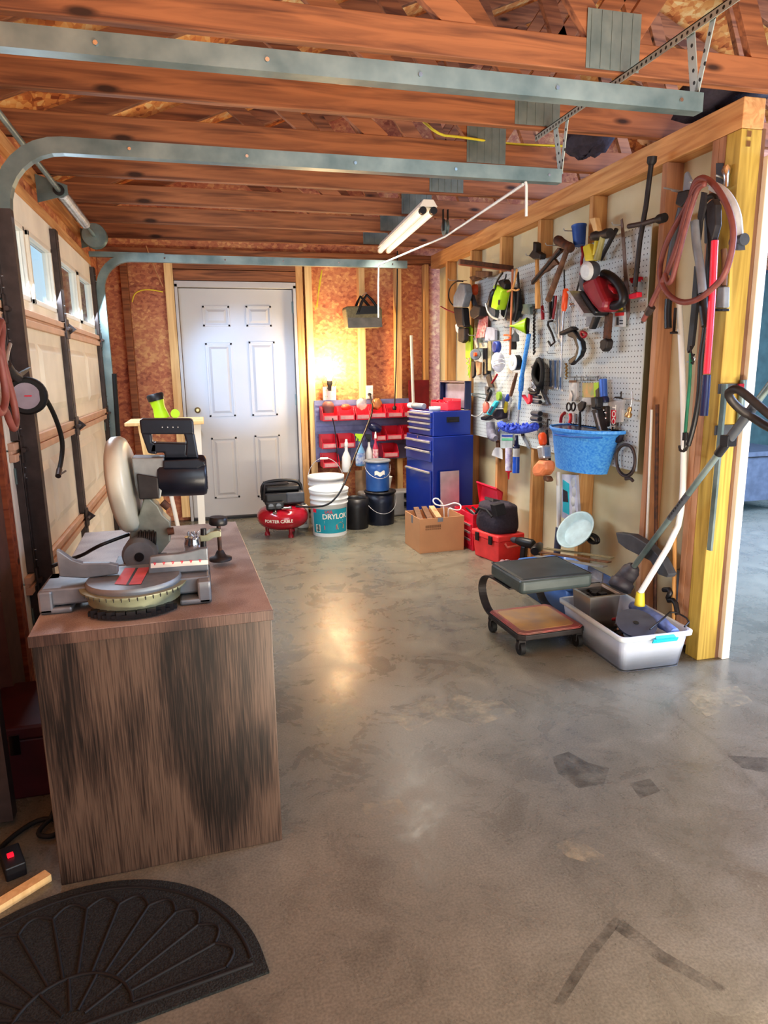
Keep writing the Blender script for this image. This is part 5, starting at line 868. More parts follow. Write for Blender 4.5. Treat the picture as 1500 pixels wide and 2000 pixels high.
wt('shadow_chain', 'dark chain dangling below the red cord', 'chain', zB, [('shadow_chain', 'iron', [('s', (565-i*4.5, 720+i*17), .03, (.005, .007, .008)) for i in range(13)])])
wt('yellow_handle_tool', 'yellow gripped tool hung under the pegboard top edge', 'tool', zB, [('grip', 'yellow', [('p', [(610, 370), (690, 330), (720, 420), (745, 540), (640, 545)], .04, .07)], .008), ('shank', 'pine_pale', [('p', [(690, 40), (760, 30), (790, 190), (745, 200)], .02, .05)], .004)])
wt('ball_peen_hammer', 'ball peen hammer with olive fibreglass handle', 'hammer', zB, [('handle', mat('olive_handle', (150, 144, 92), .5), [('l', (830, 230), (755, 520), .12, .12, [(0, .014), (.4, .015), (1, .019)])]), ('head', 'iron', [('l', (690, 250), (910, 210), .12, .12, [(0, .006), (.1, .02), (.25, .022), (.4, .016), (.65, .018), (.8, .024), (1, .022)])])])
wt('flat_bar', 'black flat wrecking bar crossing behind the red circular saw', 'bar', zB, [('flat_bar', 'iron', [('t', [(985, 165), (930, 270), (850, 420), (800, 520)], .011, .055, 0)], 0)])
wt('hatchet', 'dark hatchet head beside the olive handled hammer', 'hatchet', zB, [('head', 'rust', [('p', [(670, 250), (760, 225), (790, 260), (770, 300), (690, 300)], .074, .094)], .004), ('handle', 'yellow', [('l', (755, 302), (735, 470), .085, .085, [(0, .012), (1, .014)])])])
wt('circular_saw', 'red and black corded circular saw on the pegboard', 'power saw', zB, [('motor_body', mat('saw_red', (136, 34, 46), .4), [('p', [(660, 800), (830, 700), (890, 860), (960, 1010), (930, 1130), (870, 1140), (790, 1050), (690, 900)], .07, .17)], .02), ('rear_handle', 'black', [('t', [(830, 690), (900, 700), (1000, 790), (1060, 900), (1070, 1010), (1000, 1060), (930, 1060)], .022, .12, 2)]), ('handle_insert', 'dkred', [('p', [(930, 800), (985, 850), (1010, 930), (950, 870)], .09, .15)], .008), ('foot_plate', 'steel', [('p', [(560, 900), (590, 890), (770, 1150), (745, 1190)], .04, .20)]), ('blade_guard', 'black', [('p', [(610, 890), (670, 900), (830, 1130), (800, 1190), (700, 1060)], .08, .16)], .01), ('end_cap', 'grey', [('l', (720, 640), (670, 670), .15, .16, [(0, .034), (.7, .038), (1, .032)])]), ('front_shoe', 'dkgrey', [('p', [(600, 700), (650, 690), (660, 800), (720, 920), (600, 880)], .09, .15)], .01)])
wt('head_lamp', 'round grey lamp with a clear lens above the red circular saw', 'lamp', zB, [('shell', 'dkgrey', [('l', (735, 640), (640, 655), .18, .23, [(0, .036), (.3, .044), (1, .046)])]), ('lens', 'ltgrey', [('l', (639, 655), (614, 659), .231, .244, [(0, .045), (.5, .042), (1, .03)])])])
wt('hand_saw', 'long bare saw blade hanging point down near the lug wrench', 'saw', zB, [('hand_saw', mat('old_blade', (128, 112, 106), .45, .6), [('p', [(1035, 60), (1055, 40), (1075, 200), (1105, 640), (1145, 1000), (1140, 1180), (1115, 1240), (1085, 1000), (1065, 560)], .045, .049)])])
wt('lug_wrench', 'black four way lug wrench hung over the near end of the pegboard', 'lug wrench', zI, [('long_bar', 'iron', [('t', [(1273, 312), (1262, 400), (1250, 470), (1240, 560)], .0115, .075, 0)]), ('cross_bar', 'darksteel', [('t', [(1228, 442), (1255, 437), (1292, 426)], .0115, .075, 0)]), ('socket', 'iron', [('l', (1272, 322), (1274, 306), .075, .075, [(0, .014), (.3, .021), (1, .021)])]), ('end_socket', 'iron', [('l', (1283, 429), (1298, 425), .075, .075, [(0, .014), (.3, .02), (1, .02)])])])
wt('bar_clamp', 'red plastic clamp at the foot of the lug wrench', 'clamp', zB, [('jaw', 'dkred', [('p', [(1160, 740), (1265, 720), (1270, 780), (1180, 800)], .02, .05)], .004), ('pad', 'red', [('p', [(1155, 930), (1255, 900), (1255, 960), (1160, 985)], .02, .05)], .004), ('frame', 'grey', [('p', [(1240, 780), (1265, 780), (1255, 905), (1235, 905)], .02, .045), ('t', [(1270, 760), (1310, 800), (1300, 840)], .004, .03, 1)])])
wt('screwdriver', 'long screwdriver with a bright orange handle', 'screwdriver', zB, [('shaft', 'steel', [('l', (365, 1128), (330, 1900), .05, .05, [(0, .005), (1, .005)])]), ('handle', 'orange', [('l', (393, 860), (367, 1126), .05, .05, [(0, .011), (.1, .017), (.85, .017), (.95, .012), (1, .012)])]), ('upper_rod', 'iron', [('l', (371, 640), (375, 858), .04, .04, [(0, .004), (1, .004)])])])
wt('pliers', 'black handled pliers hanging beside the orange screwdriver', 'pliers', zB, [('handle', 'black', [('t', [(250, 945), (245, 1040), (225, 1130), (205, 1215)], .008, .04, 1)]), ('handle', 'dkred', [('t', [(275, 945), (268, 1050), (250, 1140), (240, 1220)], .008, .04, 1)]), ('jaws', 'iron', [('p', [(200, 1000), (215, 1010), (235, 1110), (205, 1110)], .035, .05)])])
wt('hex_hook', 'bent black hook bar hanging below the black pliers', 'hook', zB, [('hex_hook', 'iron', [('t', [(235, 1240), (185, 1250), (180, 1290), (225, 1380), (262, 1490), (215, 1530), (185, 1480)], .0065, .03, 0)])])
for i, x in enumerate((285, 315, 345)):
    wt('combination_wrench', ('first', 'second', 'third')[i]+' bright wrench in the row left of the orange screwdriver shaft' if 0 else ('shortest', 'middle', 'longest')[i]+' of three bright wrenches beside the orange screwdriver', 'wrench', zB, [('combination_wrench', 'steel', [('p', [(x-8, 1105), (x+8, 1105), (x+5, 1140), (x+5, 1360+i*50), (x+9, 1390+i*50), (x-9, 1390+i*50), (x-5, 1360+i*50), (x-5, 1140)], .012+.012*i, .02+.012*i)])], 'bright wrenches by the orange screwdriver')
wt('adjustable_wrench', 'rusty pipe wrench hanging below the red circular saw', 'wrench', zB, [('shank', 'rust', [('p', [(870, 1150), (925, 1150), (905, 1400), (900, 1480), (850, 1470), (850, 1400)], .06, .085)], .005), ('jaw', 'iron', [('p', [(830, 1470), (890, 1440), (915, 1480), (900, 1560), (860, 1605), (825, 1560)], .055, .095)], .006)])
wt('label_printer', 'small grey keypad package with a yellow tag right of the red saw', 'package', zB, [('card', mat('blister', (196, 200, 206), .4), [('p', R(965, 1140, 1078, 1310), .012, .03)]), ('red_header', 'coral', [('p', [(968, 1145), (1075, 1140), (1072, 1178), (970, 1185)], .0302, .0312)]), ('yellow_tag', 'yellow', [('p', [(975, 1080), (1050, 1062), (1050, 1120), (975, 1135)], .012, .02)]), ('shape_print', 'dkgrey', [('p', R(985, 1200, 1010, 1290), .0302, .0312), ('p', R(1020, 1230, 1060, 1245), .0302, .0312), ('p', R(1020, 1265, 1060, 1280), .0302, .0312)])])
for i, y in enumerate((965, 1040)):
    wt('steel_peg', ('upper' if i == 0 else 'lower')+' bright steel peg sticking out behind the red saw', 'peg', zB, [('steel_peg', 'chrome', [('l', (445, y+14), (595, y-8), .06, .06, [(0, .006), (.05, .011), (.1, .009), (1, .009)])])], 'bright steel pegs')
wt('scraper_handle', 'grey and black handled scraper hanging under the red saw', 'scraper', zB, [('grip', 'black', [('p', [(735, 1180), (780, 1190), (720, 1340), (680, 1330)], .06, .09)], .006), ('blade', 'grey', [('p', [(640, 1200), (720, 1150), (735, 1180), (690, 1290), (630, 1310)], .055, .065)])])
wt('hacksaw', 'black bow hacksaw with a pale blue curved blade', 'hacksaw', zB, [('frame', 'black', [('p', [(430, 1370), (500, 1350), (600, 1480), (612, 1580), (580, 1660), (470, 1765), (435, 1700), (520, 1640), (540, 1560), (500, 1450), (430, 1420)], .05, .08)], .008), ('blade', mat('pale_blade', (150, 186, 220), .3, .4), [('p', [(520, 1440), (560, 1480), (575, 1560), (555, 1640), (505, 1710), (540, 1620), (548, 1550)], .081, .086)]), ('grip', 'iron', [('p', [(340, 1370), (480, 1305), (525, 1340), (345, 1412)], .05, .09)], .008), ('red_latch', 'dkred', [('o', [(575, 1360), (640, 1390), (600, 1440), (565, 1400)], .008, .07)])])
wt('slim_driver', 'slim red handled screwdriver next to the pale hammer handle', 'screwdriver', zB, [('shaft', 'steel', [('l', (100, 725), (115, 1060), .04, .04, [(0, .004), (1, .004)])]), ('handle', 'dkred', [('l', (115, 1062), (122, 1225), .04, .04, [(0, .008), (.5, .012), (1, .01)])])])
# --- crops C and D
for i, (x, y, r, l) in enumerate(((1040, 1120, .034, 60), (1035, 1190, .034, 62), (1030, 1270, .035, 66), (1050, 905, .024, 50), (1045, 970, .026, 55))):
    wt('pipe_socket', ('top', 'middle', 'lowest', 'uppermost small', 'second small')[i]+' grey socket of the stack below the black cord coil', 'socket', zC, [('shell', 'dkgrey', [('l', (x-l*.7, y-8), (x+l, y), .035, .055, [(0, r*.4), (.1, r*.49), (1, r*.49)])]), ('bore', 'black', [('l', (x+l+1, y), (x+l+4, y), .055, .055, [(0, r*.42), (1, r*.40)])])], 'stacked grey sockets')
wt('cord_bundle', 'thick bundle of coiled black cord on the pegboard', 'cord', zC, [('coil', 'rubber', [('o', [(1060+i*3, 400), (1120+i*2, 430+i*14), (1130, 560+i*20), (1110, 740), (1060, 770-i*8), (1045-i*12, 600)], .014, .03+.017*i) for i in range(5)]+[('t', [(1090, 420), (1110, 600), (1095, 800)], .024, .045, 1)]), ('chain_strand', 'steel', [('t', [(1000+((-1)**k)*(20+5*i), 470+k*44) for k in range(9)], .004, .075+.012*i, 1) for i in range(3)]), ('wrap', 'iron', [('t', [(960, 800), (1020, 830), (1080, 800), (1070, 860), (970, 850)], .012, .06, 1)])])
wt('spring_clamp', 'small red spring clamp left of the stacked sockets', 'clamp', zC, [('arm', 'red', [('p', [(870, 880), (890, 870), (960, 980), (950, 1000)], .05, .07)], .003), ('arm', 'red', [('p', [(965, 850), (985, 870), (985, 960), (960, 1000), (950, 960)], .05, .07)], .003)])
wt('wood_chisel', 'dark wooden handled chisel slanting below the black spool', 'chisel', zC, [('handle', 'darkhandle', [('l', (795, 595), (715, 885), .07, .07, [(0, .009), (.5, .013), (1, .012)])]), ('blade', 'steel', [('l', (714, 888), (690, 1200), .06, .06, [(0, .006), (.2, .004), (1, .004)])])])
wt('utility_knife', 'cyan utility knife hung on a slant near the far bottom', 'knife', zC, [('body', 'cyan', [('p', [(520, 950), (555, 965), (450, 1140), (412, 1120)], .095, .12)], .006), ('dark_grip', 'navy', [('p', [(470, 1020), (490, 1030), (440, 1120), (420, 1105)], .1205, .125)])])
wt('glue_bottle', 'salmon coloured bottle beside the cyan knife', 'bottle', zC, [('bottle', 'pink', [('l', (400, 1110), (395, 965), .05, .05, [(0, .02), (.1, .026), (.8, .024), (1, .012)])]), ('nozzle', 'iron', [('p', [(395, 960), (420, 960), (460, 840), (430, 850)], .04, .06)])])
wt('tape_measure', 'tape measure with a green cap on the lower pegboard', 'tape measure', zC, [('case', 'grey', [('p', [(520, 900), (560, 850), (605, 860), (625, 920), (615, 1050), (540, 1050)], .05, .09)], .01), ('green_cap', mat('leaf_green', (120, 160, 50), .5), [('d', (565, 890), .10, .03, .02)]), ('label', 'ltgrey', [('p', R(545, 960, 605, 1040), .0902, .0915)])])
wt('small_pliers', 'dark pliers with red handles left of the tape measure', 'pliers', zC, [('jaws', 'iron', [('p', [(400, 640), (450, 600), (480, 720), (500, 780), (440, 780)], .03, .045)], .003), ('handle', 'dkred', [('t', [(540, 610), (500, 680), (470, 720)], .008, .05)]), ('handle', 'iron', [('t', [(440, 782), (415, 820), (420, 840)], .008, .05)])])
wt('yellow_screwdriver', 'short yellow handled screwdriver below the tape measure', 'screwdriver', zC, [('handle', 'yellow', [('l', (660, 960), (640, 1110), .05, .05, [(0, .009), (.2, .014), (.9, .014), (1, .01)])]), ('blue_cap', 'toolblue', [('l', (685, 870), (670, 955), .05, .05, [(0, .01), (.5, .016), (1, .012)])])])
wt('belt_pouch', 'black pouch of small tools under the tape measure', 'pouch', zC, [('pouch', 'bag', [('p', [(510, 1060), (640, 1060), (640, 1180), (560, 1200), (500, 1170)], .03, .08)], .012), ('flap', 'black', [('p', [(360, 1160), (480, 1110), (510, 1150), (420, 1210), (360, 1200)], .04, .09)], .01)])
wt('rubber_mallet', 'grey padded sock shaped sleeve hanging at the bottom far corner', 'sleeve', zC, [('rubber_mallet', mat('sock', (128, 128, 144), .9, sc=40, bmp=.4), [('t', [(452, 1235), (455, 1290), (460, 1350), (475, 1420), (520, 1445)], [.034, .034, .034, .036, .036, .03, .02], .06, 2)])])
bpy.data.objects['rubber_mallet'].name = 'padded_sleeve'
wt('paint_scraper', 'white plastic scraper below the grey padded sleeve', 'scraper', zC, [('blade', 'whiteplastic', [('p', [(520, 1560), (575, 1560), (610, 1590), (612, 1715), (470, 1660), (490, 1600)], .02, .024)]), ('grip', 'darkhandle', [('p', [(535, 1470), (580, 1480), (575, 1560), (540, 1555)], .01, .03)], .004)])
wt('blister_pack', 'blue and green striped package above the sealant tubes', 'package', zC, [('card', mat('pack_grey', (176, 186, 186), .4), [('p', R(595, 1385, 750, 1570), .02, .035)]), ('blue_band', 'toolblue', [('p', [(600, 1395), (745, 1395), (740, 1425), (600, 1420)], .0352, .0365)]), ('green_band', mat('mint', (96, 176, 140), .5), [('p', R(600, 1440, 745, 1470), .0352, .0365)])])
wt('sealant_tube', 'white and violet sealant tube with a red nozzle', 'sealant tube', zC, [('tube', mat('violet_white', (170, 160, 210), .35, sc=40, col2=(230, 230, 240)), [('l', (690, 1565), (690, 1860), .07, .07, [(0, .0235), (1, .0235)])]), ('nozzle', 'red', [('l', (690, 1862), (690, 1975), .07, .07, [(0, .022), (.15, .022), (.2, .009), (1, .004)])])])
wt('sealant_tube', 'blue sealant tube hanging beside the red nozzled one', 'sealant tube', zC, [('tube', mat('tube_blue', (38, 92, 200), .35), [('l', (788, 1680), (785, 1890), .07, .07, [(0, .0235), (1, .0235)])]), ('white_band', 'ltgrey', [('l', (790, 1570), (788, 1679), .07, .07, [(0, .0235), (1, .0235)])]), ('cap', 'navy', [('l', (795, 1400), (790, 1568), .07, .07, [(0, .010), (.7, .014), (.75, .0235), (1, .0235)])])])
wt('try_square', 'grey steel try square left of the row of bare hooks', 'square', zC, [('try_square', 'grey', [('p', [(1090, 780), (1110, 770), (1150, 860), (1215, 1000), (1130, 1005), (1125, 990), (1180, 985), (1130, 880)], .015, .02)])])
wt('trowel', 'grey pointed trowel behind the blue duster head', 'trowel', zC, [('blade', 'grey', [('p', [(850, 1400), (900, 1390), (970, 1580), (940, 1570)], .02, .024)]), ('grip', 'black', [('l', (860, 1330), (875, 1398), .03, .03, [(0, .01), (1, .013)])])])
wt('caulk_gun', 'orange and steel caulking gun hanging left of the blue tub', 'caulking gun', zC, [('rear_housing', 'orange', [('l', (1125, 1370), (1140, 1530), .09, .09, [(0, .016), (.2, .026), (.8, .025), (1, .018)])]), ('barrel', 'steel', [('p', [(1105, 1535), (1185, 1530), (1200, 1700), (1130, 1715)], .06, .12)], .012), ('motor_housing', mat('peach', (226, 140, 96), .45), [('p', [(1065, 1800), (1140, 1720), (1230, 1735), (1235, 1850), (1180, 1925), (1090, 1935), (1055, 1890)], .05, .13)], .02), ('trigger_foot', 'darkhandle', [('p', [(1165, 1935), (1215, 1930), (1245, 1985), (1225, 2010), (1180, 1990)], .07, .11)], .008), ('slide_rod', 'iron', [('l', (1185, 1330), (1225, 1735), .06, .06, [(0, .008), (1, .008)])])])
for i, x in enumerate((238, 262, 288, 314, 340, 362)):
    wt('box_wrench', ('first', 'second', 'third', 'fourth', 'fifth', 'sixth')[i]+' long wrench, counting from the black cord bundle', 'wrench', zD, [('box_wrench', 'steel' if i % 2 else mat('blue_steel_w%d' % i, (120, 146, 190), .3, .7), [('p', [(x-9, 20), (x+9, 20), (x+5, 50), (x+5-i, 250+12*i), (x+9, 290+10*i), (x-9, 290+10*i), (x-5, 250+12*i), (x-5, 50)], .012+.01*(i % 3), .019+.01*(i % 3))])], 'long wrenches in a row beside the cord bundle')
wt('brass_chain', 'short brass bead chain at the end of the long wrenches', 'chain', zD, [('brass_chain', mat('brassy', (150, 120, 70), .4, .6), [('s', (398+((i % 2)*8), 60+i*18), .02, .007) for i in range(9)])])
wt('scissors', 'scissors with round steel finger loops above the blue tub', 'scissors', zD, [('finger_loop', 'iron', [('o', [(402, 490), (420, 450), (448, 480), (440, 535), (410, 540)], .005, .04)]), ('finger_loop', 'iron', [('o', [(450, 490), (470, 445), (495, 480), (485, 535), (458, 540)], .005, .045)]), ('blades', 'steel', [('p', [(430, 440), (440, 380), (455, 330), (470, 380), (462, 440)], .035, .045)])])
wt('hardware_bag', 'clear bag of small hardware hanging over the scissors', 'bag', zD, [('bag', 'clear', [('p', [(440, 240), (520, 235), (525, 400), (500, 440), (440, 430)], .012, .03)], .004), ('hang_tag', 'darkhandle', [('p', [(430, 225), (500, 225), (505, 245), (430, 250)], .0305, .034)])])
wt('garden_trowel', 'black spoon shaped trowel pointing down behind the tub rim', 'trowel', zD, [('scoop', 'iron', [('p', [(520, 470), (560, 440), (600, 450), (590, 510), (560, 550), (535, 545)], .03, .045)], .006), ('handle', 'black', [('l', (540, 548), (540, 710), .035, .035, [(0, .006), (.4, .009), (1, .008)])])])
wt('red_snips', 'red gripped snips hanging point up behind the blue tub', 'snips', zD, [('handle', 'dkred', [('t', [(385, 560), (350, 590), (342, 660)], .010, .02, 1)]), ('handle', 'coral', [('t', [(440, 570), (450, 620), (436, 660)], .010, .02, 1)]), ('jaws', 'steel', [('p', [(470, 560), (490, 570), (490, 655), (465, 655)], .01, .02)])])
wt('photo_card', 'package with a green and orange printed photo card', 'package', zD, [('card', mat('printed_card', (150, 168, 110), .5, sc=20, col2=(226, 160, 110)), [('p', R(570, 250, 690, 400), .006, .012)]), ('blister', 'clear', [('p', R(580, 400, 670, 480), .006, .03)], .004)])
wt('green_card', 'bright green hang card beside the blue flashlight', 'package', zD, [('card', 'lime', [('p', [(690, 250), (738, 245), (738, 330), (700, 400), (690, 390)], .012, .02)]), ('ink', 'black', [('p', [(700, 330), (735, 300), (735, 400), (705, 400)], .0202, .022)])])
wt('flashlight', 'blue steel flashlight hanging upright by the green card', 'flashlight', zD, [('barrel', mat('torch_blue', (60, 96, 170), .35, .2), [('l', (775, 215), (785, 395), .035, .035, [(0, .021), (1, .020)])]), ('head', 'navy', [('l', (785, 396), (788, 455), .035, .035, [(0, .022), (.4, .028), (1, .026)])])])
wt('stapler', 'black stapler with bright sides beneath the blue flashlight', 'stapler', zD, [('body', 'black', [('p', [(685, 400), (745, 395), (750, 480), (735, 520), (690, 520)], .07, .115)], .01), ('magazine', 'black', [('p', [(690, 525), (750, 520), (800, 740), (745, 740)], .06, .10)], .006), ('bright_edge', 'chrome', [('p', [(700, 560), (715, 560), (760, 740), (745, 740)], .1002, .103)]), ('side_plate', 'iron', [('p', [(770, 490), (830, 490), (828, 705), (775, 690)], .03, .06)], .006), ('rivet', 'chrome', [('s', (785+(i % 2)*18, 530+i*28), .0605, .007) for i in range(6)])])
tp_ = wt('tool_package', 'tall red and clear package of tools near the tub rim', 'package', zD, [('red_card', mat('pack_red', (206, 30, 52), .4), [('p', [(862, 530), (912, 530), (904, 672), (860, 672)], .0345, .036)]), ('blister', 'clear', [('p', [(840, 450), (1000, 420), (980, 655), (930, 660), (845, 660)], .018, .034)], .004), ('long_blade', 'steel', [('p', [(945, 510), (960, 500), (945, 700), (925, 690)], .006, .012)])])
q = Bd(); c0, c1 = PX(*zD(888, 545), XP-.0365), PX(*zD(882, 664), XP-.0365); dv = (c1-c0); wv = dv.normalized(); uv = V((0, -wv.z, wv.y)); uv = uv if uv.z > 0 else -uv
text_bm(q, 'TOOL', .046, lambda x, y: (c0+c1)/2+wv*x+V((0, wv.z, -wv.y)).normalized()*y, None, True); obj('lettering', q, M['white'], tp_)
wt('brass_fitting', 'brass valve fitting hanging from a bare hook, nearest the pegboard edge', 'fitting', zD, [('body', mat('brassfit', (170, 140, 100), .35, .7), [('l', (1058, 500), (1035, 600), .05, .05, [(0, .008), (.3, .012), (.5, .008), (.7, .018), (1, .016)])]), ('ring', 'steel', [('t', [(1075, 340), (1080, 400), (1060, 500)], .004, .045, 1), ('t', [(1000, 410), (1050, 420), (1090, 415)], .004, .045, 1)])])
wt('hook_strip', 'thin wire hook hanging over the tall red package', 'hook', zD, [('hook_strip', 'iron', [('t', [(965, 340), (962, 400), (900, 400), (970, 410)], .004, .03, 0)])])
wt('wire_hoop', 'grey wire hoop hanging off the near bottom corner of the pegboard', 'hoop', zD, [('wire_hoop', 'darksteel', [('o', [(910, 960), (960, 895), (1010, 880), (1070, 900), (1105, 980), (1110, 1080), (1090, 1170), (1040, 1220), (980, 1210), (930, 1150), (912, 1060)], .0065, .03), ('o', [(925, 960), (970, 905), (1010, 895), (1060, 910), (1095, 985), (1100, 1075), (1080, 1150), (1030, 1200), (985, 1190), (940, 1140), (925, 1060)], .004, .02), ('t', [(1010, 1240), (1060, 1230), (1085, 1260)], .008, .03, 1)])])
wt('dark_pouch', 'dark zipped pouch between the tall red package and the wire hoop', 'pouch', zD, [('dark_pouch', 'bag', [('p', [(915, 800), (945, 790), (965, 740), (985, 760), (960, 860), (920, 870)], .004, .03)], .008)])
# blue flat backed tub
t = thing('feed_tub', 'speckled blue flat backed plastic tub hooked on the pegboard', 'tub'); TY = lambda x, y, o: PX(*zD(x, y), XP-o)
def tubring(x0, y0, x1, y1, depth, o=.012, n=12):
    a, c = TY(x0, y0, o+depth*.5), TY(x1, y1, o+depth*.5); z = (a.z+c.z)/2; r = []
    ya, yc = a.y, c.y; xs = XP-o
    r.append(V((xs, ya, z))); r.append(V((xs, yc, z)))
    for i in range(n+1):
        s = i/n; r.append(V((xs-depth*(.25+.75*math.sin(PI*(.08+.84*s))**.7) if 0 < s < 1 else xs-depth*.3, yc+(ya-yc)*s, z)))
    return r
R1, R2, R3, R0 = tubring(270, 735, 790, 775, .21), tubring(276, 760, 775, 800, .195), tubring(300, 1120, 705, 1170, .14), tubring(255, 720, 815, 765, .225)
q = Bd(); q.rings([R3, R2, R1]); q.rings([R1, R0, [p+V((0, 0, .018)) for p in R0], [p+V((0, 0, .018)) for p in R1]], cap=False); obj('tub_wall', q, M['brightblue'], t, .004)
q = Bd(); q.rings([[p*1+V((0, 0, .0175)) for p in tubring(285, 735, 780, 775, .19)], [p+V((0, 0, .0178)) for p in tubring(285, 735, 780, 775, .19)]]); obj('tub_inside', q, M['navy'], t)
q = Bd(); a, c = TY(360, 865, .27), TY(610, 850, .27); q.tube([V((p.x-.0, p.y, p.z)) for p in (TY(280, 785, .2), TY(450, 805, .225), TY(640, 818, .22), TY(770, 815, .18))], .005, sm=1); obj('rim_bead', q, mat('bead', (44, 106, 190), .5), t)
for p in ((205, 712), (870, 770)):
    q = Bd(); a = TY(p[0], p[1]-5, .02); q.tube([a, a+V((0, 0, .05)), V((XP-.0066, a.y, a.z+.045))], .006); obj('hook', q, M['iron'], t)
# pole and package below the board
q = Bd(); a, c = zD(318, 1165), zD(325, 1770); X_ = XR-.03; q.cyl(PX(*a, X_), PX(*c, X_), .0135); t = thing('white_pole', 'white plastic pole with a dark foot standing against the partition', 'pole'); obj('pole', q, M['whiteplastic'], t); f0 = PX(*c, X_); q = Bd(); q.cyl(f0+V((0, 0, .02)), V((f0.x-.02, f0.y-.005, .003)), .021); obj('foot_sleeve', q, mat('slate', (70, 76, 96), .6), t)
wt('blister_pack', 'long teal and silver package hanging below the blue tub', 'package', zD, [('blister', mat('silver_pack', (176, 182, 206), .3, col2=(210, 214, 230)), [('p', [(364, 1190), (515, 1200), (540, 1660), (500, 1695), (364, 1630)], -.0055, .012)]), ('teal_card', 'cyan', [('p', [(366, 1245), (430, 1290), (430, 1610), (366, 1575)], .0122, .0135)]), ('photo', 'bag', [('p', [(366, 1345), (412, 1370), (420, 1480), (366, 1472)], .0137, .0150)]), ('socket_bulge', 'ltgrey', [('s', (470+(i % 2)*10, 1270+i*100), .012, (.008, .022, .03)) for i in range(4)])])
# --- hanging on the end studs (crop E)
XP_ = XP; XP = XR                                # traced offsets below are from the stud face
nails = Bd()
for (u, v, d) in ((1366, 352, .14), (1395, 365, .12), (1335, 375, .1), (1418, 350, .05), (1350, 380, .1)):
    q = Bd(); a = PX(u, v, XR+.001); q.cyl(a, a+V((-d, 0, .012)), .004, n=8); obj('nail', q, M['steel'], wall_right)
wt('air_hose', 'brown rubber hose with metal ends looped over nails on the end studs', 'hose', zE, [('hose', 'hose', [('t', [(75, 1480), (120, 1400), (160, 1300), (220, 1180), (300, 1020), (390, 780), (440, 560), (500, 380), (530, 250), (600, 205), (700, 260), (790, 400), (850, 540), (880, 700), (860, 880), (800, 1080), (690, 1200), (560, 1300), (420, 1330), (310, 1270), (240, 1170), (215, 1060), (240, 900), (310, 720), (430, 520), (510, 360)], .0115, .195, 2), ('t', [(510, 360), (560, 270), (640, 265), (560, 300), (500, 480), (440, 700), (380, 940), (330, 1130), (290, 1160), (265, 1070)], .010, .225, 2)]), ('hose_end', 'darksteel', [('l', (150, 1360), (62, 1500), .195, .195, [(0, .017), (.4, .017), (.5, .009), (1, .006)])])])
wt('grey_tube', 'pale grey bent tube with a black clamp in the hanging cluster', 'tube', zE, [('tube', 'ltgrey', [('t', [(690, 290), (780, 330), (860, 440), (905, 570), (915, 740)], .019, .11, 2)]), ('clamp', 'dkgrey', [('l', (870, 790), (975, 760), .11, .11, [(0, .02), (1, .022)]), ('p', [(895, 800), (945, 800), (950, 855), (900, 860)], .10, .13)])])
wt('loppers', 'loppers with dark curved blades and grey handles, blades up', 'loppers', zE, [('blade', 'grey', [('p', [(435, 330), (450, 180), (470, 160), (505, 230), (500, 330), (470, 400)], .06, .07)]), ('pivot', 'iron', [('p', [(405, 340), (490, 320), (500, 400), (430, 480), (380, 450)], .055, .085)], .006), ('handle', 'dkgrey', [('t', [(410, 480), (340, 760), (310, 960), (290, 1080)], .014, .05, 1)]), ('handle', 'black', [('t', [(300, 1290), (290, 1420), (295, 1550)], .016, .06, 1)])])
wt('bolt_cutter', 'red and black handled bolt cutter hanging among the end studs', 'bolt cutter', zI, [('head', 'iron', [('p', [(1386, 398), (1398, 388), (1404, 400), (1404, 440), (1396, 470), (1386, 440)], .14, .17)], .005), ('handle', 'red', [('t', [(1396, 470), (1392, 560), (1386, 650), (1380, 730)], .0135, .155, 0)]), ('grip', 'navy', [('t', [(1380, 732), (1377, 775), (1374, 812)], .0165, .155, 0)])])
wt('bungee_cord', 'black bungee strap with a bent steel hook, longest of the cluster', 'bungee cord', zI, [('cord', 'black', [('t', [(1381, 400), (1390, 480), (1384, 560), (1378, 640), (1368, 700), (1366, 770), (1356, 830), (1344, 870)], .011, .078, 2)]), ('hook', 'iron', [('t', [(1344, 870), (1338, 882), (1328, 880), (1327, 870)], .005, .085, 1)])])
wt('bungee_cord', 'green bungee cord with a black lower hook', 'bungee cord', zI, [('cord', 'green', [('t', [(1349, 690), (1347, 750), (1342, 800), (1338, 850)], .007, .06, 1)]), ('upper_hook', 'iron', [('t', [(1356, 692), (1346, 706), (1356, 712), (1350, 690), (1348, 676)], .004, .06, 1)]), ('lower_hook', 'black', [('l', (1339, 845), (1338, 860), .06, .06, [(0, .012), (1, .012)]), ('t', [(1338, 860), (1337, 880), (1328, 882), (1326, 872)], .004, .06, 1)])])
wt('rubber_strap', 'flat black rubber strap hanging in the middle of the cluster', 'strap', zE, [('strap', 'black', [('p', [(540, 1000), (565, 1000), (560, 1340), (520, 1700), (480, 1770), (475, 1740), (510, 1400)], .03, .045)]), ('hook', 'steel', [('t', [(500, 1770), (535, 1810), (520, 1850), (465, 1850)], .004, .038, 1)])])
wt('pruning_shears', 'grey curved pruner handle ending in a black grip', 'pruner', zE, [('blade', 'iron', [('p', [(600, 340), (635, 350), (630, 470), (600, 600), (580, 770), (565, 560)], .09, .10)]), ('handle', 'grey', [('t', [(530, 600), (545, 800), (580, 1000), (600, 1240)], .0165, .128, 1)]), ('grip', 'black', [('t', [(600, 1250), (610, 1400), (630, 1530)], .018, .128, 1)])])
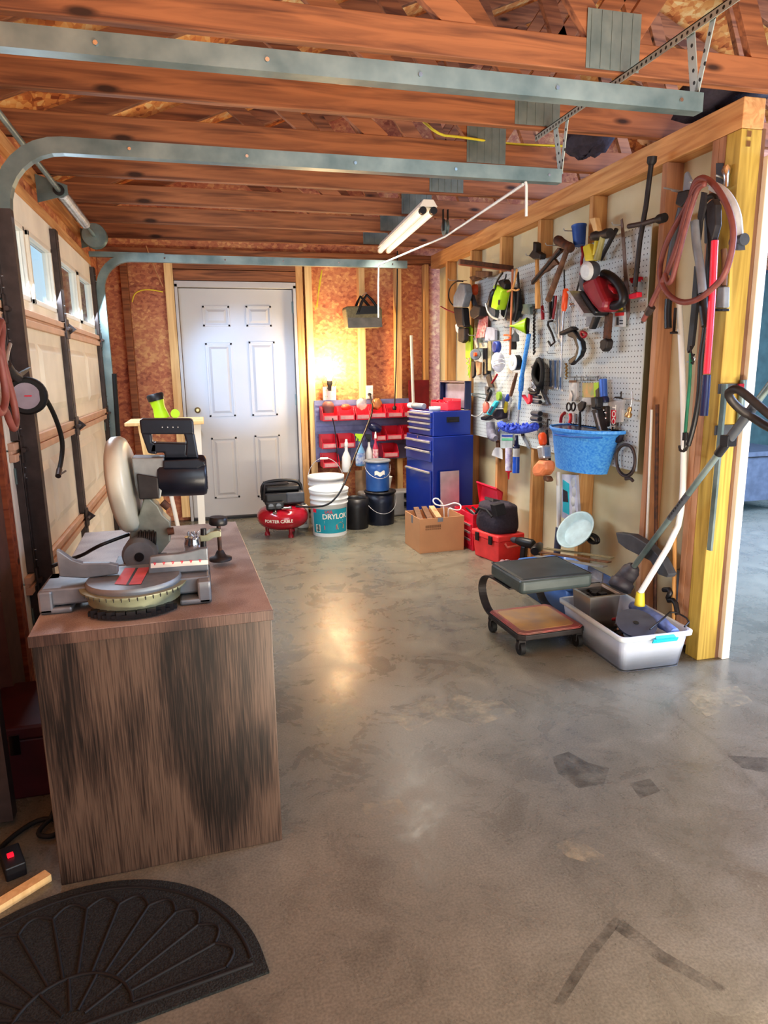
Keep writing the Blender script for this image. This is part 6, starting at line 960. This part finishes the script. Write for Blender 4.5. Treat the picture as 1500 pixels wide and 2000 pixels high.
wt('steel_clamp', 'black steel bar clamp upper jaw hung beside the bolt cutter', 'clamp', zE, [('bar', 'dkgrey', [('p', R(640, 480, 690, 800), .03, .06)], .004), ('jaw', 'iron', [('t', [(620, 420), (660, 380), (730, 370), (735, 420)], .012, .05, 1)]), ('foot', 'black', [('p', [(655, 800), (690, 800), (660, 1150), (630, 1150)], .03, .05)])])
wt('paint_brush', 'paint brush with a bristle end pointing down at the post', 'brush', zE, [('bristle', 'grey', [('p', [(760, 1180), (820, 1180), (815, 1370), (735, 1370)], .02, .05)], .006), ('ferrule', 'black', [('p', R(705, 1375, 810, 1400), .018, .052)], .003), ('handle', 'darkhandle', [('t', [(790, 1175), (800, 1000), (790, 850)], .012, .035, 1)])])
wt('hinge_plate', 'grey steel hinge plate with a white knob high on the end stud', 'hinge', zE, [('plate', 'dkgrey', [('p', R(725, 85, 785, 270), .0, .006)]), ('knob', 'chrome', [('l', (815, 110), (815, 300), .02, .02, [(0, .014), (.2, .02), (.5, .012), (1, .01)])])])
wt('bolt_hook', 'thin bolt hanging head down beside the lopper grip', 'bolt', zE, [('bolt_hook', 'iron', [('l', (360, 1370), (345, 1600), .048, .048, [(0, .006), (.9, .006), (.92, .016), (1, .016)])])])
XP = XP_
# long tubes leaning in the end bay
q = Bd(); w_ = lambda u, v, o: PX(u, v, XR-o)
t = thing('sprayer_wand', 'long white wand bent near the bottom with a yellow collar, in the clear tote', 'wand')
pb = V((1.90, 2.62, .215)); q.tube([w_(1326, 590, .015), w_(1333, 720, .015), w_(1336, 860, .016), w_(1333, 985, .025), w_(1322, 1040, .06), pb+V((.0, .0, .06))], .0135, sm=1); obj('tube', q, M['whiteplastic'], t); q = Bd(); q.lathe(pb+V((.0, 0, .062)), pb, [(0, .018), (1, .024)]); obj('collar', q, M['yellow'], t)
q = Bd(); q.cyl(w_(1284, 790, .012), V((2.066, 2.72, .05)), .009); one('brown_stick', q, M['rust'], 'thin dark stick leaning in the end stud bay', 'stick')
q = Bd(); q.tube([w_(1273, 800, .01), w_(1269, 900, .01), w_(1263, 1060, .01)], .0065, n=6, sm=0); one('white_rod', q, M['whiteplastic'], 'thin white rod standing beside the pink stud', 'rod')
q = Bd(); q.cyl(w_(1318, 1030, -.002), w_(1316, 1215, -.002), .010); one('wood_pole', q, M['handle'], 'short wooden pole leaning low in the end stud bay', 'pole')
q = Bd(); a = w_(1325, 1080, -.03); q.bx((2.105, 2.60, .0402), (2.16, 2.66, .36)); one('grey_block', q, M['grey'], 'grey upright offcut between the end studs', 'offcut')
# galvanized strut on the post
t = thing('strut_channel', 'galvanized steel strut standing along the yellow post', 'strut'); q = Bd(); a0, a1 = PX(1414, 750, XR-.012), PX(1384, 1075, XR-.012); q.prism([a0+V((0, .012, 0)), a0-V((0, .012, 0)), a1-V((0, .012, 0)), a1+V((0, .012, 0))], (.0105, 0, 0)); obj('channel', q, M['galv'], t)
q = Bd()
for v0, u0 in ((760, 1420), (842, 1410)):
    c = PX(u0, v0, XR-.010); q.bx((c.x-.004, 2.422, c.z-.02), (c.x+.13, 2.4265, c.z+.02))
obj('tie_plate', q, M['dkgrey'], t); q = Bd(); c = PY(1450, 770, 2.41); q.tube([PY(1452, 742, 2.41), PY(1444, 830, 2.41)], .014); obj('upright_pipe', q, M['galv'], t)
q = Bd(); c = PY(1446, 760, 2.40); q.bx(c-V((.012, .006, .022)), c+V((.012, .004, .022))); obj('red_clip', q, M['dkred'], t)
# ---- string trimmer leaning across the post
t = thing('string_trimmer', 'grey shafted string trimmer leaning past the yellow post', 'string trimmer')
T0, T1 = PX(1228, 1120, 1.965), PX(1500, 757, 2.005); d = (T1-T0).normalized(); T2 = T1+d*.5; at = lambda f: T0+(T1-T0)*f
q = Bd(); q.cyl(T0, T2, .0135); obj('shaft', q, M['galv'], t)
q = Bd(); q.cyl(at(.36), at(.50), .0142); obj('shaft_band', q, M['dkgrey'], t); q = Bd()
for i in range(7): q.ball(at(.375+.016*i)-V((.0145, .003, 0)), (.002, .006, .006), n=6, k=4)
obj('band_marking', q, M['black'], t)
q = Bd(); q.cyl(at(.705), at(.76), .018); q.bx(at(.77)-V((.022, .022, .022)), at(.77)+V((.022, .022, .022))); obj('clamp_collar', q, M['black'], t, .003)
q = Bd(); q.cyl(at(.78), at(.93), .0185); obj('shaft_sleeve', q, M['dkgrey'], t)
q = Bd(); q.tube([PX(u, v, x) for u, v, x in ((1470, 815, 1.98), (1445, 800, 1.94), (1425, 778, 1.90), (1422, 765, 1.88), (1440, 758, 1.87), (1462, 775, 1.89), (1500, 808, 1.92), (1540, 840, 1.95), (1545, 852, 1.98), (1500, 835, 1.99))], .0155, sm=2, closed=True); obj('loop_handle', q, M['iron'], t)
hd_ = PX(1205, 1140, 1.90); q = Bd(); q.lathe(T0+d*.06, T0-d*.05, [(0, .02), (.15, .034), (.3, .036), (.35, .043), (.9, .046), (1, .04)], n=20); q.lathe(T0-d*.03+V((.0, .0, .01)), T0-d*.03+V((-.045, -.012, -.055)), [(0, .04), (.4, .05), (.45, .058), (.9, .058), (1, .048)], n=26); obj('trimmer_head', q, mat('trimmer_grey', (66, 64, 72), .5, sc=25), t)
q = Bd(); gpts = [PX(u, v, 1.99) for u, v in ((1202, 1040), (1232, 1044), (1262, 1062), (1290, 1090), (1306, 1122), (1302, 1128), (1285, 1122), (1270, 1096), (1248, 1085), (1222, 1072), (1207, 1060))]; q.prism(gpts, (.045, 0, 0)); obj('debris_guard', q, M['dkgrey'], t, .004)
# ================================================================== STOOL AND TOTES
t = thing('rolling_stool', 'low mechanic creeper stool with black seat and red tray', 'stool'); sx, sy = 1.47, 2.85
stm = lambda q: (q.bm.transform(TR(1.495, 2.87, 0) @ Mx.Rotation(math.radians(2), 4, 'Z')), q)[1]
q = Bd(); pr = [(-.175, -.16), (-.145, -.185), (.145, -.185), (.175, -.16), (.175, .15), (.155, .17), (-.155, .17), (-.175, .15)]
q.prism([(x, y, .075) for x, y in pr], (0, 0, .028)); obj('tray_frame', stm(q), M['iron'], t, .006)
q = Bd(); q.prism([(x*.93, y*.93, .1032) for x, y in pr], (0, 0, .006)); q.prism([(x*.97, y*.97, .1031) for x, y in pr], (0, 0, .003)); obj('tray', stm(q), mat('tray_red', (176, 92, 92), .6, sc=9, col2=(140, 104, 90)), t, .002)
q = Bd(); q.prism([(x*.80, y*.78, .1093) for x, y in pr], (0, 0, .0012)); obj('tray_floor', stm(q), mat('tray_worn', (150, 126, 112), .5, sc=6, col2=(196, 150, 90)), t)
for x in (-.15, .15):
    for y in (-.15, .15):
        q = Bd(); q.cyl((x-.012, y, .03), (x+.012, y, .03), .03, n=20); cs = obj('caster', stm(q), M['rubber'], t, .003); q = Bd(); q.bx((x-.018, y-.012, .03), (x-.014, y+.012, .075)); q.bx((x+.014, y-.012, .03), (x+.018, y+.012, .075)); q.bx((x-.018, y-.015, .062), (x+.018, y+.015, .075)); obj('caster_fork', stm(q), M['iron'], cs)
for x in (-.16, .16):
    q = Bd(); arc = [V((x, .05, .092)), V((x, .12, .092)), V((x, .20, .11)), V((x, .255, .17)), V((x, .26, .225)), V((x, .225, .27)), V((x, .15, .295)), V((x, .02, .298)), V((x, -.08, .298))]
    for _ in range(2):
        z_ = [arc[0]]
        for a, c in zip(arc, arc[1:]): z_ += [a*.75+c*.25, a*.25+c*.75]
        arc = z_+[arc[-1]]
    rs = []
    for i, p in enumerate(arc):
        dd = (arc[min(i+1, len(arc)-1)]-arc[max(i-1, 0)]).normalized(); nn = V((0, -dd.z, dd.y))*.004; rs.append([p+V((-.02, 0, 0))-nn, p+V((.02, 0, 0))-nn, p+V((.02, 0, 0))+nn, p+V((-.02, 0, 0))+nn])
    q.rings(rs, None, True, False, False); obj('curved_leg', stm(q), M['iron'], t)
q = Bd(); q.bx((-.185, -.20, .3025), (.185, .12, .375)); obj('seat', stm(q), mat('seat_vinyl', (52, 62, 62), .38, sc=8, col2=(74, 84, 84)), t, .022, 4)
q = Bd(); q.tube([V(p) for p in ((-.178, -.195, .371), (.178, -.195, .371), (.178, .115, .371), (-.178, .115, .371))], .003, n=5, closed=True); obj('seat_piping', stm(q), M['dkgrey'], t)
def tote(name, lab, x0, y0, x1, y1, h, m, rim, rz=0, tap=.02, latch=False):
    t = thing(name, lab, 'storage tote'); c = V(((x0+x1)/2, (y0+y1)/2, 0)); tf = lambda q: (q.bm.transform(TR(*c) @ Mx.Rotation(rz, 4, 'Z') @ TR(*-c)), q)[1]
    def rg(i, z, r=.03): 
        a0, b0, a1, b1 = x0+i, y0+i, x1-i, y1-i; o = []
        for (px, py, s) in ((a1-r, b1-r, 0), (a0+r, b1-r, 1), (a0+r, b0+r, 2), (a1-r, b0+r, 3)):
            for k in range(5): a = (s+k/4)*PI/2; o.append(V((px+r*math.cos(a), py+r*math.sin(a), z)))
        return o
    q = Bd(); q.rings([rg(tap, .003), rg(tap, .0), rg(0, h), rg(.003, h), rg(tap+.004, .006)], None, False); q.add(rg(tap, .0), [tuple(range(20))]); obj('tub', tf(q), m, t)
    q = Bd(); q.rings([rg(0, h-.02), rg(-.012, h-.018), rg(-.013, h), rg(-.004, h+.004), rg(.002, h-.002)], None, False); obj('rim', tf(q), rim, t)
    if latch:
        q = Bd(); q.prism([(x0+.13, y0-.018, h-.028), (x0+.25, y0-.018, h-.028), (x0+.25, y0-.026, h-.010), (x0+.13, y0-.026, h-.010)], (0, -.006, 0)); q.prism([(x0+.15, y0-.0135, h-.005), (x0+.24, y0-.0135, h-.005), (x0+.245, y0-.03, h-.02), (x0+.145, y0-.03, h-.02)], (0, 0, .004)); obj('latch', tf(q), M['cyan'], t)
    return t
tote('storage_tote', 'long clear plastic tote with a cyan latch, full of tools', 1.665, 2.385, 2.00, 2.93, .17, M['tote'], M['totewhite'], -.02, .022, True)
tote('storage_tote', 'blue tinted plastic tote behind the stool and the clear one', 1.745, 2.99, 2.04, 3.56, .20, M['bluetote'], M['bluetote'], 0, .02)
# what the clear tote holds
t = thing('steam_pan', 'stainless steel pan standing in the far end of the clear tote', 'pan'); q = Bd(); px = (1.70, 2.715, 1.86, 2.875); z0, z1 = .075, .245
def rr_(i, z): return [V(p) for p in ((px[0]+i, px[1]+i, z), (px[2]-i, px[1]+i, z), (px[2]-i, px[3]-i, z), (px[0]+i, px[3]-i, z))]
q.rings([rr_(.012, z0), rr_(0, z1-.004), rr_(-.018, z1-.002), rr_(-.018, z1), rr_(.0, z1), rr_(.006, z1-.01), rr_(.016, z0+.006)], None, True, False, False); obj('pan_body', q, mat('pan_steel', (176, 168, 160), .28, .85, var=.08, sc=4), t, .004)
q = Bd(); 
for i in range(14): c = V((rnd.uniform(1.73, 1.83), rnd.uniform(2.745, 2.845), rnd.uniform(.19, .225))); q.bx(c-V((.02, .012, .01)), c+V((.02, .012, .01)), rz=rnd.uniform(0, 3))
o = obj('small_parts', q, M['iron'], t); o['kind'] = 'stuff'
t = thing('grinding_disc', 'flat dark sanding disc lying on the tools in the clear tote', 'disc'); q = Bd(); c = V((1.80, 2.50, .172)); q.lathe(c, c+V((-.002, -.006, .014)), [(0, .03), (.2, .085), (1, .088)], n=36); obj('disc', q, mat('disc_grey', (84, 90, 104), .5, .3, sc=10), t); q = Bd(); q.cyl(c+V((-.003, -.006, .0145)), c+V((-.003, -.0065, .0165)), .012); obj('hole', q, M['black'], t); q = Bd(); q.lathe(c-V((0, 0, .05)), c-V((0, 0, .001)), [(0, .05), (.8, .045), (1, .02)], n=20); obj('backing_pad', q, M['grey'], t)
TL = [('pliers', 'black handled pliers lying in the clear tote', 'iron', (1.77, 2.62, .13), (1.90, 2.56, .14)), ('socket_wrench', 'steel ratchet lying beside the sanding disc', 'steel', (1.92, 2.45, .12), (1.86, 2.60, .13)), ('red_driver', 'dark red screwdriver in the clear tote near the steel pan', 'dkred', (1.80, 2.68, .135), (1.86, 2.60, .165)), ('brown_driver', 'brown handled driver pointing at the wand collar', 'rust', (1.84, 2.70, .14), (1.885, 2.60, .15))]
for n, l, m, a, c in TL: q = Bd(); q.lathe(a, c, [(0, .007), (.4, .009), (.42, .014), (.9, .014), (1, .01)]); one(n, q, M[m], l, n.split('_')[-1])
q = Bd()
for i in range(70): c = V((rnd.uniform(1.75, 1.91), rnd.uniform(2.48, 2.65), rnd.uniform(.045, .10))); q.cyl(c, c+V((rnd.uniform(-.03, .03), rnd.uniform(-.03, .03), rnd.uniform(0, .02))), rnd.uniform(.004, .012), n=6, m=M[rnd.choice(['iron', 'steel', 'rust', 'brassmix'])] if i % 2 and 'brassmix' in M else M[rnd.choice(['iron', 'steel', 'rust'])])
q.bx((1.725, 2.45, .008), (1.935, 2.67, .046), M['iron']); one('loose_hardware', q, M['iron'], 'jumble of loose hardware filling the clear tote', 'hardware', None, 'stuff')
q = Bd(); q.tube([V(p) for p in (PX(1318, 1236, 1.92), PX(1300, 1222, 1.925), PX(1280, 1207, 1.93), PX(1255, 1192, 1.93), PX(1235, 1183, 1.925))], [.022, .028, .026, .032, .022], sm=1, n=12); one('denim_rag', q, M['cloth'], 'rolled blue cloth along the wall side of the clear tote', 'cloth')
q = Bd(); q.tube([V(p) for p in ((1.80, 2.40, .19), (1.90, 2.46, .20), (1.985, 2.50, .225), (2.02, 2.42, .2), (1.97, 2.395, .185))], .004, n=6, sm=1); one('thin_cable', q, M['black'], 'thin black cable lying over the near rim of the clear tote', 'cable')
# what the blue tote holds: strips, white basin, cord
for i, (a, c, m, l) in enumerate((((1.80, 3.46, .235), (1.93, 2.96, .30), 'alum', 'bright metal strip in the blue tote, nearest the stool'), ((1.84, 3.48, .25), (1.965, 2.98, .315), 'darkhandle', 'dark wooden strip in the blue tote between two bright ones'), ((1.88, 3.50, .265), (1.995, 3.0, .33), 'olive', 'olive flat strip in the blue tote, nearest the wall'))):
    q = Bd(); a, c = V(a), V(c); n = V((.016, .004, 0)); q.prism([a-n, a+n, c+n, c-n], (0, 0, .006)); one('flat_strip', q, M[m], l, 'strip')
q = Bd(); c = V((2.0, 3.34, .385)); ax_ = V((-.75, -.2, .62)).normalized(); q.lathe(c, c+ax_*.045, [(0, .06), (.2, .09), (.9, .115), (1, .12), (1, .112), (.9, .108), (.3, .085)], n=32); one('white_basin', q, mat('pale_teal', (186, 214, 220), .5), 'round pale basin tipped against the wall above the blue tote', 'basin')
q = Bd(); c = PX(1160, 1052, 2.045); q.tube([c+V((-.015*k, .05*math.cos(a), .022*math.sin(a))) for k in range(2) for a in [2*PI*i/10 for i in range(10)]], .009, sm=1); one('cable_loop', q, M['black'], 'small black cable coil hung on the wall over the pale basin', 'cable')
q = Bd()
for i in range(16): c = V((rnd.uniform(1.80, 1.98), rnd.uniform(3.05, 3.5), rnd.uniform(.13, .17))); q.bx(c-V((.04, .02, .02)), c+V((.04, .02, .02)), M[rnd.choice(['iron', 'black', 'darkhandle'])], rz=rnd.uniform(0, 3))
q.bx((1.79, 3.05, .012), (1.99, 3.50, .12), M['black']); one('tote_clutter', q, M['iron'], 'dark clutter filling the blue tote', 'clutter', None, 'stuff')
q = Bd(); q.bx((1.835, 2.985, .215), (1.93, 3.12, .22)); q.bx((1.83, 2.98, .215), (1.835, 3.12, .26)); q.bx((1.93, 2.98, .215), (1.935, 3.12, .26)); one('steel_tray', q, M['steel'], 'small open steel tray on the near end of the blue tote', 'tray')
q = Bd(); q.tube([V(p) for p in ((2.03, 2.52, .19), (2.035, 2.55, .25), (2.03, 2.60, .23), (2.035, 2.58, .29), (2.04, 2.64, .27))], .012, sm=1); one('black_strap', q, M['black'], 'crumpled black strap between the totes and the end studs', 'strap')
# ================================================================== NEXT BAY
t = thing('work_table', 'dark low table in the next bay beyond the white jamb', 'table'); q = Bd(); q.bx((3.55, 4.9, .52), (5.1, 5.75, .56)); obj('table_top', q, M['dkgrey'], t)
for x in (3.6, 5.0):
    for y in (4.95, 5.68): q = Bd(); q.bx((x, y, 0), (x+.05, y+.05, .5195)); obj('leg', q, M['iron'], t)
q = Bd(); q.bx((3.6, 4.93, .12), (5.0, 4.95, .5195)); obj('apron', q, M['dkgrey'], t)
t = thing('grey_carton', 'pale grey carton on the dark table in the next bay', 'box'); q = Bd(); q.bx((3.75, 4.93, .561), (4.45, 5.4, .80)); obj('carton', q, M['ltgrey'], t, .004); q = Bd(); q.bx((3.85, 4.922, .66), (4.15, 4.9295, .72)); obj('label', q, M['whiteplastic'], t)
q = Bd(); q.tube([V(p) for p in ((4.0, 5.0, .82), (4.15, 4.96, .93), (4.3, 4.98, .86), (4.38, 5.05, .815))], .014, sm=2); one('white_cable', q, M['whiteplastic'], 'white cable looped over the pale grey carton', 'cable')
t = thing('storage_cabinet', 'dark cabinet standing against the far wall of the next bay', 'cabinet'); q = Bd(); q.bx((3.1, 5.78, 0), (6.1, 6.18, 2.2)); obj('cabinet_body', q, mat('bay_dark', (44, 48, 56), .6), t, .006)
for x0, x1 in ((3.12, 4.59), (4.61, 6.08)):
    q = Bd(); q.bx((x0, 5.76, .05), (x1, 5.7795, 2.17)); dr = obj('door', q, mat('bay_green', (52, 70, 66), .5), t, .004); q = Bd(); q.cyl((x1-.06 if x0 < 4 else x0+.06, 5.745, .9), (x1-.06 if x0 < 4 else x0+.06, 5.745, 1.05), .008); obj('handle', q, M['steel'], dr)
# ================================================================== bases, camera, light
bpy.context.view_layer.update()
from mathutils.bvhtree import BVHTree
def tree_of(os_):
    vs, ps = [], []
    for o in os_:
        b0 = len(vs); vs += [o.matrix_world @ v.co for v in o.data.vertices]; ps += [tuple(b0+i for i in p.vertices) for p in o.data.polygons]
    return BVHTree.FromPolygons(vs, ps)
# a peg hook that would run through a tool is left off the board
hk = [o for o in bpy.data.objects if o.name.startswith(('peg_hook', 'nail')) and o.type == 'MESH' and 'plate' not in o.name]
al = [o for o in bpy.data.objects if o.type == 'MESH' and o not in hk and o.parent is not wall_right and o.get('kind') != 'structure' and any((o.matrix_world @ V(c)).x > 1.7 for c in o.bound_box) and o.parent is not peg]
at_ = tree_of(al)
for o in hk:
    if tree_of([o]).overlap(at_): bpy.data.objects.remove(o)
kids = {}
for o in bpy.data.objects:
    if o.parent: kids.setdefault(o.parent.name, []).append(o)
def pts(o):
    r = [o.matrix_world @ V(c) for c in o.bound_box] if o.type == 'MESH' else []
    for c in kids.get(o.name, []): r += pts(c)
    return r
for o in list(bpy.data.objects):
    if o.parent or o.type not in ('MESH', 'EMPTY') or o.get('kind') == 'structure' or o.get('fixed'): continue
    if o.location.length > 1e-6: continue
    p = pts(o)
    if not p: continue
    lo = [min(q[i] for q in p) for i in range(3)]; hi = [max(q[i] for q in p) for i in range(3)]; base = V(((lo[0]+hi[0])/2, (lo[1]+hi[1])/2, lo[2]))
    if o.type == 'MESH' and o.data.users == 1: o.data.transform(TR(*-base)); o.location = base
    elif o.type == 'EMPTY': o.location = base
    else: continue
    for c in kids.get(o.name, []): c.location = c.location-base
for o in bpy.data.objects:
    if 'fixed' in o: del o['fixed']
cam = bpy.data.cameras.new('camera'); co = bpy.data.objects.new('camera', cam); COL.objects.link(co)
cam.sensor_fit = 'VERTICAL'; cam.sensor_height = 36; cam.lens = FOC/2000*36; cam.clip_start = .02; cam.clip_end = 200
r = V((RX.x, RY.x, RZ.x)); d = V((RX.y, RY.y, RZ.y)); f = V((RX.z, RY.z, RZ.z))
co.matrix_world = Mx(((r.x, -d.x, -f.x, 0), (r.y, -d.y, -f.y, 0), (r.z, -d.z, -f.z, H), (0, 0, 0, 1)))
SC.camera = co
wd = bpy.data.worlds.new('world'); SC.world = wd; wd.use_nodes = True; nt = wd.node_tree
bg = nt.nodes['Background']; bg.inputs[1].default_value = .85
tc = nd(nt, 'ShaderNodeTexCoord'); sp = nd(nt, 'ShaderNodeSeparateXYZ'); nt.links.new(tc.outputs['Generated'], sp.inputs[0])
nt.links.new(ramp(nt, [(0, (.55, .53, .50)), (.02, (.85, 1.0, 1.05)), (.22, (.52, .86, 1.12)), (.7, (.45, .70, 1.0))], sp.outputs[2]), bg.inputs[0])
def light(name, typ, loc, energy, col, size=None, aim=None, **k):
    l = bpy.data.lights.new(name, typ); l.energy = energy; l.color = col; o = bpy.data.objects.new(name, l); COL.objects.link(o); o.location = loc
    if typ == 'AREA':
        l.shape = 'RECTANGLE'; l.size, l.size_y = size
    elif size is not None: l.shadow_soft_size = size
    for a, c in k.items(): setattr(l, a, c)
    if aim is not None: o.rotation_euler = (V(aim)-V(loc)).to_track_quat('-Z', 'Y').to_euler()
    return o
light('bulb_light', 'POINT', (1.104, YB-.14, 1.33), 30, (1, .74, .40), .04)
light('tube_light', 'AREA', (1.40, 4.7, 2.17), 30, (1, .9, .76), (.2, 1.2), (1.40, 4.7, 0), spread=math.radians(115))
light('open_bay_daylight', 'AREA', (1.9, -1.5, 1.7), 80, (.90, .95, 1), (2.8, 2.2), (.2, 4, .9))
light('next_bay_daylight', 'AREA', (4.9, 2.4, 2.2), 620, (.45, .64, 1), (2.0, 1.6), (4.5, 4.8, 0))
light('floor_bounce_lamp', 'AREA', (1.5, .82, .04), 150, (1, .88, .70), (2.2, .55), (1.3, 2.0, 3.4))  # added upward lamp, stands in for light bouncing off the floor
light('door_daylight_spot', 'SPOT', (-.3, .8, 1.75), 800, (.36, .60, 1), .05, (.36, 6.2, 1.30), spot_size=math.radians(13), spot_blend=.75)  # added spot, throws the daylight patch onto the entry door
light('window_daylight', 'AREA', (-.66, 4.1, 1.76), 40, (.66, .82, 1), (2.4, .26), (1.8, 4.1, .7))
SC.view_settings.view_transform = 'Standard'; SC.view_settings.look = 'Medium High Contrast'; SC.view_settings.exposure = -.08; SC.view_settings.gamma = 1
